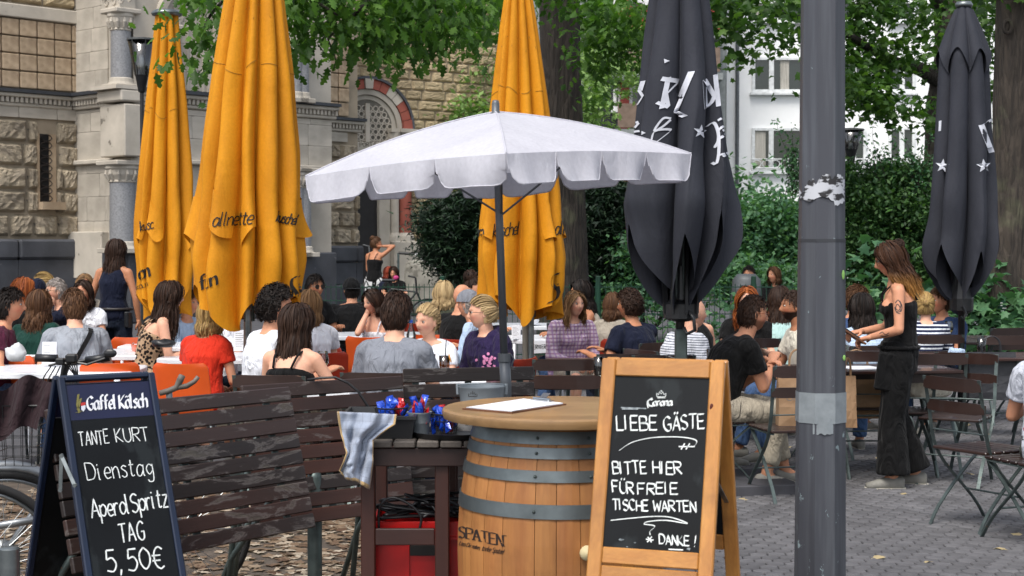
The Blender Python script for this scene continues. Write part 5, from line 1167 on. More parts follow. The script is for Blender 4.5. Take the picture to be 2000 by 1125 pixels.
ribbon(mb, [z2(L) for L in ([(570, 486), (650, 486)], [(600, 470), (582, 500)], [(625, 470), (606, 500)], [(520, 993), (592, 996)], [(408, 943), (446, 948)], [(415, 958), (438, 930)], [(418, 932), (436, 958)])], 2.4, mapA)
mb.build('chalk_writing', chalk, A1.t, world=True)
mb = MB(); ribbon(mb, text_px('Corona', (1265, 793), (1313, 792), 14, gap=.5), 3.6, mapA, nib=.6, step=1); ribbon(mb, [[Vector((1264, 789)), Vector((1266, 797))], smoothpoly([Vector((1274, 777)), Vector((1266, 783)), Vector((1266, 791)), Vector((1275, 794))])], 2.2, mapA)
ribbon(mb, [z2([(463, 240), (460, 222), (471, 230), (475, 215), (484, 226), (492, 215), (497, 230), (508, 222), (505, 240), (463, 240)]), z2([(465, 245), (504, 245)]), z2([(484, 208), (484, 216)]), z2([(480, 211), (489, 211)])], 1.3, mapA)
mb.build('brand_print', chalk, A1.t, world=True)
mb = MB(); ribbon(mb, [z2([(285, 293), (410, 298)]), z2([(290, 300), (370, 301)])], 2.2, mapA); mb.build('chalk_smear', chalkdim, A1.t, world=True)
mb = MB()
for k in range(7):
    x, y = random.choice([(1216+random.uniform(-4, 4), 1054), (1240, 1060), (1225, 1068), (1205, 1064), (1345, 1072), (1382, 748)]); r = random.uniform(2, 6); fillpoly(mb, [(x+r*math.cos(a)*random.uniform(.5, 1), y+r*.7*math.sin(a)*random.uniform(.4, 1)) for a in np.linspace(0, 6, 7)], lambda q: onplane(q.x, q.y, pl+A1.n*.0005, A1.n))
mb.build('worn_patch', chalkdim, A1.t, world=True)
mb = MB(); mb.ell(onplane(1390, 795, A1.c+A1.n*.0112, A1.n), (.006, .0012, .011)); mb.build('wood_knot', M('knot', '#5a2312', .5), A1.t, world=True)
# folding stay between the two halves
s0 = A1.P(w/2-.01, a_bot*.63, -.012); s2 = A1.P(w/2-.01, a_bot*.82, 0, -1); s1 = pt(1425, 992, 5.05)
mb = MB(); mb.beam(s0, s1, .014, .004); mb.beam(s1, s2, .014, .004); mb.tube([s1-Vector((0, .006, 0)), s1+Vector((0, .006, 0))], .008, 8); mb.build('folding_stay', steel, A1.t, world=True)
# blue metal board at left
th2 = -math.radians(36); A2 = ABoard('blue_chalkboard', 'blue metal framed chalkboard with a drinks offer at the left edge', (205, 733), 5.55, .43, th2, 0, math.radians(21), .02, navy, navy, boardm)
wl = abs(bofpx(A2, 112, 742)[0]); wr = abs(bofpx(A2, 300, 730)[0]); w = wl+wr; A2.c = A2.c+A2.u*((wr-wl)/2); b = .024
e_h = bofpx(A2, 205, 742)[1]; e_m = bofpx(A2, 240, 815)[1]
frame(A2, 1, w, b, 0, A2.Lg, navy, navy, .025, [(0, .016), (A2.Lg-.2, A2.Lg-.17)]); frame(A2, -1, w, b, 0, A2.Lg, navy, navy, .025, [(0, .016), (A2.Lg-.2, A2.Lg-.17)])
for side in (1, -1):
    for (nm, mt, t0, t1) in (('header_panel', navyprint, .03, e_m), ('slate_panel', boardm, e_m+.0008, A2.Lg-.2)):
        mb = MB(); p0 = A2.P(0, (t0+t1)/2, -.001, side); z = (A2.P(0, 1, 0, side)-A2.P(0, 0, 0, side)).normalized(); x = A2.u; y = z.cross(x); mb.box(p0, (w-2*b+.002, .006, t1-t0), Matrix((x, y, z)).transposed()); mb.build(nm, mt, A2.t, world=True)
pl2 = A2.c+A2.n*.0042; mapB = lambda q: onplane(q.x, q.y, pl2, A2.n); random.seed(5)
mb = MB(); upb = (-.16, -1)
ribbon(mb, T('TANTE', (156, 872), (214, 866), 27, jit=.3, up=upb)+T('KURT', (228, 865), (292, 860), 27, jit=.3, up=upb), 1.8, mapB, wob=.15)
ribbon(mb, T('Dienstag', (171, 938), (300, 927), 34, jit=.3, up=upb), 1.9, mapB, wob=.15)
ribbon(mb, T('AperolSpritz', (180, 1013), (330, 990), 36, jit=.25, up=upb, gap=.6), 2.8, mapB, wob=.1)
ribbon(mb, T('TAG', (236, 1062), (284, 1054), 36, jit=.3, up=upb), 2.8, mapB, wob=.1); ribbon(mb, T('5,50€', (210, 1119), (322, 1108), 42, jit=.2, up=upb), 3.1, mapB, wob=.1)
mb.build('chalk_writing', chalk, A2.t, world=True)
mb = MB(); ribbon(mb, text_px('Gaffel', (171, 801), (228, 798), 26, up=(-.08, -1), gap=.45)+text_px('Kölsch', (234, 798), (288, 795), 26, up=(-.08, -1), gap=.45), 3.9, mapB, nib=.75, step=1.5); mb.build('brand_print', M('white_print2', '#e6e8ee', .6), A2.t, world=True)
mb = MB(); ribbon(mb, [[Vector((153, 770)), Vector((151, 790)), Vector((155, 806))], [Vector((158, 778)), Vector((152, 800))], [Vector((148, 806)), Vector((162, 802))]], 4, mapB, nib=.3); mb.build('crest_figure', M('olive_print', '#77713a', .7), A2.t, world=True)
mb = MB(); fillpoly(mb, [(158, 789), (167, 787), (167, 798), (163, 804), (159, 800)], lambda q: onplane(q.x, q.y, pl2+A2.n*.0006, A2.n)); mb.build('crest_shield', wprint, A2.t, world=True)
mb = MB(); fillpoly(mb, [(158, 787), (167, 785), (167, 791), (158, 793)], lambda q: onplane(q.x, q.y, pl2+A2.n*.0012, A2.n)); mb.build('crest_band', M('red_print', '#b02a22', .6), A2.t, world=True)
s0, s1, s2 = pt(118, 957, 5.3), pt(120, 890, 5.3), pt(146, 948, 5.26); mb = MB(); mb.beam(s0, s1, .012, .004, (0, 1, 0)); mb.beam(s1, s2, .012, .004, (0, 1, 0))
for q in (s0, s1, s2): mb.tube([q-Vector((0, .006, 0)), q+Vector((0, .006, 0))], .007, 8)
mb.build('folding_stay', steel, A2.t, world=True)
# ================================================================== BARREL TABLE
YB = 5.6; bx = pt(1095, 800, YB).x; bt = thing('barrel_table', 'oak wine barrel with steel hoops and a round wooden top', 'barrel table', (bx, YB, 0)); oakw = woodm('barrel_oak', '#925c30', '#b07a42', .6, 2, ring=10, objvar=.14)
zb0, zb1 = .06, .985; zmid = .53
def br(z): t = (z-zmid)/.47; return .365-.068*abs(t)**2.1
rg = random.Random(8); ang = []; a = -PI/2-.07
tot = 0; ws = [rg.uniform(.8, 1.35) for _ in range(25)]; sc = 2*PI/sum(ws)
for k in range(25):
    a0 = a; a1 = a+ws[k]*sc; a = a1; mb = MB(); nz = 12; na = 3; vs = []
    for (ri) in (0, 1):
        for j in range(nz+1):
            z = zb0+(zb1-zb0)*j/nz
            for q in range(na+1):
                aa = a0+.003+(a1-a0-.006)*q/na; e = .0022 if (q in (0, na) and ri == 0) else 0; R = br(z)-e-ri*.025; vs.append((R*math.cos(aa), R*math.sin(aa), z))
    m = na+1; o = (nz+1)*m; fs = [(j*m+q, j*m+q+1, (j+1)*m+q+1, (j+1)*m+q) for j in range(nz) for q in range(na)]+[(j*m, (j+1)*m, o+(j+1)*m, o+j*m) for j in range(nz)]+[(j*m+na, o+j*m+na, o+(j+1)*m+na, (j+1)*m+na) for j in range(nz)]
    mb.add(vs, fs); mb.build('stave', oakw, bt, smooth=False)
mb = MB(); mb.lathe([(0, zb1-.05), (br(zb1)-.02, zb1-.05)], 30); mb.lathe([(0, zb0+.05), (br(zb0)-.02, zb0+.05)], 30); mb.lathe([(.28, zb0), (.28, zb1-.06)], 30); mb.build('barrel_head', oakw, bt)
hoopm = M('hoop_steel', '#70787a', .42, .7, '#5a6163', 9, bs=.15, spots=(20, .7, '#6d6d6a')); zz = lambda py: zat(py, YB)
def hoop(z0, z1):
    z0, z1 = min(z0, z1), max(z0, z1); n = 64; mb = MB(); mb.lathe([(br(z0)+.001, z0), (br(z0)+.005, z0), (br(z1)+.0045, z1), (br(z1)+.001, z1)], n); h = mb.build('hoop', hoopm, bt, smooth=True, sharp=30)
    for aa in (-PI/2-.28, -PI/2-.08+.35, -PI/2+.02+.42):
        z = (z0+z1)/2; R = br(z)+.006; mb = MB(); mb.ell((R*math.cos(aa), R*math.sin(aa), z), (.006, .006, .006), 8); mb.build('rivet', darksteel, h)
def hz(pyl): return .0
# heights from the left silhouette
for (p0, p1) in ((824, 847), (853, 873), (894, 915), (955, 981)): hoop(zat(p0, YB), zat(p0, YB)-(p1-p0)/F*YB)
for z in (.335, .2, .12): hoop(z, z-.045)
topm = woodm('tabletop_wood', '#80623f', '#967750', .5, 0, ring=9, coat=.15); zt = 1.03
mb = MB(); R = .42; mb.lathe([(0, 0), (R-.01, 0), (R-.002, -.006), (R, -.016), (R-.006, -.034), (R-.03, -.038), (0, -.038)], 64, (0, 0, zt)); tt = mb.build('tabletop', topm, bt, smooth=True, sharp=30)
mb = MB(); q = onplane(1142, 1072, Vector((bx, YB-.3, .6)), Vector((0, -1, 0))); mb.lathe([(0, .04), (.022, .035), (.026, .0), (.024, -.02)], 14); R_ = Matrix.Rotation(math.radians(80), 3, 'X'); mb.v = [tuple(R_ @ Vector(v)+Vector((q.x-bx+.005, -.375, q.z))) for v in mb.v]; mb.build('bung', M('cork', '#cdbf95', .7), bt, smooth=True)
bob = [o for o in bpy.data.objects if o.parent == bt and o.name.startswith('stave')]
vs = []; fs = []
for o in bob:
    bb_ = len(vs); vs += [v.co+bt.location for v in o.data.vertices]; fs += [tuple(i+bb_ for i in q.vertices) for q in o.data.polygons]
prb = projector(BVHTree.FromPolygons(vs, fs), .0015)
mb = MB(); brand = M('burnt_brand', '#2a1a12', .8); ribbon(mb, text_px('SPATEN', (897, 1049), (983, 1067), 22, up=(-.03, -1), gap=.7), 3.6, prb, nib=.15, step=2)
sf = []
for (x, y) in ((914, 1052), (926, 1054), (938, 1057), (955, 1061), (968, 1063), (983, 1066), (966, 1042), (986, 1046), (900, 1050)): sf.append([Vector((x-4, y-.8)), Vector((x+4, y+.8))])
ribbon(mb, sf, 1.4, prb); ribbon(mb, text_px('Lass Dir raten,', (897, 1064), (938, 1074), 8, slant=.25, gap=.4)+text_px('trinke Spaten!', (941, 1075), (984, 1083), 10, slant=.25, gap=.4), 1.1, prb, step=1.5)
mb.build('branded_lettering', brand, bt, world=True)
# clipboard on the barrel top
cbo = thing('clipboard', 'brown clipboard with white sheets lying on the barrel top', 'clipboard', (pt(1003, 792, 5.45).x, 5.45, zt+.001)); Z = zt+.004
cor = [gr(903, 798, Z), gr(1000, 806, Z), gr(1106, 789, Z), gr(1025, 780, Z)]
def quadslab(mb, c, z0, z1, sh=1, j=0):
    m = sum(c, Vector())/4; cc_ = [m+(q-m)*sh for q in c]; vs = [Vector((q.x, q.y, z)) for z in (z0, z1) for q in cc_]; mb.add(vs, [(3, 2, 1, 0), (4, 5, 6, 7), (0, 1, 5, 4), (1, 2, 6, 5), (2, 3, 7, 6), (3, 0, 4, 7)])
mb = MB(); quadslab(mb, cor, zt+.0005, zt+.005); mb.build('board', M('hardboard', '#6b4126', .6), cbo, world=True)
for k in range(3):
    mb = MB(); R_ = Matrix.Rotation(.012*(k-1), 3, 'Z'); m = sum(cor, Vector())/4; quadslab(mb, [m+R_ @ (q-m)*.93 for q in cor], zt+.0055+k*.0012, zt+.0064+k*.0012); mb.build('paper_sheet', M('paper', '#e8eaf0', .8), cbo, world=True)
e = (cor[2]+cor[3])/2; m = sum(cor, Vector())/4; e = e.lerp(m, .12); d = (cor[2]-cor[3]).normalized(); n = (m-e).normalized(); mb = MB()
mb.beam(e-d*.05, e+d*.05, .028, .004, bev=.001); mb.v = [(v[0], v[1], v[2]+.008) for v in mb.v]; mb.tube([e-d*.045+Vector((0, 0, .012)), e+d*.045+Vector((0, 0, .012))], .005, 8); mb.beam(e+Vector((0, 0, .012))-n*.0, e-n*.035+Vector((0, 0, .03)), .03, .002); mb.build('metal_clip', M('chrome', '#c8ccce', .15, 1), cbo, world=True)
# ================================================================== STACKED BENCH TABLES (slatted panels left foreground)
pw = [peelm('peeling_brown_paint', '#3a2823', '#2e221e', '#665f56', .575), peelm('peeling_grey_paint', '#2d2320', '#241d1b', '#625d56', .57), peelm('peeling_red_paint', '#4a2a1f', '#33201b', '#605a52', .61)]
def slatpanel(label, q, Y0, Y1, ns, mats, lean, legs=True, gap=.12, h=None, ext=0):
    """q: photo pixels TL, TR, BL of the face; depths at left and right top; lean towards camera (m) at the bottom"""
    TL, TR = pt(*q[0], Y0), pt(*q[1], Y1); TL.z, TR.z = (TL.z+TR.z)/2, (TL.z+TR.z)/2; u = TR-TL; L = u.length; u.normalize(); n = Vector((u.y, -u.x, 0)); 
    z = TL.z-h*math.cos(lean)
    t = thing('folded_table', label, 'table', (TL+u*L/2).to_tuple()[:2]+(0,)); v = (n*math.sin(lean)-Vector((0, 0, 1))*math.cos(lean)); f = u.cross(v)
    sh = h/ns
    for k in range(ns):
        c = TL+u*(L/2)+v*(sh*(k+.5))+n*random.uniform(-.001, .001); R = Matrix((u, v.cross(u), v)).transposed(); mb = MB(); mb.box((0, 0, 0), (L, .022, sh*(1-gap)), bev=.004)
        o = mb.build('slat', random.choice(mats), t); o.location = c-t.location; o.rotation_euler = R.to_euler()
        o.rotation_euler.rotate(Matrix.Rotation(random.uniform(-.002, .002), 3, f))
    mb = MB(); 
    for a in (.1, .5, .9): mb.beam(TL+u*L*a+v*.02-n*.022, TL+u*L*a+v*(h-.02)-n*.022, .03, .012, up=n)
    mb.build('batten', chairmetal, t, world=True)
    if legs:
        for a in (.12, .88):
            b0 = TL+u*L*a+v*h*.25-n*.05; b1 = TL+u*L*a+v*h*.75-n*.05; g = Vector((0, 0, 0))
            for (s_, e_) in ((b0, b1-n*.3), (b1, b0-n*.34)):
                e2 = Vector((e_.x, e_.y, .01)); mb = MB(); mb.tube([s_, s_.lerp(e2, .5)-n*.05, e2], .013, 8); mb.tube([e2, e2+u*(.25 if a < .5 else -.25)], .011, 8); mb.build('leg', chairmetal, t, smooth=True, world=True)
    return t, TL, u, v, n, L
F1 = slatpanel('nearest weathered slat table tipped on edge, paint flaking, behind the blue board', ((88, 800), (562, 752)), 5.62, 6.55, 9, pw[:2], math.radians(15), h=.595)
F2 = slatpanel('second slat table tipped on edge, partly behind the nearest one and the towel', ((470, 758), (783, 726)), 6.75, 7.25, 9, pw[1:]+[pw[0]], math.radians(10), h=.62)
F3 = slatpanel('slat table on edge behind the zinc pail and parasol pole', ((787, 719), (1042, 713)), 7.3, 7.45, 9, pw[:2], math.radians(3), h=.66)
# steel feet visible under the first panel
for (px, py0, py1, Y, lab) in ((615, 1045, 1125, 6.9, 'round grey steel pipe post under the tipped slat tables'),):
    p = pt(px, py1, Y); t = thing('steel_bollard', lab, 'bollard', (p.x, Y, 0)); mb = MB(); mb.lathe([(0, .62), (.028, .61), (.032, .59), (.032, 0)], 16); mb.build('tube', chairmetal, t, smooth=True)
cab = thing('black_cable', 'black cable hanging over the top slat of the tipped tables', 'cable', tuple(pt(625, 728, 7.0))); mb = MB()
mb.tube([pt(x, y, 6.95) for x, y in ((600, 742), (628, 738), (655, 737), (680, 748), (700, 765), (716, 790), (728, 808))], .006, 6); mb.build('cable_run', black, cab, smooth=True, world=True)
# ================================================================== SERVICE TABLE and what is on it
YS_ = 5.75; zs = .893; dkw = woodm('dark_service_wood', '#3a201a', '#2a1916', .5, 0, ring=8, objvar=.2); dkz = woodm('dark_service_leg', '#43221a', '#2d1813', .5, 2, ring=8, objvar=.2); grw = woodm('worn_grey_wood', '#4c4540', '#6a635c', .7, 1, ring=10, objvar=.2)
xl, xr = pt(722, 850, YS_).x, pt(912, 850, YS_).x; sv = thing('service_table', 'small dark brown wooden side table with slatted top beside the barrel', 'table', ((xl+xr)/2, YS_+.3, 0))
k = 0; x = xl
while x < xr+.22:
    w_ = .085; mb = MB(); mb.box((x+w_/2, YS_+.29, zs-.012), (w_-.006, .64, .024), bev=.004); mb.build('slat', grw, sv, world=True); x += w_
mb = MB(); mb.box(((xl+xr+.2)/2, YS_+.0, zs-.06), (xr-xl+.18, .025, .066), bev=.003); mb.build('apron', dkw, sv, world=True); mb = MB(); mb.box(((xl+xr+.2)/2, YS_+.58, zs-.06), (xr-xl+.18, .025, .066), bev=.003); mb.build('apron', dkw, sv, world=True)
for px in (718, 863):
    for dy_ in (.0, .56):
        x = pt(px, 950, YS_).x; mb = MB(); mb.box((x, YS_+dy_+.03, (zs-.028)/2), (.052, .05, zs-.028), bev=.004); mb.build('leg', dkz, sv, world=True)
mb = MB(); a_, b_ = pt(733, 1048, YS_+.02), pt(849, 1048, YS_+.02); mb.box((a_+b_)/2, ((b_-a_).x, .022, .06), bev=.003); mb.build('stretcher', dkw, sv, world=True)
# black tub with towel
def tub(px0, px1, y0, y1):
    x0, x1 = pt(px0, 830, YS_+.12).x, pt(px1, 830, YS_+.12).x; t = thing('black_tub', 'shallow black plastic tub on the service table', 'tub', ((x0+x1)/2, YS_+.2, zs)); W_, D_, H = (x1-x0), .34, .085; mb = MB(); r = []
    for (s, z) in ((1.0, H), (1.05, H), (1.05, H-.012), (1.0, H-.012), (.93, .0)): r.append((s, z))
    n = 4; vs = [(sx*W_/2*s, sy*D_/2*s, z) for (s, z) in r for sx, sy in ((-1, -1), (1, -1), (1, 1), (-1, 1))]+[(sx*W_/2*.9, sy*D_/2*.88, .004) for sx, sy in ((-1, -1), (1, -1), (1, 1), (-1, 1))]+[(sx*W_/2*.97, sy*D_/2*.97, H) for sx, sy in ((-1, -1), (1, -1), (1, 1), (-1, 1))]
    fs = [(i*4+k, i*4+(k+1) % 4, (i+1)*4+(k+1) % 4, (i+1)*4+k) for i in range(4) for k in range(4)]+[(20+k, 20+(k+1) % 4, 24+(k+1) % 4, 24+k) for k in range(4)]+[(20, 21, 22, 23), (16, 17, 18, 19)]+[(k, (k+1) % 4, 24+(k+1) % 4, 24+k) for k in range(4)]
    mb.add(vs, fs); mb.build('tub_shell', black, t); return t
tb = tub(672, 812, 0, 0)
def towelm():
    m, nt, b, out = newmat('checked_towel'); tc = nt.nodes.new('ShaderNodeUVMap'); sx = nt.nodes.new('ShaderNodeSeparateXYZ'); nt.links.new(tc.outputs[0], sx.inputs[0]); c = hx('#b4bdd0'); cur = None
    t = tex(nt, 'ShaderNodeTexNoise', 30); cc_ = ramp(nt, t.outputs[0], [(.3, hx('#8791a3')), (.7, hx('#9ca5b5'))]).outputs[0]
    for i, s in ((0, 7), (1, 9)):
        m1 = nd(nt, 'ShaderNodeMath', operation='MULTIPLY'); nt.links.new(sx.outputs[i], m1.inputs[0]); m1.inputs[1].default_value = s; fr = nd(nt, 'ShaderNodeMath', operation='FRACT'); nt.links.new(m1.outputs[0], fr.inputs[0])
        cc_ = mixc(nt, ramp(nt, fr.outputs[0], [(.0, .35), (.05, .35), (.065, 0)]).outputs[0], cc_, hx('#5b5560'))
    for i, lo, hi in ((0, .035, .965), (1, -1, .95)):
        for thr, inv in ((lo, True), (hi, False)):
            if thr < 0: continue
            cc_ = mixc(nt, ramp(nt, sx.outputs[i], [(thr, 1 if inv else 0), (thr+.004, 0 if inv else 1)]).outputs[0], cc_, hx('#a58a5e'))
    nt.links.new(cc_, b.inputs['Base Color']); b.inputs['Roughness'].default_value = .95; b.inputs['Sheen Weight'].default_value = .3; t2 = tex(nt, 'ShaderNodeTexNoise', 260); bump(nt, b, t2.outputs[0], .4, .002); return m
zk = lambda x, y: (600+x/4.328, 700+y/4.328)
rows = [((256, 448), (758, 474)), ((262, 540), (745, 560)), ((282, 640), (640, 625)), ((310, 730), (556, 690)), ((328, 800), (560, 780)), ((300, 880), (556, 870)), ((268, 950), (540, 985)), ((330, 1010), (524, 1100))]
tw_ = thing('towel', 'checked pale blue tea towel draped over the tub edge', 'towel', tuple(pt(700, 860, 5.7))); nu, nv = 26, 42; vs = []; uv = []
for j in range(nv+1):
    v = j/nv; fi = v*(len(rows)-1); i0 = min(int(fi), len(rows)-2); ft = fi-i0; Lp = Vector(rows[i0][0]).lerp(Vector(rows[i0+1][0]), ft); Rp = Vector(rows[i0][1]).lerp(Vector(rows[i0+1][1]), ft)
    for i in range(nu+1):
        u = i/nu; q = Lp.lerp(Rp, u); q.y += 14*math.sin(u*6+v*2)*v*.6 if v > .9 else 0; fold = .016*math.sin(u*13+v*3.5)*(.25+v)+.007*math.sin(u*31+v*11)+.009*noise.noise(Vector((u*5, v*7, 1)))*2+.012*math.sin(u*5-v*7)+.03*math.exp(-((u-.62+.5*v)/.1)**2)*(v < .75)
        dpt = 5.70-fold-.02*v; px, py = zk(q.x, q.y); vs.append(pt(px, py, dpt)); uv.append((u, v))
mb = MB(); mb.add(vs, [(j*(nu+1)+i, j*(nu+1)+i+1, (j+1)*(nu+1)+i+1, (j+1)*(nu+1)+i) for j in range(nv) for i in range(nu)]); to = mb.build('cloth', towelm(), tw_, smooth=True, world=True)
ul = to.data.uv_layers.new(name='UVMap')
for l in to.data.loops: ul.data[l.index].uv = uv[l.vertex_index]
sm_ = to.modifiers.new('thickness', 'SOLIDIFY'); sm_.thickness = .003
# pails
zinc = M('galvanised_zinc', '#949ca2', .4, .35, '#7e868c', 10, bs=.05)
def pail(name, label, px, py, Y, z, r, h, handle=True, crown=False):
    x = pt(px, py, Y).x; t = thing(name, label, 'bucket', (x, Y, z)); mb = MB(); mb.lathe([(0, .002), (r*.8, .002), (r*.8, 0), (r*.82, .0), (r*.9, h*.55), (r*.915, h*.56), (r*.92, h*.6), (r, h-.005), (r+.004, h), (r+.004, h+.004), (r-.002, h+.003), (r*.8, .01), (0, .01)], 32); mb.build('pail_body', zinc, t, smooth=True, sharp=40)
    if handle: mb = MB(); mb.tube([(r*math.cos(a), -r*.55*math.sin(a), h+.006+.03*math.sin(a)*.4) for a in np.linspace(PI, 0, 14)], .003, 6); mb.tube([(-r-.004, 0, h-.03), (-r-.006, 0, h+.012)], .007, 6); mb.tube([(r+.004, 0, h-.03), (r+.006, 0, h+.012)], .007, 6); mb.build('handle', zinc, t)
    return t
pail('zinc_pail', 'larger zinc pail with a small black crown standing behind the barrel top', 941, 760, 6.35, .86, .092, .175)
pk = thing('pail_stand', 'small dark wooden box stand carrying the larger zinc pail', 'box', (pt(941, 760, 6.35).x, 6.35, 0)); mb = MB(); mb.box((0, 0, .845), (.3, .3, .03), bev=.004); mb.build('top', dkw, pk)
for sx in (-1, 1):
    for sy in (-1, 1): mb = MB(); mb.box((sx*.12, sy*.12, .415), (.04, .04, .83)); mb.build('leg', dkz, pk)
po = [o for o in bpy.data.objects if o.name.startswith('zinc_pail')][0]; mb = MB(); prp = lambda q: onplane(q.x, q.y, Vector((0, 6.35-.0885, 0)), Vector((0, -1, 0)))
zq = lambda L: [Vector((800+x/3.516, 480+y/3.516)) for x, y in L]
ribbon(mb, [zq([(405, 1035), (403, 1015), (415, 1022), (420, 1008), (432, 1018), (444, 1008), (450, 1022), (465, 1015), (462, 1035), (405, 1035)]), zq([(432, 1000), (432, 1010)])], 1.2, prp); mb.build('crown_print', ink, po, world=True)
pail('small_pail', 'small ridged zinc bucket full of blue and red sachets on the service table', 819, 800, YS_+.15, zs, .043, .085, False)
def basket(label, px, Y, r, h):
    x = pt(px, 800, Y).x; t = thing('wire_basket', label, 'basket', (x, Y, zs)); mb = MB()
    for z, k in ((0, .8), (h*.33, .88), (h*.66, .95), (h, 1.0)): mb.tube([(r*k*math.cos(a), r*k*math.sin(a), z+.002) for a in np.linspace(0, 2*PI, 21)[:-1]], .0022 if z < h else .0035, 5, closed=True)
    for i in range(20): a = 2*PI*i/20; mb.tube([(r*.8*math.cos(a), r*.8*math.sin(a), 0), (r*math.cos(a), r*math.sin(a), h)], .0016, 4)
    mb.build('wire_frame', black, t); return t
basket('black wire basket of sachets behind the black tub', 764, YS_+.32, .062, .085); basket('black wire basket of sachets between small bucket and barrel', 868, YS_+.2, .055, .075)
blm = M('blue_foil', '#1b50c8', .25, .2, '#0d2f96', 30, coat=.5); rdm = M('red_foil', '#c41414', .25, .2, '#8c0c0c', 30, coat=.5)
def sachets(px, Y, z0, r, n, seed):
    rg = random.Random(seed); x = pt(px, 800, Y).x
    for k in range(n):
        a = rg.uniform(0, 6.28); q = Vector((x+r*math.cos(a)*rg.uniform(.2, 1), Y+r*.8*math.sin(a), z0+rg.uniform(0, .05))); red = rg.random() < .3
        me = sach[rg.randrange(4)+(4 if red else 0)]; o = bpy.data.objects.new('sachet', me); COL.objects.link(o); o.location = q; o.rotation_euler = (rg.uniform(-.5, .5), rg.uniform(-.7, .7), rg.uniform(0, 6.28)); o.scale = (.62, .8, .78)
        o['label'] = ('red foil snack sachet' if red else 'blue foil snack sachet')+{764: ' in the wire basket behind the black tub', 819: ' in the small zinc bucket', 868: ' in the wire basket nearest the barrel', 905: ' on the white table behind the benches'}.get(px, ' on the table'); o['category'] = 'sachet'; o['group'] = 'snack sachets on the service table'
sach = []
for q in range(8):
    mb = MB(); rg = random.Random(q); nu, nv = 5, 7; vs = []
    for side in (1, -1):
        for j in range(nv+1):
            for i in range(nu+1):
                u, v = i/nu-.5, j/nv-.5; e = (1-(2*u)**2)*(1-(2*v)**4); vs.append((u*.05, side*(.010*e+rg.uniform(-.003, .003)*e), v*.085))
    m = nu+1; o_ = (nv+1)*m
    for s in (0, o_): mb.add([], []); 
    fs = [(s+j*m+i, s+j*m+i+1, s+(j+1)*m+i+1, s+(j+1)*m+i) for s in (0, o_) for j in range(nv) for i in range(nu)]; mb.add(vs, fs); sach.append(mb.mesh('sachet', rdm if q > 3 else blm))
sachets(764, YS_+.32, zs+.05, .05, 20, 1); sachets(819, YS_+.15, zs+.07, .03, 7, 2); sachets(868, YS_+.2, zs+.03, .05, 24, 3)
ty_ = thing('serving_tray', 'round black serving tray lying on the service table against the barrel', 'tray', (pt(885, 835, YS_+.12).x, YS_+.13, zs)); mb = MB(); mb.lathe([(0, .004), (.14, .004), (.155, .022), (.158, .022), (.145, 0), (0, 0)], 40); mb.build('dish', black, ty_, smooth=True, sharp=40)
# red crates and cables under it
redc = M('red_crate_plastic', '#b3100e', .35, 0, '#8e0b0a', 4, coat=.2)
def crate(z, x0, x1, Y, h, label):
    t = thing('drinks_crate', label, 'crate', ((x0+x1)/2, Y+.15, z), group='red crates under the service table'); w_, d = x1-x0, .3; mb = MB()
    for sy in (-1, 1):
        mb.box((0, sy*d/2, h*.09), (w_, .012, h*.18), bev=.002); mb.box((0, sy*d/2, h*.9), (w_, .014, h*.2), bev=.002); mb.box((0, sy*(d/2-.004), h*.45), (w_*.94, .006, h*.72)); mb.box((0, sy*(d/2+.006), h*.78), (w_, .018, .012))
        for k in range(4): mb.box((-w_/2+w_*(k+.0)/3, sy*(d/2+.003), h*.5), (.016, .014, h*.8))
    for sx in (-1, 1): mb.box((sx*w_/2, 0, h/2), (.012, d, h), bev=.002)
    mb.box((0, 0, .006), (w_, d, .01)); mb.build('crate_shell', redc, t)
    mb = MB(); mb.box((0, -d/2-.0085, h*.62), (w_*.28, .004, h*.14), bev=.001); mb.build('hand_hole', voidm, t); return t
xa, xb = pt(728, 1000, YS_+.1).x, pt(930, 1000, YS_+.1).x
crate(.30, xa, xb, YS_+.1, .28, 'upper red plastic drinks crate under the service table, cables on top'); crate(.0, xa-.01, xb-.01, YS_+.1, .29, 'lower red plastic drinks crate on the ground under the service table')
cbb = thing('cable_tangle', 'tangle of black cables on top of the red crates', 'cable', ((xa+xb)/2, YS_+.2, .58)); mb = MB(); rg = random.Random(4)
for k in range(9): mb.tube(smoothpoly([Vector((rg.uniform(xa, xb), YS_+rg.uniform(.05, .35), .585+rg.uniform(0, .07))) for _ in range(6)], 5), .006, 5)
mb.tube(smoothpoly([pt(x, y, YS_+.05) for x, y in ((740, 1035), (742, 990), (765, 972), (800, 985), (822, 1010), (818, 1040))], 5), .005, 5)
mb.build('cable_run', black, cbb, smooth=True, world=True)
for (x, z, w_, h) in ((pt(893, 790, 5.9).x, zs, .07, .05),): pass
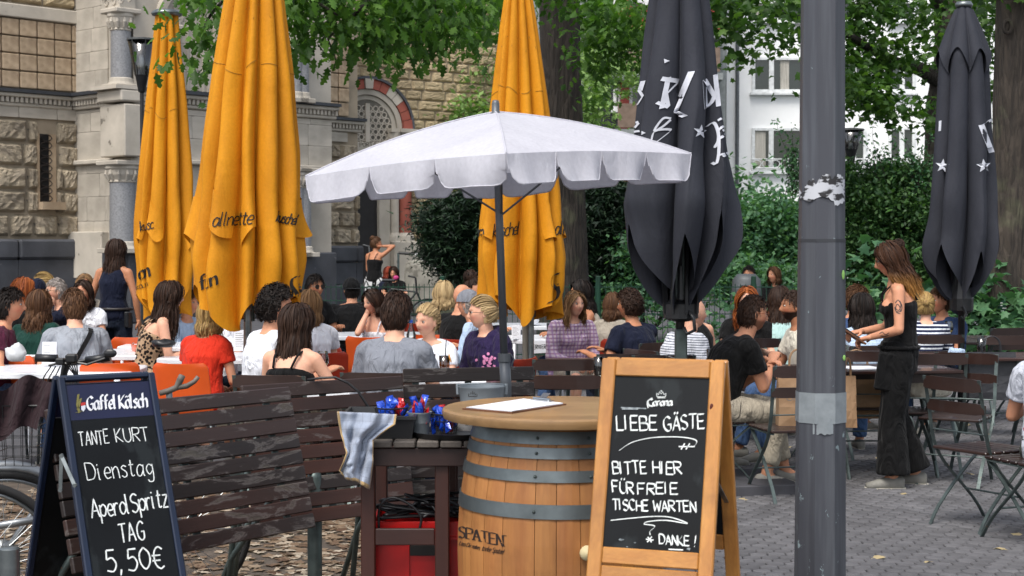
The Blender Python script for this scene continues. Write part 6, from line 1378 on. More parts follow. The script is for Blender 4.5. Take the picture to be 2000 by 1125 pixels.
# leaves on the soil (uncountable) and single leaves on the paving
litm = leafm('dry_leaf', (.09, .05, .03), (.20, .14, .09), (.42, .36, .28), .1, .7); v, f = leafcloud([((-2.0, 8.1, .03), (2.4, 2.6, .012), 6500)], .072, 'maple', 0)
v[:, 2] = np.abs(v[:, 2]-.012)*.22+.012; lt = link('leaf_litter', npmesh('leaf_litter', v, f, litm)); lt['kind'] = 'stuff'; lt['label'] = 'fallen dry leaves covering the soil under the tipped tables'; lt['category'] = 'leaf litter'
tv, tf = leaftemplate('maple'); ly = leafm('yellow_dry_leaf', (.35, .24, .10), (.45, .36, .2), None, .1, .7)
lme = npmesh('fallen_leaf', tv*.09, tf, ly)
for (px, py, d) in ((1770, 962, 'beside the waitress shoe'), (1710, 893, 'behind the waitress by the chair legs'), (1680, 868, 'left of the waitress under the table'), (1545, 873, 'by the khaki trousered man'), (1640, 972, 'on the bare paving right of the lamp post'), (1707, 1085, 'on the paving below the waitress'), (1815, 1096, 'low at the right of the paving'), (1945, 1070, 'between the two nearest chairs'), (1455, 972, 'at the corner of the low step'), (1895, 925, 'under the right folding chair'), (1880, 830, 'behind the empty folding chairs'), (1990, 1040, 'at the right edge by the chair leg')):
    g = gr(px, py, .025); o = bpy.data.objects.new('fallen_leaf', lme); COL.objects.link(o); o.location = g; o.rotation_euler = (random.uniform(-.3, .3), random.uniform(-.3, .3), random.uniform(0, 6)); o.scale = (random.uniform(.8, 1.3),)*3
    o['label'] = 'dry yellow leaf '+d; o['category'] = 'leaf'; o['group'] = 'single fallen leaves on the paving'
# low step (basalt slab) by the khaki trousered man
st = thing('stone_slab', 'low dark stone slab on the paving under the folding chair', 'slab', tuple(gr(1480, 958)));mb = MB(); g0, g1 = gr(1440, 972), gr(1500, 955)
mb.box((g0.x+.1, g0.y+.35, .04), (.5, .75, .08), Matrix.Rotation(.2, 3, 'Z'), bev=.006); mb.build('slab', M('dark_slab', '#45454a', .8), st, world=True)
# metal bollard bottom left
p = pt(18, 1068, 5.2); t = thing('metal_bollard', 'flat topped grey metal post in the bottom left corner', 'bollard', (p.x, 5.2, 0)); mb = MB(); mb.lathe([(0, p.z), (.028, p.z-.001), (.034, p.z-.006), (.034, 0)], 20); mb.build('tube', steel, t, smooth=True, sharp=40)
# ================================================================== BICYCLES at left
rubber = M('tyre_rubber', '#1b1b1c', .8); rimm = M('alloy', '#9fa3a5', .3, .9)
def wheel(t, c, R, ax, name='wheel'):
    """c centre, ax axle direction"""
    w0 = link(name, MB().mesh(name, rubber), t); ax = Vector(ax).normalized(); e1 = Vector((0, 0, 1)); e2 = ax.cross(e1); P = lambda r, a, o=0: c+(e1*math.cos(a)+e2*math.sin(a))*r+ax*o
    mb = MB(); mb.tube([P(R, a) for a in np.linspace(0, 2*PI, 49)[:-1]], .018, 8, closed=True); mb.build('tyre', rubber, w0, smooth=True, world=True)
    mb = MB(); mb.tube([P(R-.022, a) for a in np.linspace(0, 2*PI, 49)[:-1]], .010, 6, closed=True); mb.build('rim', rimm, w0, smooth=True, world=True)
    mb = MB()
    for k in range(28): mb.tube([P(.02, k*2*PI/28+.5*(1 if k % 2 else -1), .03*(1 if k % 4 < 2 else -1)), P(R-.03, k*2*PI/28)], .0013, 4)
    mb.build('spokes', rimm, w0, world=True); mb = MB(); mb.tube([P(0, 0, -.05), P(0, 0, .05)], .022, 10); mb.tube([P(0, 0, -.035), P(0, 0, -.03)], .06, 16); mb.build('hub', rimm, w0, smooth=True, world=True)
# first bike: basket and fender, handlebar with black grips
b1 = thing('bicycle', 'bicycle with a wire basket and cloth at the left edge behind the blue board', 'bicycle', (pt(60, 1000, 6.3).x, 6.3, 0)); ax = Vector((.35, -.94, 0))
wheel(b1, Vector((xat(-62, 6.0), 6.0, .35)), .34, ax); c1 = Vector((xat(0, 6.4), 6.4, .345)); wheel(b1, c1, .33, ax)
e2 = ax.normalized().cross(Vector((0, 0, 1))); mb = MB(); mb.tube([c1+(Vector((0, 0, 1))*math.cos(a)+e2*math.sin(a))*.365 for a in np.linspace(-1.6, 1.5, 20)], .024, 6, flat=.4); mb.build('mudguard', M('mudguard_silver', '#a9adb0', .3, .7), b1, smooth=True, world=True)
hb = lambda L, Y=7.0: [pt(x, y, Y) for x, y in L]
mb = MB(); mb.tube(hb([(78, 703), (100, 700), (130, 706), (160, 706), (190, 698), (216, 690)]), .0095, 8); mb.build('handlebar', black, b1, smooth=True, world=True)
for L in ([(70, 699), (112, 700)], [(168, 704), (214, 698)]): mb = MB(); mb.tube(hb(L, 6.98), .018, 10); mb.build('grip', black, b1, smooth=True, world=True)
mb = MB(); mb.ell(pt(215, 690, 6.95), (.03, .012, .02)); mb.tube(hb([(95, 714), (118, 708), (140, 712)], 6.95), .006, 6); mb.tube(hb([(205, 700), (170, 712), (150, 708)], 6.95), .006, 6); mb.tube(hb([(130, 700), (125, 730), (118, 760)], 7), .016, 8); mb.box(pt(140, 700, 6.95), (.05, .04, .04), bev=.008); mb.box(pt(118, 706, 6.95), (.04, .03, .03), bev=.006); mb.build('brake_lever', black, b1, smooth=False, world=True)
mb = MB()
for k in range(5): mb.tube(smoothpoly(hb([(100+9*k, 715), (85+8*k, 745+5*k), (120, 770), (150, 745), (150-5*k, 712)], 6.9+.02*k), 4), .003, 5)
mb.build('brake_cables', black, b1, world=True)
bk = MB(); bx0, bx1 = pt(0, 800, 6.4).x, pt(98, 800, 6.4).x
def ringpts(s, z): m = Vector(((bx0+bx1)/2-.03, 6.45, z)); return [m+Vector((sx*(bx1-bx0)/2*s*1.1, sy*.15*s, 0)) for sx, sy in ((-1, -1), (1, -1), (1, 1), (-1, 1))]
zb_, zt_ = zat(905, 6.4), zat(788, 6.4)
for j in range(7): z = zb_+(zt_-zb_)*j/6; bk.tube(ringpts(.85+.15*j/6, z), .0022 if j < 6 else .005, 5, closed=True)
for i in range(22):
    t_ = i/22*4; k = int(t_); f_ = t_-k; a, b_ = ringpts(.85, zb_), ringpts(1, zt_); bk.tube([a[k].lerp(a[(k+1) % 4], f_), b_[k].lerp(b_[(k+1) % 4], f_)], .0018, 4)
bk.build('wire_basket', black, b1, world=True)
mb = MB()
A_ = pt(-60, 1075, 6.3); mb.tube([pt(125, 1010, 6.5), pt(70, 1015, 6.4), pt(-20, 1030, 6.3)], .016, 8); mb.tube([pt(118, 760, 7), pt(95, 960, 6.6), c1], .014, 8); mb.tube([pt(95, 960, 6.6), pt(75, 1040, 6.5)], .012, 8); mb.build('frame', M('bike_frame', '#8d9194', .35, .6), b1, smooth=True, world=True)
cl = thing('dark_cloth', 'dark plum cloth thrown over the bicycle basket', 'cloth', tuple(pt(50, 770, 6.35))); vs = []; n, m = 20, 14
for j in range(m+1):
    for i in range(n+1):
        u, v = i/n, j/m; px = -20+u*125-8*v; top = 752-14*u+8*math.sin(u*7); py = top+v*(100 if u < .85 else 70)+6*math.sin(u*9); vs.append(pt(px, py, 6.30-.025*math.sin(u*14+v*2)-.03*v))
mb = MB(); mb.add(vs, [(j*(n+1)+i, j*(n+1)+i+1, (j+1)*(n+1)+i+1, (j+1)*(n+1)+i) for j in range(m) for i in range(n)]); mb.build('cloth', clothm('plum_cloth', '#2e2024'), cl, smooth=True, world=True)
b2 = thing('second_bicycle', 'bicycle behind the tipped slat table with grey leather bar ends showing', 'bicycle', (pt(345, 800, 6.9).x, 6.9, 0)); mb = MB()
gl = M('worn_grip', '#6d665e', .6, 0, '#4e4842', 10)
mb = MB(); mb.tube(hb([(312, 768), (328, 764), (345, 757), (352, 742), (356, 733)], 6.75), [.012, .013, .014, .015, .014], 10); mb.tube(hb([(345, 757), (365, 754), (380, 745), (387, 736)], 6.75), [.012, .012, .010, .009], 10); mb.build('handlebar', gl, b2, smooth=True, world=True)
mb = MB(); mb.tube([pt(330, 765, 6.76), pt(335, 830, 6.85), pt(345, 960, 6.95)], .014, 8); mb.build('frame', M('bike_frame', '#8d9194', .35, .6), b2, smooth=True, world=True); wheel(b2, Vector((pt(345, 960, 6.95).x, 6.95, .34)), .32, (.4, -.9, 0))
# green floor-standing pipe support in the soil
# ================================================================== SEATS AND TABLES
orange = M('orange_plastic', '#d2551a', .35, 0, '#c24a14', 3, coat=.25); redpl = M('red_orange_plastic', '#a8321a', .4, 0, '#94280f', 3, coat=.2)
slatw = woodm('chair_slat', '#33201a', '#261713', .35, 0, ring=7, coat=.35, objvar=.25); slatb = woodm('table_slat', '#40241d', '#2e1a15', .4, 0, ring=7, coat=.3, objvar=.25)
def shell_chair(name, mat, label, loc, rz, group):
    t = thing(name, label, 'chair', loc, rz, group); pr = [(.22, .43), (.19, .445), (.05, .435), (-.12, .43), (-.19, .455), (-.225, .53), (-.245, .65), (-.265, .76), (-.275, .81)]; pr = smoothpoly([Vector(p) for p in pr], 3)
    vs = []; n = 12; N = len(pr)
    for side in (0, 1):
        for j, p in enumerate(pr):
            q = j/(N-1); w_ = .215*(1-.10*max(0, q-.5)*2)*(1 if 0 < j < N-1 else .86)*(.95 if j in (1, N-2) else 1)
            for i in range(n+1):
                u = i/n*2-1; curve = .035*u*u*(1 if q > .45 else .5); tn = (pr[min(j+1, N-1)]-pr[max(j-1, 0)]).normalized(); nn = Vector((-tn.y, tn.x))*(-1); c = p-nn*(-curve)*(1)-nn*side*.008
                vs.append((u*w_, c.x, c.y))
    m = n+1; o = N*m; fs = [(j*m+i, j*m+i+1, (j+1)*m+i+1, (j+1)*m+i) for j in range(N-1) for i in range(n)]; fs += [tuple(o+q for q in reversed(f)) for f in fs]
    fs += [(j*m+e, (j+1)*m+e, o+(j+1)*m+e, o+j*m+e) for j in range(N-1) for e in (0, n)]+[(r*m+i, r*m+i+1, o+r*m+i+1, o+r*m+i) for r in (0, N-1) for i in range(n)]
    mb = MB(); mb.add(vs, fs); mb.build('seat_shell', mat, t, smooth=True, sharp=50)
    for sx in (-1, 1):
        for sy in (-1, 1): mb = MB(); mb.tube([(sx*.15, sy*.13, .43), (sx*.18, sy*.15, .40), (sx*.21, sy*.22, 0)], .011, 8); mb.build('leg', steel, t, smooth=True)
    return t
def folding_chair(label, loc, rz, group='wooden slatted folding chairs'):
    t = thing('folding_chair', label, 'chair', loc, rz, group)
    for z, y, h in ((.83, -.245, .075), (.70, -.215, .065)):
        n = 8; vs = []
        for s in (0, 1):
            for k in range(n+1):
                x = -.215+.43*k/n; yy = y-.02*(1-(x/.215)**2)-s*.014; e = .008*(abs(x) > .2)
                vs += [(x, yy, z-h/2+e), (x, yy, z+h/2-e)]
        o = (n+1)*2; fs = [(2*k, 2*k+2, 2*k+3, 2*k+1) for k in range(n)]+[(o+2*k, o+2*k+1, o+2*k+3, o+2*k+2) for k in range(n)]+[(2*k+1, 2*k+3, o+2*k+3, o+2*k+1) for k in range(n)]+[(2*k, o+2*k, o+2*k+2, 2*k+2) for k in range(n)]+[(0, 1, o+1, o), (2*n, o+2*n, o+2*n+1, 2*n+1)]
        mb = MB(); mb.add(vs, fs); mb.build('backrest_slat', slatw, t)
    for k in range(6): mb = MB(); mb.box((0, -.17+k*.07, .455), (.40, .058, .018), bev=.005); mb.build('seat_slat', slatw, t)
    for sx in (-1, 1):
        mb = MB(); P = [Vector((sx*.205, -.262, .865)), Vector((sx*.205, -.225, .70)), Vector((sx*.205, -.185, .50)), Vector((sx*.203, -.10, .36)), Vector((sx*.203, .13, .14)), Vector((sx*.203, .235, 0))]; P = smoothpoly(P, 3)
        for a, b in zip(P, P[1:]): mb.beam(a, b+(b-a)*.05, .007, .022, up=(1, 0, 0))
        mb.build('back_leg', chairmetal, t)
        mb = MB(); P = smoothpoly([Vector((sx*.185, .19, .44)), Vector((sx*.185, .02, .30)), Vector((sx*.185, -.16, .12)), Vector((sx*.185, -.235, 0))], 3)
        for a, b in zip(P, P[1:]): mb.beam(a, b+(b-a)*.05, .007, .022, up=(1, 0, 0))
        mb.beam((sx*.19, -.19, .44), (sx*.19, .19, .44), .007, .02, up=(1, 0, 0)); mb.build('front_leg', chairmetal, t)
    mb = MB(); mb.tube([(-.2, .235, .008), (.2, .235, .008)], .008, 6); mb.tube([(-.18, -.235, .008), (.18, -.235, .008)], .008, 6); mb.tube([(-.2, -.2, .56), (.2, -.2, .56)], .005, 6); mb.tube([(-.2, .06, .2), (.2, .06, .2)], .006, 6); mb.build('cross_bar', chairmetal, t)
    return t
def white_table(label, loc, rz, w=.8, d=.8, group='white terrace tables'):
    t = thing('white_table', label, 'table', loc, rz, group); mb = MB(); n = 24; vs = []
    def rr(s, z):
        o = []
        for k in range(n): a = 2*PI*(k+.5)/n; q = (abs(math.cos(a))**7+abs(math.sin(a))**7)**(-1/7); o.append((math.cos(a)*q*w/2*s, math.sin(a)*q*d/2*s, z))
        return o
    vs = rr(.97, .715)+rr(1, .72)+rr(1, .748)+rr(.985, .755); mb.add(vs, [(j*n+k, j*n+(k+1) % n, (j+1)*n+(k+1) % n, (j+1)*n+k) for j in range(3) for k in range(n)]+[tuple(range(3*n, 4*n)), tuple(range(n-1, -1, -1))]); mb.build('tabletop', white_lam, t)
    for sx in (-1, 1):
        for sy in (-1, 1): mb = MB(); mb.tube([(sx*w*.43, sy*d*.42, .715), (sx*w*.45, sy*d*.45, 0)], .022, 8); mb.build('leg', white_lam, t, smooth=True)
    return t
def slat_table(label, loc, rz, L=1.1, d=.66, group='brown slatted terrace tables'):
    t = thing('slatted_table', label, 'table', loc, rz, group)
    for k in range(8): mb = MB(); mb.box((0, -d/2+(k+.5)*d/8, .745), (L, d/8-.012, .024), bev=.005); mb.build('slat', slatb, t)
    for sx in (-1, 1):
        mb = MB(); mb.tube([(sx*L*.36, -d*.42, .73), (sx*L*.36, d*.42, .73)], .012, 6)
        for s in (-1, 1): mb.tube(smoothpoly([Vector((sx*L*.36, s*d*.3, .73)), Vector((sx*L*.36, s*d*.1, .5)), Vector((sx*L*.36, -s*d*.25, .2)), Vector((sx*L*.36, -s*d*.42, .0))], 4), .012, 6)
        mb.build('leg_frame', chairmetal, t)
    mb = MB(); mb.tube([(-L*.36, 0, .42), (L*.36, 0, .42)], .008, 6); mb.build('brace', chairmetal, t); return t
def at(px, Y): return (pt(px, 480, Y).x, Y, 0)
G1, G2 = 'orange plastic shell chairs', 'white terrace tables'
oc = shell_chair('orange_chair', orange, 'orange shell chair carrying the blonde woman in red', at(379, 10.85), math.radians(-12), G1)
def O(px, Y, rz, lab, mat=None):
    c = dup(oc, at(px, Y), math.radians(rz), lab, G1)
    if mat:
        for ch in c.children:
            if ch.name.startswith('seat_shell'): ch.data = ch.data.copy(); ch.data.materials[0] = mat
    return c
fc = folding_chair('brown folding chair standing empty at the far right, nearest the camera, seen side on', at(1925, 8.95), math.radians(-60))
def FC(px, Y, rz, lab): return dup(fc, at(px, Y), math.radians(rz), lab, 'wooden slatted folding chairs')
wt = white_table('long white table at the left with a water glass jug, front edge seen end on', at(60, 10.9), .05, 1.5, .8)
st_ = slat_table('brown slatted table in front of the black shirted man', at(1530, 10.95), math.radians(4))
def WT(px, Y, rz, lab, sx=1): c = dup(wt, at(px, Y), rz, lab, G2); c.scale = (sx, 1, 1); return c
def ST(px, Y, rz, lab): return dup(st_, at(px, Y), math.radians(rz), lab, 'brown slatted terrace tables')
WT(195, 12.6, .05, 'white table behind the boy in grey, below the standing dark haired waitress', .7); WT(440, 12.2, -.05, 'white table beside the blonde woman in red', .62); WT(785, 15.2, 0, 'long white table in front of the man in the black cap', 1.05); WT(345, 13.6, 0, 'white table by the woman in the leopard dress', .6)
WT(1085, 14.7, .12, 'white table with empty glasses and a reserved sign in front of the woman in plaid', .66); WT(860, 10.3, 0, 'white table of the girl with the blonde bun and the purple hoodie', .6); WT(1010, 17.0, 0, 'white table with a coffee cup behind the middle yellow parasol', .7)
ST(1700, 11.0, 5, 'brown slatted table with white papers by the standing waitress'); ST(1905, 12.2, 3, 'brown slatted table with blue napkins under the right charcoal parasol'); ST(1215, 11.6, 0, 'brown slatted table by the striped shirt man'); ST(1120, 10.0, 0, 'brown slatted table between the empty folding chairs behind the barrel'); ST(1840, 14.2, 0, 'brown slatted table of the man in the blue polo'); ST(1960, 14.6, 0, 'brown slatted table at the far right behind the black bag')
O(262, 13.2, 70, 'orange shell chair seen side on, right of the boy in grey'); O(224, 10.9, 5, 'orange shell chair with only its top rim above the blue board'); O(245, 13.9, 30, 'orange shell chair half hidden behind the side-on orange chair')
O(60, 11.6, -20, 'orange shell chair under the woman in the green blouse'); O(175, 12.0, -160, 'orange shell chair of the boy in grey'); O(610, 11.9, 25, 'dark orange shell chair carrying the woman in the white tee with the brown bob', redpl); O(700, 12.6, -60, 'red folding chair seen side on below the white table', redpl); O(800, 16.4, 10, 'red shell chair behind the white table by the black jacket', redpl)
O(742, 13.9, -30, 'orange shell chair in front of the long white table'); O(905, 13.6, 0, 'red orange chair of the bald man in black', redpl); O(965, 11.2, 60, 'red shell chair behind the purple hoodie', redpl); O(1215, 13.6, 0, 'red orange shell chair of the woman with the brown bob at the fence', redpl); O(855, 13.8, 190, 'orange shell chair by the blue capped bottle'); O(325, 12.8, -70, 'orange shell chair below the leopard dress')
O(20, 14.5, 0, 'orange shell chair of the ginger haired woman'); O(1145, 14.4, 160, 'orange chair under the woman in plaid')
FC(1098, 10.5, 3, 'farther of the two empty folding chairs behind the barrel'); FC(1108, 9.2, -2, 'nearer of the two empty folding chairs behind the barrel, with its back to us'); FC(1222, 11.0, 0, 'folding chair left of the big dark parasol foot, behind the wooden board'); FC(1290, 10.9, 0, 'folding chair in front of the striped shirt man'); FC(1545, 9.95, 12, 'folding chair beside the lamp post at its left, a paper bag on it')
FC(1685, 11.3, 0, 'folding chair behind the paper bag right of the lamp post'); FC(1815, 11.0, -4, 'folding chair right behind the standing waitress'); FC(1870, 10.6, 150, 'empty folding chair with rounded slats turned towards us at right'); FC(2035, 8.45, 20, 'folding chair under the man in the printed shirt at the right edge'); FC(552, 9.22, -10, 'folding chair carrying the woman with very long brown hair'); FC(756, 9.4, -10, 'folding chair of the man in the grey tee')
FC(1396, 10.4, -78, 'folding chair under the man in the black tee'); FC(1578, 11.8, 98, 'folding chair of the bearded man in white'); FC(1694, 11.9, 8, 'folding chair of the dark haired woman in pale blue'); FC(1940, 14.4, 20, 'folding chair of the man in the blue polo'); FC(1950, 13.2, 0, 'folding chair at the far right behind the table with the black bag'); FC(1250, 12.25, 35, 'folding chair of the curly man in navy'); FC(1310, 11.3, -60, 'folding chair carrying the bald man in stripes'); FC(1455, 12.8, 10, 'folding chair by the auburn haired woman'); FC(1810, 13.3, 10, 'folding chair of the blonde in navy stripes')
# ================================================================== PEOPLE
def skinm(name, c):
    m, nt, b, out = newmat(name); at_ = nt.nodes.new('ShaderNodeVertexColor'); at_.layer_name = 'tint'; t = tex(nt, 'ShaderNodeTexNoise', 25); c_ = ramp(nt, t.outputs[0], [(.3, hx(c)), (.75, tuple(v*.88 for v in hx(c)))]).outputs[0]
    nt.links.new(mixc(nt, 1.0, c_, at_.outputs[0], 'MULTIPLY'), b.inputs['Base Color']); b.inputs['Roughness'].default_value = .58; b.inputs['Subsurface Weight'].default_value = .08; b.inputs['Subsurface Radius'].default_value = (.012, .005, .003); b.inputs['Subsurface Scale'].default_value = 1; b.inputs['Specular IOR Level'].default_value = .35; return m
SK = {'fair': skinm('fair_skin', '#d9a58a'), 'light': skinm('light_skin', '#c98f70'), 'tan': skinm('tan_skin', '#b07858'), 'brown': skinm('brown_skin', '#8d5c42')}
def hairm(c):
    nm = 'hair_'+c
    if nm in MC: return MC[nm]
    n = {'black': ('#141110', '#241c18'), 'dark': ('#231813', '#3a281e'), 'brown': ('#3d281b', '#5f432d'), 'lbrown': ('#5d442e', '#8a6a48'), 'blonde': ('#7c6240', '#b3965f'), 'ginger': ('#6e351b', '#a05a2c'), 'auburn': ('#55201a', '#8a3a22'), 'grey': ('#6b645e', '#98908a'), 'ombre': ('#2a1a12', '#4a3020'), 'ashblonde': ('#86704e', '#bfa57a')}[c]
    m, nt, b, out = newmat(nm); g = nt.nodes.new('ShaderNodeNewGeometry'); r = ramp(nt, g.outputs['Random Per Island'], [(0, hx(n[0])), (1, hx(n[1]))]); c_ = r.outputs[0]
    if c == 'ombre': tc = nt.nodes.new('ShaderNodeTexCoord'); sx = nt.nodes.new('ShaderNodeSeparateXYZ'); nt.links.new(tc.outputs['Object'], sx.inputs[0]); c_ = mixc(nt, ramp(nt, sx.outputs[2], [(0, 0), (1, 1)]).outputs[0], c_, c_); mr = nd(nt, 'ShaderNodeMapRange'); nt.links.new(sx.outputs[2], mr.inputs[0]); mr.inputs[1].default_value = 1.50; mr.inputs[2].default_value = 1.34; c_ = mixc(nt, mr.outputs[0], c_, hx('#a9773c'))
    nt.links.new(c_, b.inputs['Base Color']); b.inputs['Roughness'].default_value = .6; b.inputs['Specular IOR Level'].default_value = .18; MC[nm] = m; return m
eyew = M('eye_white', '#d8d4cc', .3); iris = M('eye_iris', '#2a1c14', .2)
def headmesh(hc, R, female, hairc, beard=0, nu=48, nv=40):
    """returns verts, faces, tint. local head: x right, y forward, z up"""
    vs = []; tint = []
    bc = hx({'black': '#3a3028', 'dark': '#4a3828'}.get(hairc, '#7a6048'))
    for j in range(nv+1):
        th = PI*j/nv
        for i in range(nu):
            # denser towards the face (+y)
            u = i/nu*2-1; az = (u-.16*math.sin(PI*u)*1.0)*PI+PI/2
            d = Vector((math.sin(th)*math.cos(az), math.sin(th)*math.sin(az), math.cos(th))); x, y, z = d.x*.074, d.y*.093, d.z*.116
            lo = max(0, -z/.116); x *= 1-.30*lo**1.6; 
            if y < 0: y *= 1-.42*lo**1.3; y -= .008*max(0, d.z)
            else: y *= 1-.06*lo
            tn = [1., 1., 1.]
            if y > 0:
                g = lambda cx, cz, sx, sz: math.exp(-((abs(x)-cx)/sx)**2-((z-cz)/sz)**2); f = min(1, y/.05)
                y += f*(.019*g(0, -.024, .012, .013)+.013*g(0, -.006, .008, .020)+.004*g(0, .03, .04, .012)-.010*g(.030, .010, .015, .012)+.005*g(0, -.05, .022, .009)-.003*g(0, -.0515, .02, .0025)+.003*g(0, -.061, .015, .006)+.008*g(0, -.092, .02, .016)+.004*g(.042, -.018, .02, .02)+.006*g(.010, -.03, .006, .006))
                k = g(0, -.0515, .021, .0085)*f; tn = [1-.15*k, 1-.5*k, 1-.45*k]
                k = g(0, -.0515, .018, .002)*f; tn = [v*(1-.5*k) for v in tn]
                k = min(1, 1.3*math.exp(-((abs(x)-.03)/.014)**4-((z-.031-.08*(.03-abs(x)))/.0035)**2)); tn = [v*(1-k*.65)+k*.65*c*1.2 for v, c in zip(tn, bc)]
                k = .25*g(.045, -.03, .02, .02); tn = [tn[0], tn[1]*(1-k), tn[2]*(1-k)]
            if beard:
                k = min(1, max(0, (-z-.028)/.014))*(1 if y > -.035 else 0)*(1-math.exp(-(x/.018)**2-((z+.051)/.006)**2)); tn = [v*(1-k*beard)+k*beard*c*.5 for v, c in zip(tn, bc)]
                y += .004*k*beard*(y > 0); x *= 1+.03*k*beard
            vs.append(hc+R @ Vector((x, y, z))); tint.append(tn)
    fs = [(j*nu+i, (j+1)*nu+i, (j+1)*nu+(i+1) % nu, j*nu+(i+1) % nu) for j in range(nv) for i in range(nu)]
    return vs, fs, tint
def handverts(mb, w, d, n, curl=.5, side=1):
    """hand from wrist w along d, palm normal n; thumb towards side"""
    d = d.normalized(); n = (n-d*n.dot(d)).normalized(); s = d.cross(n)*side
    mb.loft([(w-d*.02, s, n, .025, .021), (w+d*.01, s, n, .027, .018), (w+d*.045, s, n, .038, .017), (w+d*.085, s, n, .041, .013), (w+d*.095, s, n, .036, .008)], 12)
    for k, (o, L) in enumerate(((.030, .068), (.010, .078), (-.010, .072), (-.029, .056))):
        p = w+d*.082+s*o; c = curl*(1+.12*k); pts = [p-d*.02, p]; a = 0; dd = d
        for q in range(3): a += c*(.7 if q == 0 else .85); v = d*math.cos(a)+n*math.sin(a)+s*o*.8; pts.append(pts[-1]+v.normalized()*L*(.45, .32, .25)[q])
        mb.tube(pts, [.0095, .0095, .0088, .008, .0062], 7)
    p = w+d*.02+s*.028; pts = [w+d*.005+s*.012, p, p+(d*.6+s*.75+n*.25).normalized()*.035, p+(d*.6+s*.75+n*.25).normalized()*.035+(d*.9+s*.25+n*.4*curl).normalized()*.032]; mb.tube(pts, [.014, .013, .0105, .0075], 7)
def hairstrands(hc, R, style, L, female, seed, bun=None):
    rg = np.random.default_rng(seed); n = {'short': 1100, 'curly': 900, 'long': 950, 'bob': 900, 'bun': 900, 'crop': 650, 'fringe': 900, 'dreads': 260}[style]
    A = np.array([.078, .1, .121]); d = rg.normal(size=(n*4, 3)); d /= np.linalg.norm(d, axis=1)[:, None]
    hl = .62-.25*np.abs(d[:, 0])
    keep = ~((d[:, 1] > .18) & (d[:, 2] < hl)) & (d[:, 2] > np.where(d[:, 1] < -.2, -.55, -.1)) & ~((d[:, 1] > .02) & (d[:, 2] < .12)); d = d[keep][:n]; n = len(d)
    seg = 7; t = np.linspace(0, 1, seg)[None, :, None]; P = np.zeros((n, seg, 3)); up_ = np.array([0, 0, 1.])
    wv = rg.uniform(0, 6.28, (n, 1)); rnd = rg.normal(size=(n, 1, 3))
    if style in ('short', 'fringe', 'crop', 'curly'):
        if style == 'curly':
            nrm = d[:, None]; tg = np.cross(d, rg.normal(size=(n, 3))); tg /= np.linalg.norm(tg, axis=1)[:, None]; tg2 = np.cross(d, tg); th = t*5.5+wv[:, None]
            P = d[:, None]*A*(1+.0*t)+nrm*(.004+L*.6*t+rg.uniform(0, .012, (n, 1, 1)))+.013*(tg[:, None]*np.cos(th)+tg2[:, None]*np.sin(th))
        else:
            fw = np.array([rg.choice([-.5, .6]) if style == 'fringe' else .35, -.1 if style != 'fringe' else .55, -.25]); fl = np.where(d[:, 1:2] > .0, fw[None], np.array([0, -.35, -1.])[None])+.25*rg.normal(size=(n, 3)); fl -= d*(fl*d).sum(1)[:, None]; fl /= np.linalg.norm(fl, axis=1)[:, None]+1e-6
            q = d[:, None]+fl[:, None]*t*L/.1; q /= np.linalg.norm(q, axis=2)[:, :, None]; P = q*A*(1.0+.06*np.sin(t*PI*.9)+.05*rg.random((n, 1, 1))**3)+rnd*.004*t+d[:, None]*(.012 if style != 'crop' else .003)*t*(1+d[:, None, 2:3]*.8)
        w_ = .0034 if style != 'curly' else .0042
    else:
        if style == 'bun': tgt = np.tile(np.array(bun)/np.linalg.norm(bun), (n, 1))
        else:
            az = np.arctan2(d[:, 0], -d[:, 1]); az = np.clip(az*(.9), -1.75, 1.75)+rg.normal(0, .08, n); tgt = np.stack([np.sin(az), -np.cos(az), -.35*np.ones(n)], 1); tgt /= np.linalg.norm(tgt, axis=1)[:, None]
        om = np.arccos(np.clip((d*tgt).sum(1), -.999, .999))[:, None, None]; seg = 13 if style != 'bun' else 7; t = np.linspace(0, 1, seg)[None, :, None]; ts = np.clip(t*(2.2 if style != 'bun' else 1), 0, 1)
        q = (np.sin((1-ts)*om)*d[:, None]+np.sin(ts*om)*tgt[:, None])/np.sin(om); P = q*A*(1.03+.05*np.sin(ts*PI))
        lay = rg.uniform(.0, .014, (n, 1, 1)); P = P+q*lay
        if style != 'bun':
            tt = np.clip((t-.4545)/.5455, 0, 1); Ls = L*rg.uniform(.72, 1.02, (n, 1, 1)); out = tgt[:, None]*np.array([1, 1, 0]); wave = .012*np.sin(tt*9+wv[:, None]*.4+d[:, None, 0:1]*6)*(1 if L > .15 else .4)
            inward = .03*tt**2 if L < .2 else -.0*tt; P = P+np.array([0, 0, -1.])*tt*Ls+out*(wave+.02*np.sin(tt*PI)-inward)+rnd*.011*tt+.014*np.sin(tt*6+rnd[:, :, :1]*4)*np.sign(rnd)*tt+np.array([0, -.03, 0])*tt*(L > .2)
            if style == 'dreads': P = P*np.array([1.1, 1.1, 1])
        w_ = .0042 if style != 'dreads' else .016
    seg = P.shape[1]; T_ = np.gradient(P, axis=1); N_ = P-np.array([0, 0, 0])*0; N_ = N_/np.linalg.norm(N_, axis=2)[:, :, None]; N_ = N_+.35*rnd; Sd = np.cross(T_, N_); Sd /= np.linalg.norm(Sd, axis=2)[:, :, None]+1e-9
    wd = w_*(1-.75*np.linspace(0, 1, seg)**3)[None, :, None]*rg.uniform(.7, 1.3, (n, 1, 1)); V = np.stack([P-Sd*wd, P+Sd*wd], 2).reshape(n, seg*2, 3); RM = np.array(R); V = V @ RM.T+np.array(hc)
    f = np.array([(2*k, 2*k+2, 2*k+3, 2*k+1) for k in range(seg-1)]); FF = (f[None]+(np.arange(n)*seg*2)[:, None, None]).reshape(-1, 4)
    # scalp cap so no skin shows between the locks
    cv = []; cf = []; nu, nv = 28, 18
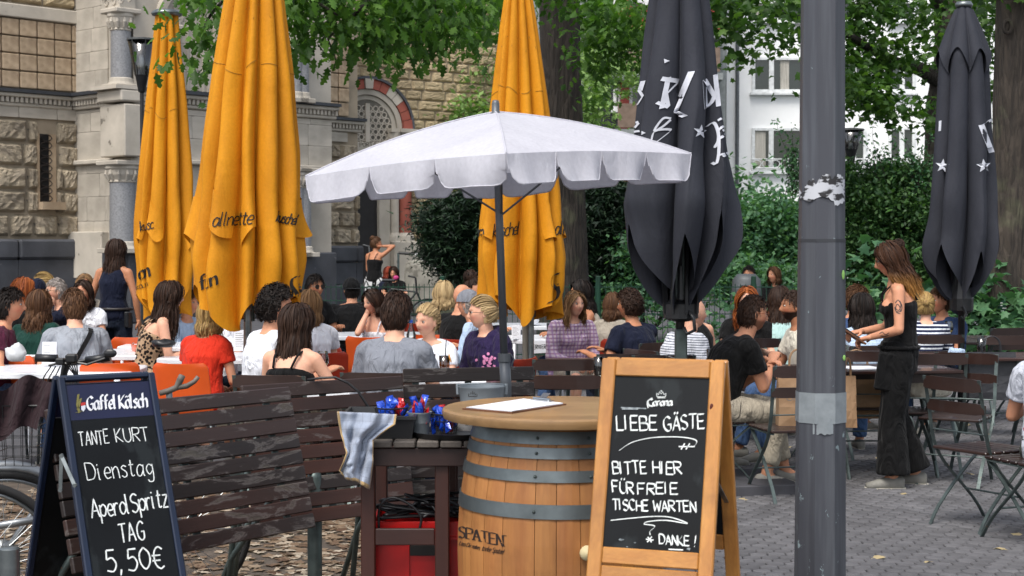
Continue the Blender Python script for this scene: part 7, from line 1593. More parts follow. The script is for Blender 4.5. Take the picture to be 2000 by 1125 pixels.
    sc = 1.035 if style != 'curly' else 1.10
    for j in range(nv+1):
        th = PI*.74*j/nv
        for i in range(nu):
            a = 2*PI*i/nu; dd = Vector((math.sin(th)*math.cos(a), math.sin(th)*math.sin(a), math.cos(th))); cv.append(hc+R @ Vector((dd.x*A[0]*sc*.985, dd.y*A[1]*sc*.975-.004, dd.z*A[2]*sc*.985)))
    ok = lambda j, i: (lambda dd: not ((dd[1] > .15 and dd[2] < .64-.25*abs(dd[0])) or (dd[1] > -.02 and dd[2] < .15)) and dd[2] > -.58)((math.sin(PI*.74*(j+.5)/nv)*math.cos(2*PI*(i+.5)/nu), math.sin(PI*.74*(j+.5)/nv)*math.sin(2*PI*(i+.5)/nu), math.cos(PI*.74*(j+.5)/nv)))
    cf = [(j*nu+i, (j+1)*nu+i, (j+1)*nu+(i+1) % nu, j*nu+(i+1) % nu) for j in range(nv) for i in range(nu) if ok(j, i)]
    v = V.reshape(-1, 3); f = FF; o = len(v); v = np.vstack([v, np.array([tuple(q) for q in cv])]); f = np.vstack([f, np.array(cf)+o])
    if style == 'bun':
        c = Vector(bun)*.0+Vector(bun).normalized(); c = Vector((c.x*.085, c.y*.125, c.z*.135)); bv = []; bf = []; r_ = L
        for k in range(46):
            dd = Vector(rg.normal(size=3)).normalized(); e = dd.orthogonal().normalized(); g = dd.cross(e); rr_ = r_*rg.uniform(.75, 1.05); o2 = len(bv); K = 12
            for m in range(K):
                a = m/K*2*PI*rg.uniform(.8, .82); p = (e*math.cos(a)+g*math.sin(a))*rr_; s_ = dd*.007; pp = c+p; bv += [tuple(hc+R @ (pp-s_)), tuple(hc+R @ (pp+s_))]
            bf += [(o2+2*m, o2+2*m+2, o2+2*m+3, o2+2*m+1) for m in range(K-1)]
        o = len(v); v = np.vstack([v, np.array(bv)]); f = np.vstack([f, np.array(bf)+o])
    return v, f
JOBS = []
SECM = [(-.14, .12, .09), (-.02, .165, .12), (.12, .165, .12), (.3, .155, .11), (.5, .168, .118), (.7, .18, .122), (.84, .172, .10), (.93, .115, .075), (1.0, .066, .062)]
SECF = [(-.14, .13, .10), (-.02, .175, .125), (.12, .162, .115), (.33, .128, .095), (.5, .138, .10), (.68, .152, .112), (.82, .148, .09), (.92, .100, .065), (1.0, .054, .054)]
PEOPLE = []
def person(label, px, Y, topz, yaw, head=0, nod=0, lean=8, f=False, skin='light', hair=('short', 'dark', .05), bun=None, top=('tee', None), low=('trousers', None), arms=('table', 'table'), stand=False, beard=0, specs=None, tilt=0, group=None, chair=True, wide=1.0, knees=0, legs=None, rm=True, beardc=None, vox=.0105):
    """yaw: 0 faces away from the camera, 90 to the right, 180 towards the camera, 270 left; head: extra turn"""
    wide *= .92 if f else .87
    rg = random.Random(int(px*7+Y*13)); Pz = .93 if stand else .55; L = .50; la = math.radians(lean)
    P = Vector((0, 0 if not stand else 0, Pz)); U = Vector((0, math.sin(la), math.cos(la))); X = Vector((1, 0, 0)); Fd = U.cross(X)
    sp_ = lambda t: P+U*L*t-Fd*.025*math.sin(PI*min(max(t, 0), 1))+Vector((0, .02*max(0, t-.8)*5*math.sin(la), 0))
    N = sp_(1); ha = math.radians(-head); R = (Matrix.Rotation(ha, 3, 'Z') @ Matrix.Rotation(math.radians(-nod), 3, 'X') @ Matrix.Rotation(math.radians(tilt), 3, 'Y')); nl = .105
    hb_ = N+U*.045+Vector((0, .012, .015)); hc = hb_+Vector((0, .015, 0))*1+Vector((0, 0, .095)); hc = hc+R @ Vector((0, .008, 0))
    htop = hc.z+.124+(.02 if hair and hair[0] == 'curly' else 0)+(.0 if hair else -.006); k = topz/htop; k = max(.86, min(1.14, k))
    t = thing('person', label, 'person', at(px, Y), math.radians(-yaw), group, k)
    if abs(topz/htop-k) > .01: t.location.z = topz-htop*k
    sec = SECF if f else SECM; S_ = {}
    body = MB(); body.loft([(sp_(q), X, Fd, w*wide, d) for q, w, d in sec], 24)
    body.capsule([N-U*.06, N+U*.02, hb_+Vector((0, .004, .02))], [.062 if not f else .052, .056 if not f else .047, .055 if not f else .048], 14)
    sh = (.165 if f else .19)*wide; shz = .885; SH = {s: sp_(shz)+X*sh*s for s in (-1, 1)}
    for s in (-1, 1): body.capsule([sp_(.95)+X*.03*s, sp_(.93)+X*.09*s, SH[s]+U*.0-X*.02*s], [.05, .046, .045], 10)
    if f:
        for s in (-1, 1): body.ell(sp_(.66)+X*.068*s+Fd*.085, (.058, .05, .058), 14)
    UA, FA = (.275, .235) if f else (.295, .25); joints = {}
    for s, spec in zip((-1, 1), arms):
        tg = {'table': Vector((s*.13, .36, .80)), 'table2': Vector((s*.22, .34, .80)), 'lap': Vector((s*.10, .27, .66)), 'cross': Vector((-s*.12, .30, .82)), 'face': Vector((s*.03, .17, hc.z-.10)), 'down': Vector((s*.27, .03, Pz-.13)), 'hang': Vector((s*.24, .06, .42)), 'phone': Vector((s*.05, .32, 1.12)), 'ear': Vector((s*.11, .05, hc.z-.04)), 'knee': Vector((s*.12, .42, .62)), 'side': Vector((s*.30, .28, .80)), 'hip': Vector((s*.10, .22, Pz+.03))}[spec] if isinstance(spec, str) else Vector(spec)
        a = SH[s]; v = tg-a; dist = min(v.length, (UA+FA)*.985); v = v.normalized(); tg = a+v*dist; ca = (UA*UA+dist*dist-FA*FA)/(2*UA*dist); ca = max(-1, min(1, ca))
        hint = Vector((s*.5, -.25, -1)) if spec not in ('ear',) else Vector((s*1.2, .3, -.2)); 
        if spec in ('face', 'phone'): hint = Vector((s*.35, .25, -1))
        hint = (hint-v*hint.dot(v)).normalized(); e = a+v*UA*ca+hint*UA*math.sqrt(1-ca*ca); joints[s] = (a, e, tg)
        m1 = 1.0 if not f else .86; body.capsule([a, a.lerp(e, .35), e], [.052*m1, .047*m1, .038*m1], 12); body.capsule([e, e.lerp(tg, .3), tg], [.039*m1, .040*m1, .027*m1], 12)
    hp = {s: P+Vector((s*.09, 0, -.01)) for s in (-1, 1)}
    if legs: K = {s: Vector(legs[i][0]) for i, s in enumerate((-1, 1))}; AN = {s: Vector(legs[i][1]) for i, s in enumerate((-1, 1))}
    elif stand: K = {s: Vector((s*.10, .03, .49)) for s in (-1, 1)}; AN = {s: Vector((s*.11, -.02+.05*s, .09)) for s in (-1, 1)}
    else: K = {s: Vector((s*.13, .42+rg.uniform(-.03, .03), .53)) for s in (-1, 1)}; AN = {s: Vector((s*.13, .36+rg.uniform(-.12, .16), .09)) for s in (-1, 1)}
    for s in (-1, 1): body.capsule([hp[s], hp[s].lerp(K[s], .4), K[s]], [.088, .078, .056], 12); body.capsule([K[s], K[s].lerp(AN[s], .3), AN[s]], [.055, .053, .036], 12); body.capsule([AN[s], AN[s]+Vector((0, .09, -.05))], [.038, .03], 8)
    bo = body.build('body', SK[skin], t, smooth=True); rmm = bo.modifiers.new('r', 'REMESH'); rmm.mode = 'VOXEL'; rmm.voxel_size = vox; rmm.use_smooth_shade = True; smm = bo.modifiers.new('s', 'SMOOTH'); smm.iterations = 4
    # head and hands appended after remeshing
    ex = MB(); hv, hf, tint = headmesh(hc, R, f, hair[1] if hair else 'grey', beard, *((48, 40) if Y < 13 else (36, 30))); ex.add(hv, hf)
    for s in (-1, 1):
        ex.ell(hc+R @ Vector((s*.0745, -.008, -.004)), (.008, .017, .029), 12, R @ Matrix.Rotation(s*.25, 3, 'Z'))
    n0 = len(ex.v)
    for s in (-1, 1):
        a, e, w_ = joints[s]; d = (w_-e).normalized(); nrm = Vector((0, 0, -1)) if abs(d.z) < .8 else Vector((-s, 0.2, 0)); spec = arms[0 if s < 0 else 1]
        if spec in ('down', 'hang'): d = (d+Vector((0, .15, -.3))).normalized(); nrm = Vector((-s, .1, 0))
        handverts(ex, w_, d, nrm, .35 if spec in ('table', 'table2', 'down', 'side', 'cross') else .75, side=(-s if d.cross(nrm).dot(X)*s > 0 else s) if False else (1 if (d.cross(nrm)).dot(-X*s) > 0 or spec in () else -1))
    ex.mi = 1
    for s in (-1, 1): ex.ell(hc+R @ Vector((s*.030, .0745, .010)), (.0102, .0108, .0068), 10, mi=1); ex.ell(hc+R @ Vector((s*.030, .0845, .009)), (.0055, .0035, .0055), 8, mi=2)
    for s in (-1, 1): ex.tube([hc+R @ Vector((s*.030+q*.014, .086-.002*abs(q), .0185-.003*q*q)) for q in (-1, -.5, 0, .5, 1)], .0016, 4, mi=2)
    JOBS.append((bo, ex, tint, len(hv)))
    # clothes
    def cloth(nm, mb, mat, vx=.011, amp=.010):
        o = mb.build(nm, mat, t, smooth=True); r = o.modifiers.new('r', 'REMESH'); r.mode = 'VOXEL'; r.voxel_size = vx; r.use_smooth_shade = True; s2 = o.modifiers.new('s', 'SMOOTH'); s2.iterations = 3; JOBS.append((o, None, amp, rg.random()*9)); return o
    kind, tm = top; mb = MB(); infl = .016 if kind not in ('hoodie', 'jacket') else .03
    if kind in ('tee', 'long', 'hoodie', 'jacket', 'striped'):
        ss = []
        for q, w, d in sec:
            if q > .96: continue
            ww = w*wide+infl; ww = max(ww, (.155 if f else .175)*wide) if q < .6 else ww; ss.append((sp_(q), X, Fd, ww, d+infl+(.012 if q < .5 else 0)))
        ss.append((sp_(.965), X, Fd, .088 if not f else .082, .074)); mb.loft(ss, 24)
        if f:
            for s in (-1, 1): mb.ell(sp_(.65)+X*.066*s+Fd*.085, (.066, .06, .066), 14)
        for s in (-1, 1):
            mb.capsule([sp_(.935)+X*.055*s, SH[s]-X*.02*s], [.056, .06], 10); a, e, w_ = joints[s]; m1 = 1.0 if not f else .9
            mb.ell(a-X*.008*s-U*.006, (.066*m1+.004, .066*m1, .066*m1), 14)
            if kind in ('tee',): c = .62 if not f else .5; mb.tube([a-(e-a)*.05, a, a.lerp(e, c*.5), a.lerp(e, c)], [.03, (.064+infl*.3)*m1, (.064+infl*.3)*m1, (.062+infl*.4)*m1], 14)
            elif kind == 'striped': mb.capsule([a, e], [.066, .058], 12); mb.tube([e, e.lerp(w_, .2)], [.058, .056], 12)
            else: mb.capsule([a, a.lerp(e, .4), e], [.06+infl*.5, .058+infl*.5, .05+infl*.5], 12); mb.capsule([e, e.lerp(w_, .5), e.lerp(w_, .93)], [.05+infl*.5, .046+infl*.4, .034+infl*.3], 12)
        if kind == 'hoodie': 
            mb.capsule([sp_(.98)+Vector((-.09, .02, 0)), sp_(1.02)+Vector((-.06, -.07, .01)), sp_(1.03)+Vector((0, -.10, .0)), sp_(1.02)+Vector((.06, -.07, .01)), sp_(.98)+Vector((.09, .02, 0))], [.035, .045, .05, .045, .035], 10)
        if kind == 'jacket': mb.capsule([sp_(1)+Vector((.06*math.cos(a), .055*math.sin(a)-.01, .0)) for a in np.linspace(0, 5.8, 9)], [.022]*9, 8)
        cloth('shirt', mb, tm)
    elif kind in ('tank', 'dress'):
        ss = [(sp_(q), X, Fd, w*wide+.009, d+.010) for q, w, d in sec if q < .72]; ss.append((sp_(.74), X, Fd, (sec[5][1]-.01)*wide, sec[5][2]+.002)); ss.append((sp_(.76), X, Fd, .10, .06)); mb.loft(ss, 24)
        if f:
            for s in (-1, 1): mb.ell(sp_(.65)+X*.066*s+Fd*.085, (.062, .056, .06), 14)
        if kind == 'dress':
            for s in (-1, 1): mb.capsule([hp[s]+Vector((0, -.03, 0)), K[s], K[s]+(AN[s]-K[s])*.55], [.125, .105, .09], 12)
            mb.ell(P+Vector((0, -.03, -.03)), (.2, .17, .14), 14)
        cloth('dress' if kind == 'dress' else 'tank_top', mb, tm, .011, .003)
        mb = MB()
        for s in (-1, 1): mb.tube(smoothpoly([sp_(.72)+X*.075*s+Fd*.118, sp_(.86)+X*.085*s+Fd*.095, sp_(.985)+X*.085*s+Fd*.0, sp_(.9)+X*.075*s-Fd*.085, sp_(.74)+X*.06*s-Fd*.118], 4), .0075 if not stand else .006, 6)
        mb.build('strap', tm, t, smooth=True)
    elif kind == 'vest':
        ss = [(sp_(q), X, Fd, w*wide+.010, d+.012) for q, w, d in sec if q < .8]; ss.append((sp_(.86), X, Fd, .125, .105)); ss.append((sp_(.95), X, Fd, .10, .082)); ss.append((sp_(.975), X, Fd, .07, .07)); mb.loft(ss, 24); cloth('top', mb, tm, .011, .003)
    kind, lm = low
    if kind and lm:
        mb = MB(); mb.loft([(P+Vector((0, -.01, -.12)), X, Vector((0, 1, 0)), .14, .11), (P, X, Vector((0, 1, 0)), (.178 if f else .172)*wide, .128), (P+U*.07, X, Fd, (.17 if f else .17)*wide, .125), (P+U*.1, X, Fd, (.16)*wide, .12)], 20)
        en = {'trousers': .93, 'shorts': 0, 'skirt': 0, 'wide': .95, 'cropped': .82}[kind]; r = {'wide': (.105, .095, .115)}.get(kind, (.1, .074, .06))
        for s in (-1, 1):
            if kind == 'skirt': mb.capsule([hp[s], K[s]], [.12, .10], 12)
            elif kind == 'shorts': mb.capsule([hp[s], hp[s].lerp(K[s], .75)], [.1, .09], 12)
            else: mb.capsule([hp[s], hp[s].lerp(K[s], .5), K[s]], [r[0], (r[0]+r[1])/2+.004, r[1]], 12); mb.tube([K[s], K[s].lerp(AN[s], .5*en), K[s].lerp(AN[s], en)], [r[1], (r[1]+r[2])/2, r[2]], 12)
        cloth('skirt' if kind == 'skirt' else 'trousers', mb, lm, .013, .007)
    if kind or stand:
        for s in (-1, 1):
            mb = MB(); a = AN[s]; zz_ = a.z; b_ = Vector((a.x, a.y, max(zz_-.09, -t.location.z/k if False else 0))); Y_ = Vector((s*.12, 1, 0)).normalized(); X_ = Vector((Y_.y, -Y_.x, 0))
            mb.loft([(b_-Y_*.075+Vector((0, 0, .045)), X_, Vector((0, 0, 1)), .022, .036), (b_-Y_*.06+Vector((0, 0, .05)), X_, Vector((0, 0, 1)), .036, .046), (b_+Vector((0, 0, .055)), X_, Vector((0, 0, 1)), .041, .052), (b_+Y_*.07+Vector((0, 0, .045)), X_, Vector((0, 0, 1)), .045, .042), (b_+Y_*.14+Vector((0, 0, .034)), X_, Vector((0, 0, 1)), .046, .03), (b_+Y_*.185+Vector((0, 0, .028)), X_, Vector((0, 0, 1)), .032, .022)], 14); so = mb.build('shoe', SHOE, t, smooth=True)
            mb = MB(); mb.loft([(b_+Y_*y_+Vector((0, 0, .01)), X_, Vector((0, 0, 1)), w2, .012) for y_, w2 in ((-.085, .025), (-.06, .04), (0, .044), (.08, .05), (.15, .049), (.195, .033))], 14, ex=5); mb.build('sole', SOLE, so, smooth=True)
    if hair:
        v, fq = hairstrands(hc, R, hair[0], hair[2], f, abs(int(px)), bun); npm = npmesh('hair', v, fq, hairm(hair[1]), False); link('hair', npm, t)
    if specs:
        gm = M('spectacle_frame', '#1c1512', .3) if 'amber' not in specs else M('amber_frame', '#7a3a14', .25); mb = MB(); up_o = Vector((0, .0, 0)) if 'up' not in specs else Vector((0, -.035, .088)); rx = .023 if 'sun' not in specs else .027
        for s in (-1, 1):
            c = Vector((s*.031, .092, .008))+up_o; pts = [hc+R @ (c+Vector((rx*math.cos(a), 0, rx*.82*math.sin(a)))) for a in np.linspace(0, 2*PI, 15)[:-1]]; mb.tube(pts, .0018 if 'thick' not in specs else .003, 5, closed=True)
            mb.tube([hc+R @ (c+Vector((s*rx, 0, .004))), hc+R @ (Vector((s*.078, .07, .012))+up_o), hc+R @ (Vector((s*.08, -.005, .006))+up_o)], .0018, 5)
            if 'sun' in specs or 'up' in specs: mb.add(pts, [tuple(range(14))])
        mb.tube([hc+R @ (Vector((x_, .096, .012))+up_o) for x_ in (-.009, 0, .009)], .002, 5); mb.build('sunglasses' if 'sun' in specs or 'up' in specs else 'glasses', gm, t)
    info = dict(t=t, hc=hc, R=R, sp=sp_, X=X, F=Fd, U=U, P=P, J=joints, SH=SH, k=k, K=K, AN=AN); PEOPLE.append(info); return info
SHOE = M('grey_sneaker', '#84827b', .7, 0, '#77756e', 20); SOLE = M('rubber_sole', '#b9b4a6', .7)
C = clothm
cl = {'black': C('black_cotton', '#0c0c0d'), 'navy': C('navy_cotton', '#10162a'), 'white': C('white_cotton', '#dcdfe6', fold=.7), 'cream': C('cream_cotton', '#d6d0c0'), 'grey': C('grey_cotton', '#7d818a', fold=.7), 'lgrey': C('pale_grey_cotton', '#8f949c', fold=.7), 'red': C('red_cotton', '#c8301a', fold=.6), 'green': C('bottle_green_blouse', '#0f342c'),
 'maroon': C('maroon_cotton', '#4a1a30'), 'purple': C('purple_hoodie_cloth', '#241a3e', fold=.8), 'beige': C('beige_linen', '#a39a8c'), 'khaki': C('khaki_cloth', '#a89f8e', fold=.8), 'denim': C('dark_denim', '#18202f'), 'blue': C('mid_denim', '#4a648c'), 'polo': C('blue_polo_cloth', '#33486e'),
 'mint': C('mint_cotton', '#a8c8c4'), 'knit': C('pale_blue_knit', '#9db4cf', ('stripe', '#c2d0e0', 26, .5)), 'leopard': C('leopard_print', '#a98e72', ('spots', '#181210', 38, 'F1', .46), .4), 'stripes': C('white_navy_stripe', '#d8dbe2', ('stripe', '#232b46', 17, .80)), 'nstripe': C('navy_white_stripe', '#1b2340', ('stripe', '#cfd4dc', 9, .62)),
 'plaid': C('pink_plaid', '#c9b6c4', ('plaid', ('#7d4a6c', '#8a6a9a'), 9)), 'skirt': C('black_white_print', '#d6d6d6', ('spots', '#101010', 9, 'DISTANCE_TO_EDGE', .07), .3), 'sky': C('pale_blue_shirt', '#a9bdd6'), 'dkgreen': C('olive_cotton', '#3d4034'), 'print': C('printed_white_cotton', '#c4c8d2', fold=.6)}
D = lambda k, c: (k, cl[c])
# --- left group
person('woman with long ginger hair in black at the left edge, turned right', 22, 14.3, 1.31, 60, 10, f=True, hair=('long', 'ginger', .26), top=D('tee', 'black'), low=D('trousers', 'denim'))
person('dark haired person in maroon cut by the left edge, looking right', -12, 11.4, 1.29, 80, 0, f=True, skin='light', hair=('short', 'black', .05), top=D('tee', 'maroon'), low=D('trousers', 'blue'), arms=('table2', (.3, .3, .72)))
person('woman in a bottle green blouse with straight brown hair, back to us', 62, 12.4, 1.25, 12, 0, f=True, hair=('long', 'brown', .24), top=D('long', 'green'), low=D('trousers', 'black'))
person('person in a dark blue baseball cap seen from behind at the left', 66, 15.6, 1.27, 0, 0, skin='light', hair=('crop', 'dark', .03), top=D('tee', 'black'), low=D('trousers', 'denim'))
CAPP = PEOPLE[-1]
person('blonde woman in profile with sunglasses on her head and hands at her mouth', 106, 16.2, 1.325, 250, 20, f=True, skin='light', hair=('bun', 'blonde', .04), bun=(0, -1, .1), top=D('tee', 'black'), low=D('trousers', 'denim'), arms=('face', 'face'), specs='up')
person('older man with grey hair and dark glasses behind the boy in grey', 132, 15.0, 1.29, 235, 10, nod=0, skin='fair', hair=('crop', 'grey', .03), top=D('tee', 'navy'), low=D('trousers', 'denim'), arms=('face', 'table'), beard=.35, specs='sun')
person('woman with light brown hair half hidden behind the boy in grey', 163, 16.6, 1.305, 160, 0, f=True, hair=('bob', 'lbrown', .14), top=D('tee', 'beige'), low=D('trousers', 'denim'))
person('dark haired woman peering past the standing waitress', 172, 15.2, 1.27, 190, 0, f=True, hair=('bob', 'dark', .15), top=D('tee', 'white'), low=D('trousers', 'denim'))
boy = person('boy in a pale grey tee with a dark shoulder strap, seen from behind at left', 152, 11.3, 1.283, 335, -18, nod=-6, lean=16, skin='fair', hair=('short', 'brown', .06), top=D('tee', 'lgrey'), low=D('trousers', 'blue'))
ww = person('standing woman with long dark hair, navy tank top and jeans, seen from behind', 222, 15.6, 1.665, 10, 20, f=True, skin='tan', hair=('long', 'dark', .42), top=D('vest', 'navy'), low=D('trousers', 'denim'), arms=('down', 'down'), stand=True, lean=2)
leo = person('woman in a leopard print dress with long wavy dark hair, turned right', 282, 12.3, 1.325, 70, -15, f=True, lean=16, skin='fair', hair=('long', 'dark', .34), top=D('dress', 'leopard'), low=(None, None), arms=((-.1, .34, .74), (.1, .34, .78)))
person('woman in a red tee with shoulder length blonde hair, seen from behind', 392, 10.9, 1.235, 30, 15, f=True, skin='light', wide=1.12, hair=('bob', 'blonde', .13), top=D('tee', 'red'), low=D('shorts', 'khaki'), specs='up', arms=('lap', 'lap'))
person('person in a white tee behind the big yellow parasol, arm on the table', 432, 12.9, 1.2, 95, 0, hair=('short', 'dark', .05), skin='light', top=D('tee', 'white'), low=D('trousers', 'denim'), arms=('table', (.1, .46, .8)))
person('person in a pale blue shirt behind the big yellow parasol', 352, 14.2, 1.2, 120, 0, hair=('short', 'brown', .05), top=D('long', 'sky'), low=D('trousers', 'denim'))
person('man with thick curly black hair in a white tee, turned right', 518, 9.9, 1.36, 55, 20, lean=4, skin='light', wide=.95, hair=('curly', 'black', .045), top=D('tee', 'white'), low=D('trousers', 'khaki'), arms=('lap', 'table'))
lh = person('woman with very long straight brown hair in a black strappy top, back to us', 560, 9.2, 1.26, 18, 25, f=True, skin='fair', lean=10, hair=('long', 'dark', .46), top=D('tank', 'black'), low=D('trousers', 'black'), arms=('table', (.30, .38, .74)), specs='up')
person('woman in a white tee with a brown bob, turned left', 612, 11.9, 1.263, 335, -25, f=True, hair=('bob', 'lbrown', .15), top=D('tee', 'white'), low=D('trousers', 'denim'), skin='fair', tilt=6)
person('dark haired person in sunglasses just right of the big yellow parasol', 603, 15.8, 1.31, 140, 0, hair=('short', 'black', .05), skin='tan', specs='sun', top=D('tee', 'black'), low=D('trousers', 'denim'))
person('woman with sunglasses beside the brown bob, face mostly hidden', 578, 13.2, 1.24, 170, 10, f=True, hair=('bob', 'dark', .12), specs='sun', top=D('tee', 'maroon'), low=D('trousers', 'denim'))
blk = person('broad person in a black jacket and backwards black cap, back to us', 690, 15.9, 1.27, 350, -10, lean=22, wide=1.12, hair=('crop', 'black', .03), top=D('jacket', 'black'), low=D('trousers', 'black'))
person('woman leaning her face on her hand, sunglasses on her head, behind the man in grey', 742, 14.2, 1.215, 210, 20, nod=12, f=True, skin='fair', hair=('bob', 'dark', .1), top=D('tank', 'white'), low=D('trousers', 'denim'), arms=((-.3, .2, .82), 'face'), specs='up')
person('man in a grey tee with thick dark hair, back to us', 762, 9.35, 1.318, 12, 12, lean=10, skin='fair', wide=1.0, hair=('short', 'dark', .075), top=D('tee', 'grey'), low=D('trousers', 'denim'), arms=('table', 'table'))
girl = person('young woman with a blonde bun in a white tee, looking left and talking', 850, 10.9, 1.20, 205, 12, nod=6, tilt=-8, f=True, skin='fair', hair=('bun', 'ashblonde', .042), bun=(.25, -1, .15), top=D('tee', 'white'), low=D('trousers', 'denim'), lean=10)
hood = person('young man in a purple hoodie with glasses and swept back blond hair, looking left', 962, 11.0, 1.252, 232, 32, nod=2, skin='fair', hair=('bun', 'ashblonde', .012), bun=(0, -1, .2), top=D('hoodie', 'purple'), low=D('trousers', 'denim'), specs='thin', arms=('lap', 'lap'), lean=6)
person('bald man in a black tee seen from behind right', 890, 14.0, 1.258, 40, 10, skin='light', hair=None, top=D('tee', 'black'), low=D('trousers', 'denim'), lean=6)
person('bearded man with a high bun in a beige shirt, looking right', 905, 15.2, 1.30, 110, 5, skin='light', hair=('bun', 'dark', .075), bun=(0, -.35, 1), beard=.9, top=D('tee', 'beige'), low=D('trousers', 'denim'))
person('person with blond dreadlocks behind the bald man', 862, 15.0, 1.26, 10, -10, f=True, hair=('dreads', 'ashblonde', .14), top=D('tee', 'dkgreen'), low=D('trousers', 'denim'))
person('person in a grey cap and pale blue shirt behind the purple hoodie', 955, 12.9, 1.235, 290, 10, hair=('crop', 'grey', .03), skin='light', top=D('long', 'sky'), low=D('trousers', 'denim'), arms=('table2', 'table2'), lean=16)
CAPQ = PEOPLE[-1]
person('woman in a pink plaid shirt with long wavy hair, sunglasses on her head, facing us', 1112, 13.6, 1.215, 155, -5, f=True, skin='fair', hair=('long', 'lbrown', .22), top=D('long', 'plaid'), low=D('shorts', 'beige'), specs='up', arms=('lap', 'lap'), wide=1.15)
person('woman with long black hair and a hair clip in a beige top, facing left', 1158, 14.6, 1.285, 262, 0, f=True, skin='tan', hair=('long', 'black', .26), top=D('vest', 'beige'), low=D('trousers', 'blue'), arms=('table', 'table'))
person('woman with a smooth brown bob, back to us, beside the curly haired man', 1194, 14.1, 1.18, 10, 0, f=True, hair=('bob', 'brown', .15), top=D('tee', 'beige'), low=D('trousers', 'denim'))
person('curly brown haired man in a navy tee, turned left', 1250, 12.2, 1.275, 325, -20, lean=10, skin='tan', hair=('curly', 'dark', .03), top=D('tee', 'navy'), low=D('trousers', 'denim'), arms=('side', 'cross'))
person('bald man in a white and navy striped top, turned right', 1312, 11.3, 1.225, 60, 5, lean=18, skin='fair', hair=None, top=D('striped', 'stripes'), low=D('trousers', 'denim'), arms=('table', 'table2'))
person('red haired woman in a black top leaning behind the big dark parasol', 1372, 13.4, 1.19, 335, 0, f=True, skin='fair', lean=18, hair=('bob', 'auburn', .18), top=D('vest', 'black'), low=D('trousers', 'denim'), arms=('side', 'table'))
person('auburn haired woman in black facing us behind the black shirted man', 1460, 13.0, 1.265, 190, 0, f=True, skin='fair', hair=('long', 'ginger', .2), top=D('tee', 'black'), low=D('trousers', 'denim'), arms=('table', 'table'))
kh = person('man in a black tee and khaki trousers with amber glasses, leaning to the right', 1396, 10.35, 1.275, 78, -4, nod=6, lean=24, skin='light', wide=1.08, hair=('crop', 'dark', .035), beard=.6, top=D('tee', 'black'), low=D('cropped', 'khaki'), specs='amber', arms=((-.02, .36, .80), (.0, .40, .84)), legs=(((-.12, .44, .53), (-.16, .56, .09)), ((.10, .44, .52), (.06, .34, .10))))
person('woman with long dark brown hair in a mint top, back to us', 1524, 12.9, 1.265, 8, 5, f=True, skin='fair', hair=('long', 'dark', .34), top=D('vest', 'mint'), low=D('trousers', 'denim'))
person('smiling bearded man in a white tee, half behind the lamp post', 1578, 11.8, 1.265, 262, 4, skin='tan', hair=('crop', 'dark', .035), beard=1, top=D('tee', 'cream'), low=D('trousers', 'blue'), arms=('lap', 'table'))
person('man with short brown hair just right of the lamp post, looking right', 1655, 13.4, 1.262, 60, 25, skin='light', hair=('short', 'brown', .045), top=D('tee', 'polo'), low=D('trousers', 'denim'))
person('woman with long black hair in a pale blue striped knit, back to us', 1694, 11.9, 1.24, 352, -8, f=True, skin='light', hair=('long', 'black', .26), top=D('striped', 'knit'), low=D('trousers', 'blue'), wide=1.08)
person('blonde woman in navy and white stripes behind the waitress', 1812, 13.3, 1.20, 5, 15, f=True, skin='fair', hair=('bun', 'blonde', .03), bun=(.2, -1, .3), top=D('striped', 'nstripe'), low=D('trousers', 'blue'))
person('man in a blue polo shirt under the right dark parasol, looking left', 1852, 13.8, 1.235, 235, 10, skin='light', wide=1.15, hair=('short', 'brown', .04), top=D('tee', 'polo'), low=D('trousers', 'denim'), arms=('table', 'table'))
pr = person('person in a white tee with a blue and red back print at the right edge', 2062, 8.45, 1.24, 25, 10, hair=('short', 'brown', .05), skin='light', top=D('tee', 'print'), low=D('shorts', 'dkgreen'), lean=12, wide=1.05)
# --- the waitress
wa = person('waitress in black with glasses and wavy ombre hair, writing on a tablet', 1757, 10.45, 1.625, 280, 4, nod=16, f=True, skin='light', hair=('long', 'ombre', .25), top=D('tank', 'black'), low=D('wide', 'black'), arms=((-.10, .20, 1.05), (.06, .26, 1.08)), stand=True, lean=3, specs='thin', legs=(((-.10, .05, .49), (-.12, .04, .09)), ((.10, .02, .49), (.12, -.13, .09))), vox=.009)
# --- by the church
chw = person('woman in black top and patterned white skirt standing before the church, hand raised', 732, 30, 1.76, 25, 50, f=True, skin='tan', hair=('bun', 'brown', .05), bun=(0, -.6, .8), top=D('tank', 'black'), low=D('skirt', 'skirt'), arms=('hip', 'ear'), stand=True, lean=2, vox=.016)
person('red haired person sitting by the church steps', 750, 29, 1.22, 120, 0, f=True, skin='fair', hair=('bob', 'auburn', .12), top=D('tee', 'navy'), low=D('trousers', 'denim'), vox=.016)
person('person in a dark tee sitting with a pink item by the church steps', 772, 28.5, 1.23, 190, 0, f=True, skin='light', nod=14, hair=('bob', 'dark', .1), top=D('tee', 'black'), low=D('trousers', 'denim'), vox=.016)
person('dark haired passer behind the grey bin beyond the fence', 1466, 22.6, 1.31, 200, 0, skin='light', hair=('short', 'black', .05), top=D('tee', 'black'), low=D('trousers', 'denim'), vox=.016)
person('brown haired person beyond the fence left of the lamp post', 1522, 22.8, 1.30, 230, 0, f=True, skin='light', hair=('bob', 'brown', .1), top=D('tee', 'black'), low=D('trousers', 'denim'), vox=.016)
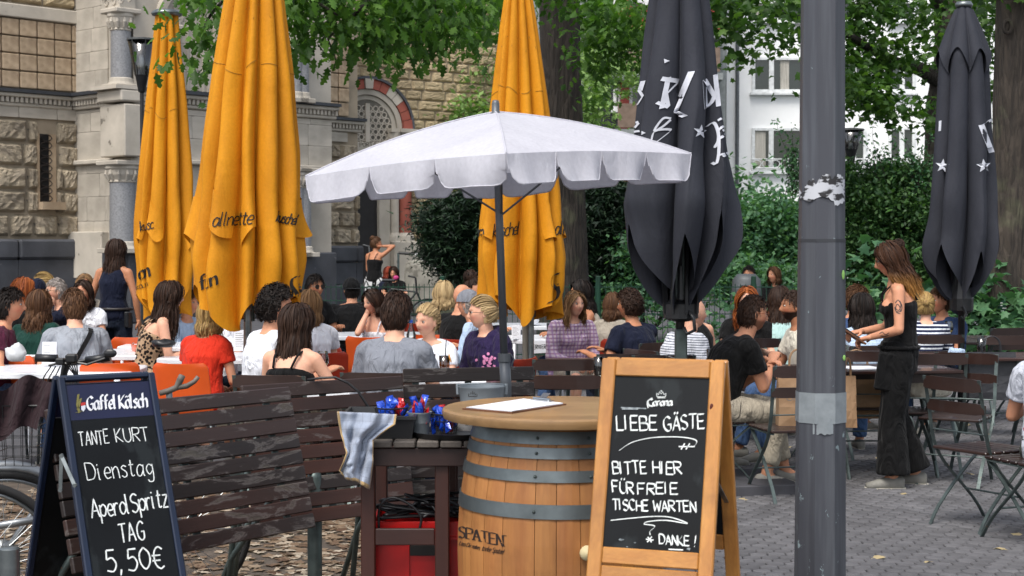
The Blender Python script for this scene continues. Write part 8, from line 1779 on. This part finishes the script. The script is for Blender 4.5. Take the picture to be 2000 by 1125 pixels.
# ---- finish bodies
bpy.context.view_layer.update(); dg = bpy.context.evaluated_depsgraph_get()
for o, ex, *r in JOBS:
    me = bpy.data.meshes.new_from_object(o.evaluated_get(dg)); me.name = o.data.name
    n = len(me.vertices); co = np.empty(n*3, np.float32); me.vertices.foreach_get('co', co); co = co.reshape(-1, 3)
    if ex is None:
        amp, sd_ = r; no = np.empty(n*3, np.float32); me.vertex_normals.foreach_get('vector', no); no = no.reshape(-1, 3); rg = np.random.default_rng(int(sd_*1000)); dsp = np.zeros(n)
        for q in range(9):
            kv = rg.normal(size=3)*rg.choice([22, 34, 48])*np.array([1, 1, .8]); wv = co @ rg.normal(size=3)*8; dsp += np.sin(co @ kv+1.5*np.sin(wv)+rg.uniform(0, 6))*(26/np.linalg.norm(kv))
        co += no*(amp*.42*dsp/2)[:, None]; me.vertices.foreach_set('co', co.ravel()); me.update(); o.modifiers.clear(); old = o.data; o.data = me; me.polygons.foreach_set('use_smooth', np.ones(len(me.polygons), bool)); continue
    tint, nh = r; fv = np.empty(len(me.loops), np.int32); me.loops.foreach_get('vertex_index', fv)
    faces = [tuple(p.vertices) for p in me.polygons]; nb = len(faces); V = np.vstack([co, np.array([tuple(v) for v in ex.v], np.float32)]); faces += [tuple(i+n for i in f) for f in ex.f]
    m2 = bpy.data.meshes.new('body'); m2.from_pydata(V.tolist(), [], faces); 
    for m in (o.data.materials[0], eyew, iris): m2.materials.append(m)
    mi = np.zeros(len(faces), np.int32); mi[nb:] = ex.m; m2.polygons.foreach_set('material_index', mi); m2.polygons.foreach_set('use_smooth', np.ones(len(faces), bool))
    ca = m2.color_attributes.new('tint', 'FLOAT_COLOR', 'POINT'); c = np.ones((len(V), 4), np.float32); c[n:n+nh, :3] = np.array(tint); ca.data.foreach_set('color', c.ravel()); o.modifiers.clear(); o.data = m2
# ---- caps, straps, bag, print and other worn things
def cap_on(info, mat, back=False, label=''):
    R, hc = info['R'], info['hc']; mb = MB(); s = -1 if back else 1; vs = []
    for j in range(9):
        th = PI*.5*j/8
        for i in range(20): a = 2*PI*i/20; d = Vector((math.sin(th)*math.cos(a), math.sin(th)*math.sin(a), math.cos(th))); vs.append(hc+R @ Vector((d.x*.092, d.y*.114, d.z*.108+.028)))
    mb.add(vs, [(j*20+i, (j+1)*20+i, (j+1)*20+(i+1) % 20, j*20+(i+1) % 20) for j in range(8) for i in range(20)])
    vs = []
    for q in (0, 1):
        for i in range(9): a = PI*(i/8)*.7+PI*.15; vs.append(hc+R @ Vector((math.cos(a)*(.085+.012*q), s*(math.sin(a)*(.1+.07*q)), .030-.012*q)))
    mb.add(vs, [(i, i+1, 10+i, 9+i) for i in range(8)]); mb.build('cap', mat, info['t'], smooth=True)
cap_on(CAPP, cl['navy']); cap_on(blk, cl['black'], True); cap_on(CAPQ, cl['grey'], True)
def worn(info, nm, pts, r, mat, flat=1): mb = MB(); mb.tube(smoothpoly(pts, 4), r, 6, flat=flat); mb.build(nm, mat, info['t'], smooth=True)
i_ = boy; sp_, X, Fd = i_['sp'], i_['X'], i_['F']
mb = MB(); P_ = smoothpoly([sp_(.97)+X*.10+Fd*.03, sp_(.95)+X*.10-Fd*.06, sp_(.8)+X*.07-Fd*.14, sp_(.5)-X*.02-Fd*.15, sp_(.15)-X*.11-Fd*.145], 4)
for a, b in zip(P_, P_[1:]): mb.beam(a, b+(b-a)*.1, .032, .006, up=-Fd)
mb.build('shoulder_strap', cl['black'], i_['t'])
i_ = ww; Pz = i_['P']; mb = MB(); mb.tube([Pz+Vector((.185*math.cos(a), .14*math.sin(a), .075)) for a in np.linspace(0, 2*PI, 25)[:-1]], .016, 8, closed=True); mb.build('belt', M('belt_leather', '#1d1512', .5), i_['t'], smooth=True)
mb = MB(); mb.box(Pz+Vector((.175, -.06, -.03)), (.05, .1, .16), bev=.01); mb.build('belt_pouch', black, i_['t']); mb = MB(); mb.box(Pz+Vector((0, -.142, .075)), (.035, .012, .03), bev=.003); mb.build('buckle', steel, i_['t'])
# waitress gear
i_ = wa; Pz = i_['P']; J = i_['J']; mb = MB(); mb.box(Pz+Vector((-.16, .10, -.11)), (.07, .12, .26), Matrix.Rotation(.15, 3, 'X'), bev=.012); mb.build('waist_pouch', C('black_cotton', '#141416'), i_['t'])
mb = MB(); mb.tube([Pz+Vector((.18*math.cos(a), .135*math.sin(a), .05)) for a in np.linspace(0, 2*PI, 25)[:-1]], .014, 6, closed=True); mb.build('apron_band', cl['black'], i_['t'], smooth=True)
mb = MB(); c = i_['hc']+i_['R'] @ Vector((0, -.085, .085))
rg = np.random.default_rng(2)
for q in range(26): v = Vector(rg.normal(size=3)).normalized(); e = v.orthogonal().normalized(); g = v.cross(e); mb.tube([c+(e*math.cos(a)+g*math.sin(a))*.038 for a in np.linspace(0, 4.6, 9)], .0065, 5)
mb.build('hair_knot', hairm('dark'), i_['t'])
# arm tattoos follow the skin
bo = [c for c in i_['t'].children if c.name.startswith('body')][0]; w = xf(bo)
bv = BVHTree.FromPolygons([w @ v.co for v in bo.data.vertices], [tuple(p.vertices) for p in bo.data.polygons]); prj = projector(bv, .0008); mb = MB()
sh_, el_, wr_ = [w @ q for q in J[-1]]
def topx(q): v = q-Vector((0, 0, CAMH)); y = v.y*cp-v.z*sp; z = v.y*sp+v.z*cp; return Vector((1000+F*v.x/y, 562.5-F*z/y))
m = topx(sh_.lerp(el_, .42)); ribbon(mb, [smoothpoly([m+Vector(q) for q in L]) for L in ([(-7, -8), (-1, -14), (4, -4), (0, 6), (-6, 2), (-3, -6), (2, 0), (3, 9)], [(2, -12), (6, -2), (4, 8), (-5, 9)], [(-8, 0), (-4, 10), (3, 13)])], 1.8, prj, step=1.5)
m = topx(el_.lerp(wr_, .5)); ribbon(mb, [smoothpoly([m+Vector(q) for q in L]) for L in ([(-10, 0), (-4, -3), (2, 2), (9, -2)], [(-8, 4), (0, 5), (8, 3)])], 1.5, prj, step=1.5); mb.build('tattoo', M('tattoo_ink', '#3c3434', .6), i_['t'], world=True)
# tablet and pad in her hands
a, b = w @ J[-1][2], w @ J[1][2]; c = (a+b)/2+Vector((-.11, 0, .02)); tabo = thing('tablet', 'dark tablet on an open brown order book held by the waitress', 'tablet', tuple(c)); R_ = Matrix.Rotation(math.radians(34), 3, 'Y')
mb = MB(); mb.box((0, 0, -.012), (.24, .17, .012), R_, bev=.002); mb.build('book_cover', M('hardboard', '#6b4126', .6), tabo); mb = MB(); mb.box((0, 0, 0), (.2, .13, .009), R_, bev=.002); mb.build('tablet_case', black, tabo)
mb = MB(); mb.box(R_ @ Vector((0, 0, .0052)), (.18, .11, .001), R_); mb.build('screen', M('screen_glass', '#8ea09c', .1), tabo)
# print on the tee at the right edge, logo on the hoodie
def bodyproj(info, names=('shirt',)):
    vs = []; fs = []
    for o in info['t'].children:
        if o.name.split('.')[0] in names: w = xf(o); b = len(vs); vs += [w @ v.co for v in o.data.vertices]; fs += [tuple(i+b for i in p.vertices) for p in o.data.polygons]
    return projector(BVHTree.FromPolygons(vs, fs), .003)
j = bodyproj(pr); bl2 = M('blue_shirt_print', '#2a6a9c', .8); rd2 = M('red_shirt_print', '#a83048', .8)
mb = MB(); fillpoly(mb, [(1985, 705), (2000, 700), (2000, 775), (1982, 770), (1978, 738)], j); mb.build('shirt_print', bl2, pr['t'], world=True) if mb.f else None
mb = MB(); fillpoly(mb, [(1974, 755), (1990, 768), (2000, 790), (1985, 792)], j); ribbon(mb, text_px('VE', (1980, 842), (2003, 838), 24), 6, j); mb.build('shirt_print', rd2, pr['t'], world=True) if mb.f else None
mb = MB(); ribbon(mb, text_px('UR L', (1976, 858), (2003, 859), 8), 1.6, j); mb.build('shirt_print', ink, pr['t'], world=True) if mb.f else None
j = bodyproj(hood); mb = MB(); rg = random.Random(2)
for k in range(26): x, y = 953+rg.gauss(0, 6), 705+rg.gauss(0, 8); fillpoly(mb, [(x+3*math.cos(a), y+3*math.sin(a)*rg.uniform(.6, 1.2)) for a in np.linspace(0, 5.2, 6)], j)
if mb.f: mb.build('flower_print', M('pink_print', '#d98ab4', .8), hood['t'], world=True)
# ================================================================== SMALL THINGS ON THE TABLES
liq = M('pale_wine', '#d8c27a', .1, spec=.6); amb = M('orange_drink', '#b5602a', .1, spec=.6); wat = M('milky_rest', '#b9bdb2', .2)
def glass_(px, py, Y, kind, label, group=None, z=.757):
    x = pt(px, py, Y).x; t = thing('wine_glass' if kind == 'wine' else 'drinking_glass', label, 'glass', (x, Y, z), group=group); mb = MB()
    if kind == 'wine': mb.lathe([(.034, .0), (.034, .002), (.005, .006), (.004, .085), (.02, .10), (.038, .135), (.038, .16), (.030, .205)], 18)
    else: mb.lathe([(0, .004), (.03, .004), (.036, .135), (.034, .135), (.029, .01), (0, .01)], 18)
    mb.build('glass_body', glass, t, smooth=True)
    if kind == 'wine': mb = MB(); mb.lathe([(0, .105), (.02, .107), (.034, .128), (.0, .128)], 16); mb.build('drink', liq, t, smooth=True)
    elif kind in ('drink', 'straw'): mb = MB(); mb.lathe([(0, .012), (.029, .012), (.033, .09), (0, .09)], 16); mb.build('drink', amb, t, smooth=True)
    else: mb = MB(); mb.lathe([(0, .012), (.029, .012), (.030, .035), (0, .035)], 16); mb.build('drink', wat, t, smooth=True)
    if kind == 'straw':
        mb = MB(); mb.tube([(0, 0, .02), (.012, -.01, .24)], .0035, 6); mb.build('straw', black, t); mb = MB(); mb.lathe([(.0, -.003), (.028, -.003), (.028, .003), (0, .003)], 14); R_ = Matrix.Rotation(1.3, 3, 'Y'); mb.v = [tuple(R_ @ Vector(v)+Vector((.036, 0, .12))) for v in mb.v]; mb.build('orange_slice', M('orange_peel', '#d9902a', .5), t)
    return t
glass_(630, 715, 9.6, 'wine', 'wine glass with pale wine beside the long haired woman', z=.757); WT(640, 9.55, 0, 'white table corner behind the long brown haired woman', .3)
for px, Y, k, l in ((822, 10.2, 'straw', 'tall drink with black straw in front of the white tee girl'), (868, 10.2, 'straw', 'tall amber drink with a straw and orange slice by the purple hoodie'), (806, 10.3, 'drink', 'low amber drink beside the tall straw glass'), (840, 10.35, 'empty', 'nearly empty glass between the two straw drinks'), (776, 10.4, 'drink', 'small glass to the left of the metal cooler')): glass_(px, 700, Y, k, l)
for i, (px, Y) in enumerate(((1075, 14.5), (1095, 14.6), (1107, 14.5), (1122, 14.45))): glass_(px, 640, Y, 'empty', ('leftmost', 'second', 'third', 'rightmost')[i]+' of the four empty glasses in front of the woman in plaid', 'empty glasses on the reserved table')
glass_(1853, 640, 13.4, 'wine', 'wine glass with rose coloured drink at the blue polo man'); glass_(1917, 660, 12.2, 'empty', 'tall empty glass on the slatted table right of the dark parasol pole'); glass_(1390, 690, 10.9, 'empty', 'glass behind the wooden board on the slatted table'); glass_(118, 640, 12.6, 'empty', 'large water glass on the white table at far left'); glass_(1170, 700, 10.1, 'empty', 'empty glass behind the wooden board at its left')
def lathe_thing(nm, lab, cat, loc, parts):
    t = thing(nm, lab, cat, loc)
    for (pn, prof, m) in parts: mb = MB(); mb.lathe(prof, 20); mb.build(pn, m, t, smooth=True, sharp=40)
    return t
lathe_thing('water_bottle', 'clear glass water bottle with a blue cap on the white table', 'bottle', (pt(803, 640, 12.4).x, 12.4, .757), [('bottle_glass', [(0, 0), (.036, 0), (.037, .15), (.016, .21), (.013, .245)], glass), ('water', [(0, .004), (.033, .004), (.034, .12), (0, .12)], glassm('water', (.85, .9, .92))), ('cap', [(.0145, .24), (.0145, .262), (0, .264)], M('blue_cap', '#1d4aa0', .4)), ('bottle_label', [(.0375, .05), (.0375, .11)], white_lam)])
WT(800, 12.4, 0, 'white table with the blue capped bottle behind the man in grey', .5)
lathe_thing('wine_cooler', 'steel bottle cooler beside the girl with the blonde bun', 'cooler', (pt(797, 690, 10.55).x, 10.55, .757), [('vessel', [(0, .004), (.07, .004), (.082, .15), (.086, .155), (.078, .15), (.066, .01), (0, .01)], M('chrome', '#c8ccce', .15, 1)), ('bottle_neck', [(0, .02), (.015, .02), (.015, .22), (0, .22)], M('bottle_green', '#1c2c1c', .15))])
lathe_thing('ashtray', 'small black ashtray on the white table by the black jacket', 'ashtray', (pt(718, 660, 14.9).x, 14.9, .757), [('dish', [(0, .005), (.05, .005), (.052, .035), (.045, .035), (.04, .01), (0, .01)], black)])
lathe_thing('coffee_cup', 'white coffee cup and saucer behind the middle yellow parasol', 'cup', (pt(1045, 620, 16.8).x, 16.8, .757), [('saucer', [(0, .004), (.07, .015), (.07, .012), (0, 0)], white_lam), ('cup_body', [(0, .012), (.03, .012), (.045, .06), (.042, .06), (.0, .02)], white_lam)])
lathe_thing('candle_jar', 'small amber candle jar on the table of the black shirted man', 'candle', (pt(1506, 733, 10.8).x, 10.8, .757), [('jar', [(0, 0), (.03, 0), (.032, .06), (.028, .06), (0, .01)], glass), ('wax', [(0, .003), (.027, .003), (.027, .03), (0, .03)], amb)])
lathe_thing('water_jug', 'large cut glass jug with mint on the left white table', 'jug', (pt(110, 640, 12.5).x, 12.5, .757), [('jug_glass', [(0, .005), (.05, .005), (.065, .19), (.06, .19), (.047, .01)], glass), ('mint', [(0, .008), (.045, .008), (.04, .05), (0, .055)], M('mint', '#3c6a2c', .6))])
# reserved sign, menus, papers, bags
rs = thing('reserved_sign', 'white tent card reading RESERVIERT clipped at the white table edge', 'sign', tuple(pt(1050, 678, 14.2))); cx_ = pt(1050, 678, 14.2); w2 = .115*1.0; mb = MB(); mb.box(cx_, (.235, .004, .11), Matrix.Rotation(-.05, 3, 'Y'), bev=.001); mb.build('card', white_lam, rs, world=True)
mb = MB(); ribbon(mb, text_px('RESERVIERT', (1029, 682), (1071, 681), 8), 1.25, lambda q: onplane(q.x, q.y, cx_-Vector((0, .004, 0)), Vector((0, -1, 0)))); mb.build('lettering', ink, rs, world=True)
def menu(px, py, Y, label, w_=.1, h=.16, rz=0):
    c = pt(px, py, Y); t = thing('menu_card', label, 'menu', (c.x, Y, c.z-h/2)); mb = MB()
    for s in (-1, 1): mb.beam((0, s*.02, 0), (0, 0, h), w_, .002, up=(0, 1, 0))
    R_ = Matrix.Rotation(rz, 3, 'Z'); mb.v = [tuple(R_ @ Vector(v)) for v in mb.v]; mb.build('card', M('paper', '#e8eaf0', .8), t)
    mb = MB()
    for k in range(7): mb.add([R_ @ Vector((x, -.0215+.02*(z/h), z)) for x, z in ((-w_*.38, h*(.85-k*.1)), (w_*(.1+.25*(k % 3)/2), h*(.85-k*.1)), (w_*(.1+.25*(k % 3)/2), h*(.83-k*.1)), (-w_*.38, h*(.83-k*.1)))], [(0, 1, 2, 3)])
    mb.build('printed_lines', M('grey_print', '#6a6a6a', .8), t)
menu(97, 690, 11.1, 'upright menu card on the left white table by the boy in grey'); menu(470, 665, 12.0, 'upright menu card left of the curly haired man'); menu(92, 605, 15, 'upright menu card behind the green blouse woman'); menu(1008, 648, 14.3, 'small upright menu on the reserved table', .08, .12)
for (px, py, Y, lab) in ((1676, 732, 11.0, 'white sheets lying on the slatted table by the waitress'), (1500, 722, 10.9, 'white sheets lying by the lamp post on the slatted table')):
    t = thing('paper_sheets', lab, 'paper', (pt(px, py, Y).x, Y-.1, .758)); mb = MB(); mb.box((0, 0, .003), (.24, .3, .005), Matrix.Rotation(.2, 3, 'Z')); mb.build('sheets', M('paper', '#e8eaf0', .8), t)
kraft = M('kraft_paper', '#96795c', .85, 0, '#87694c', 6, bs=.3, bscale=20, bdist=.01); blk_bag = M('black_bag_paper', '#1d1e22', .5, 0, '#2a2b30', 5, bs=.3, bscale=10, bdist=.02)
def bag(px, pyb, Y, w_, h, d, m, label, txt=None, rz=0):
    zb = max(zat(pyb, Y), .01); c = pt(px, pyb, Y); t = thing('paper_bag', label, 'bag', (c.x, Y, zb), rz); mb = MB(); n = 8; vs = []
    for j in range(7):
        v = j/6; s = 1-.02*math.sin(PI*v); dd = d*(1-.75*v**1.5)
        for x, y in ((-1, -1), (-.33, -1), (.33, -1), (1, -1), (1, 1), (.33, 1), (-.33, 1), (-1, 1)): vs.append((x*w_/2*s, y*dd/2*(1+.12*math.sin(v*7+x*2)), h*v))
    mb.add(vs, [(j*8+k, j*8+(k+1) % 8, (j+1)*8+(k+1) % 8, (j+1)*8+k) for j in range(6) for k in range(8)]+[tuple(range(7, -1, -1))]); mb.build('bag_body', m, t)
    for s in (-1, 1): mb = MB(); mb.tube(smoothpoly([Vector((-w_*.2, s*d*.12, h-.03)), Vector((-w_*.17, s*d*.12, h+.08)), Vector((0, s*d*.12, h+.12)), Vector((w_*.17, s*d*.12, h+.08)), Vector((w_*.2, s*d*.12, h-.03))], 4), .004, 5); mb.build('handle', m, t)
    if txt: mb = MB(); ribbon(mb, text_px(txt[0], (0, 0), (100, 0), 22), 3, lambda q: Vector(((q.x/100-.5)*w_*.6, -d*.5-.004*1, h*.45-q.y/100*w_*.6))); mb.build('bag_print', M('grey_print', '#6a6a6a', .8), t)
bag(1556, 830, 10.05, .25, .36, .14, kraft, 'brown kraft bag on the folding chair left of the lamp post', ('UNIQ',)); bag(1672, 815, 11.25, .40, .36, .16, kraft, 'brown kraft shopping bag right of the lamp post'); bag(1935, 780, 12.0, .36, .36, .14, blk_bag, 'black glossy shopping bag on the chair under the right dark parasol'); bag(1655, 833, 10.6, .1, .34, .14, kraft, 'narrow side of a kraft bag just right of the lamp post')
def lump(nm, lab, cat, loc, r, m, seed=0, pn='bundle'):
    t = thing(nm, lab, cat, loc); mb = MB(); mb.ell((0, 0, r[2]*.8), r, 22); mb.v = [tuple(Vector(v)*(1+.28*noise.noise(Vector(v)*(1.6/max(r))+Vector((seed, 0, 0)))+.12*noise.noise(Vector(v)*(5/max(r))))) for v in mb.v]; mb.v = [(x, y, max(z, 0)) for x, y, z in mb.v]; mb.build(pn, m, t, smooth=True); return t
lump('canvas_bag', 'cream canvas bag lying on the chair behind the waitress', 'bag', tuple(pt(1812, 778, 11.0)), (.17, .12, .09), cl['cream'], 1); lump('napkin', 'crumpled pale blue napkins on the slatted table at right', 'napkin', (pt(1868, 700, 12.1).x, 12.1, .76), (.07, .05, .035), cl['sky'], 2)
lump('crumpled_napkin', 'white crumpled plastic bag hanging over the left table edge', 'napkin', tuple(pt(32, 700, 10.4)-Vector((0, 0, .02))), (.07, .04, .06), M('thin_plastic', '#e4e7ea', .4, trans=.3), 5)
lump('shoulder_bag', 'dark shoulder bag in the lap of the leopard dress woman', 'bag', tuple(pt(318, 655, 12.0)-Vector((0, 0, .09))), (.10, .06, .035), black, 3); lump('tote_bag', 'pale bag under the table by the woman in red', 'bag', (pt(458, 760, 11.2).x, 11.2, .28), (.14, .1, .12), cl['cream'], 4)
# grey litter bin beyond the fence
t = thing('litter_bin', 'rounded grey litter bin beyond the fence left of the lamp post', 'bin', (pt(1458, 560, 21.4).x, 21.4, 0)); mb = MB(); zt_ = zat(535, 21.4); mb.loft([(Vector((0, 0, z)), Vector((1, 0, 0)), Vector((0, 1, 0)), r, r*.8) for z, r in ((0, .16), (.2, .2), (.9, .21), (zt_-.08, .19), (zt_, .12))], 20); mb.build('bin_body', M('bin_grey', '#55595c', .5, .3), t, smooth=True)
mb = MB(); mb.box((0, -.155, zt_-.2), (.22, .03, .1), bev=.01); mb.build('opening', voidm, t)
# bicycle by the church steps
t = thing('parked_bicycle', 'dark bicycle with a pink ribbon parked by the church steps', 'bicycle', (pt(780, 575, 27.5).x, 27.5, 0)); x0 = t.location.x
for dx_ in (-.5, .5): wheel(t, Vector((x0+dx_, 27.5, .34)), .33, (.1, -1, 0))
mb = MB()
for a, b in (((-.5, .34), (-.15, .85)), ((-.15, .85), (.3, .8)), ((-.1, .3), (.3, .8)), ((-.1, .3), (-.15, .85)), ((-.1, .3), (-.5, .34)), ((.3, .8), (.5, .34)), ((.3, .8), (.28, 1.05)), ((.28, 1.05), (.15, 1.08)), ((-.15, .85), (-.18, .98))): mb.tube([(x0+a[0], 27.5, a[1]), (x0+b[0], 27.5, b[1])], .018, 6)
mb.box((x0-.18, 27.5, 1.0), (.24, .12, .05), bev=.02); mb.build('frame', black, t, world=True); mb = MB(); mb.ell((x0-.05, 27.4, 1.05), (.05, .03, .04)); mb.build('ribbon', M('pink_ribbon', '#c2347a', .6), t, world=True)
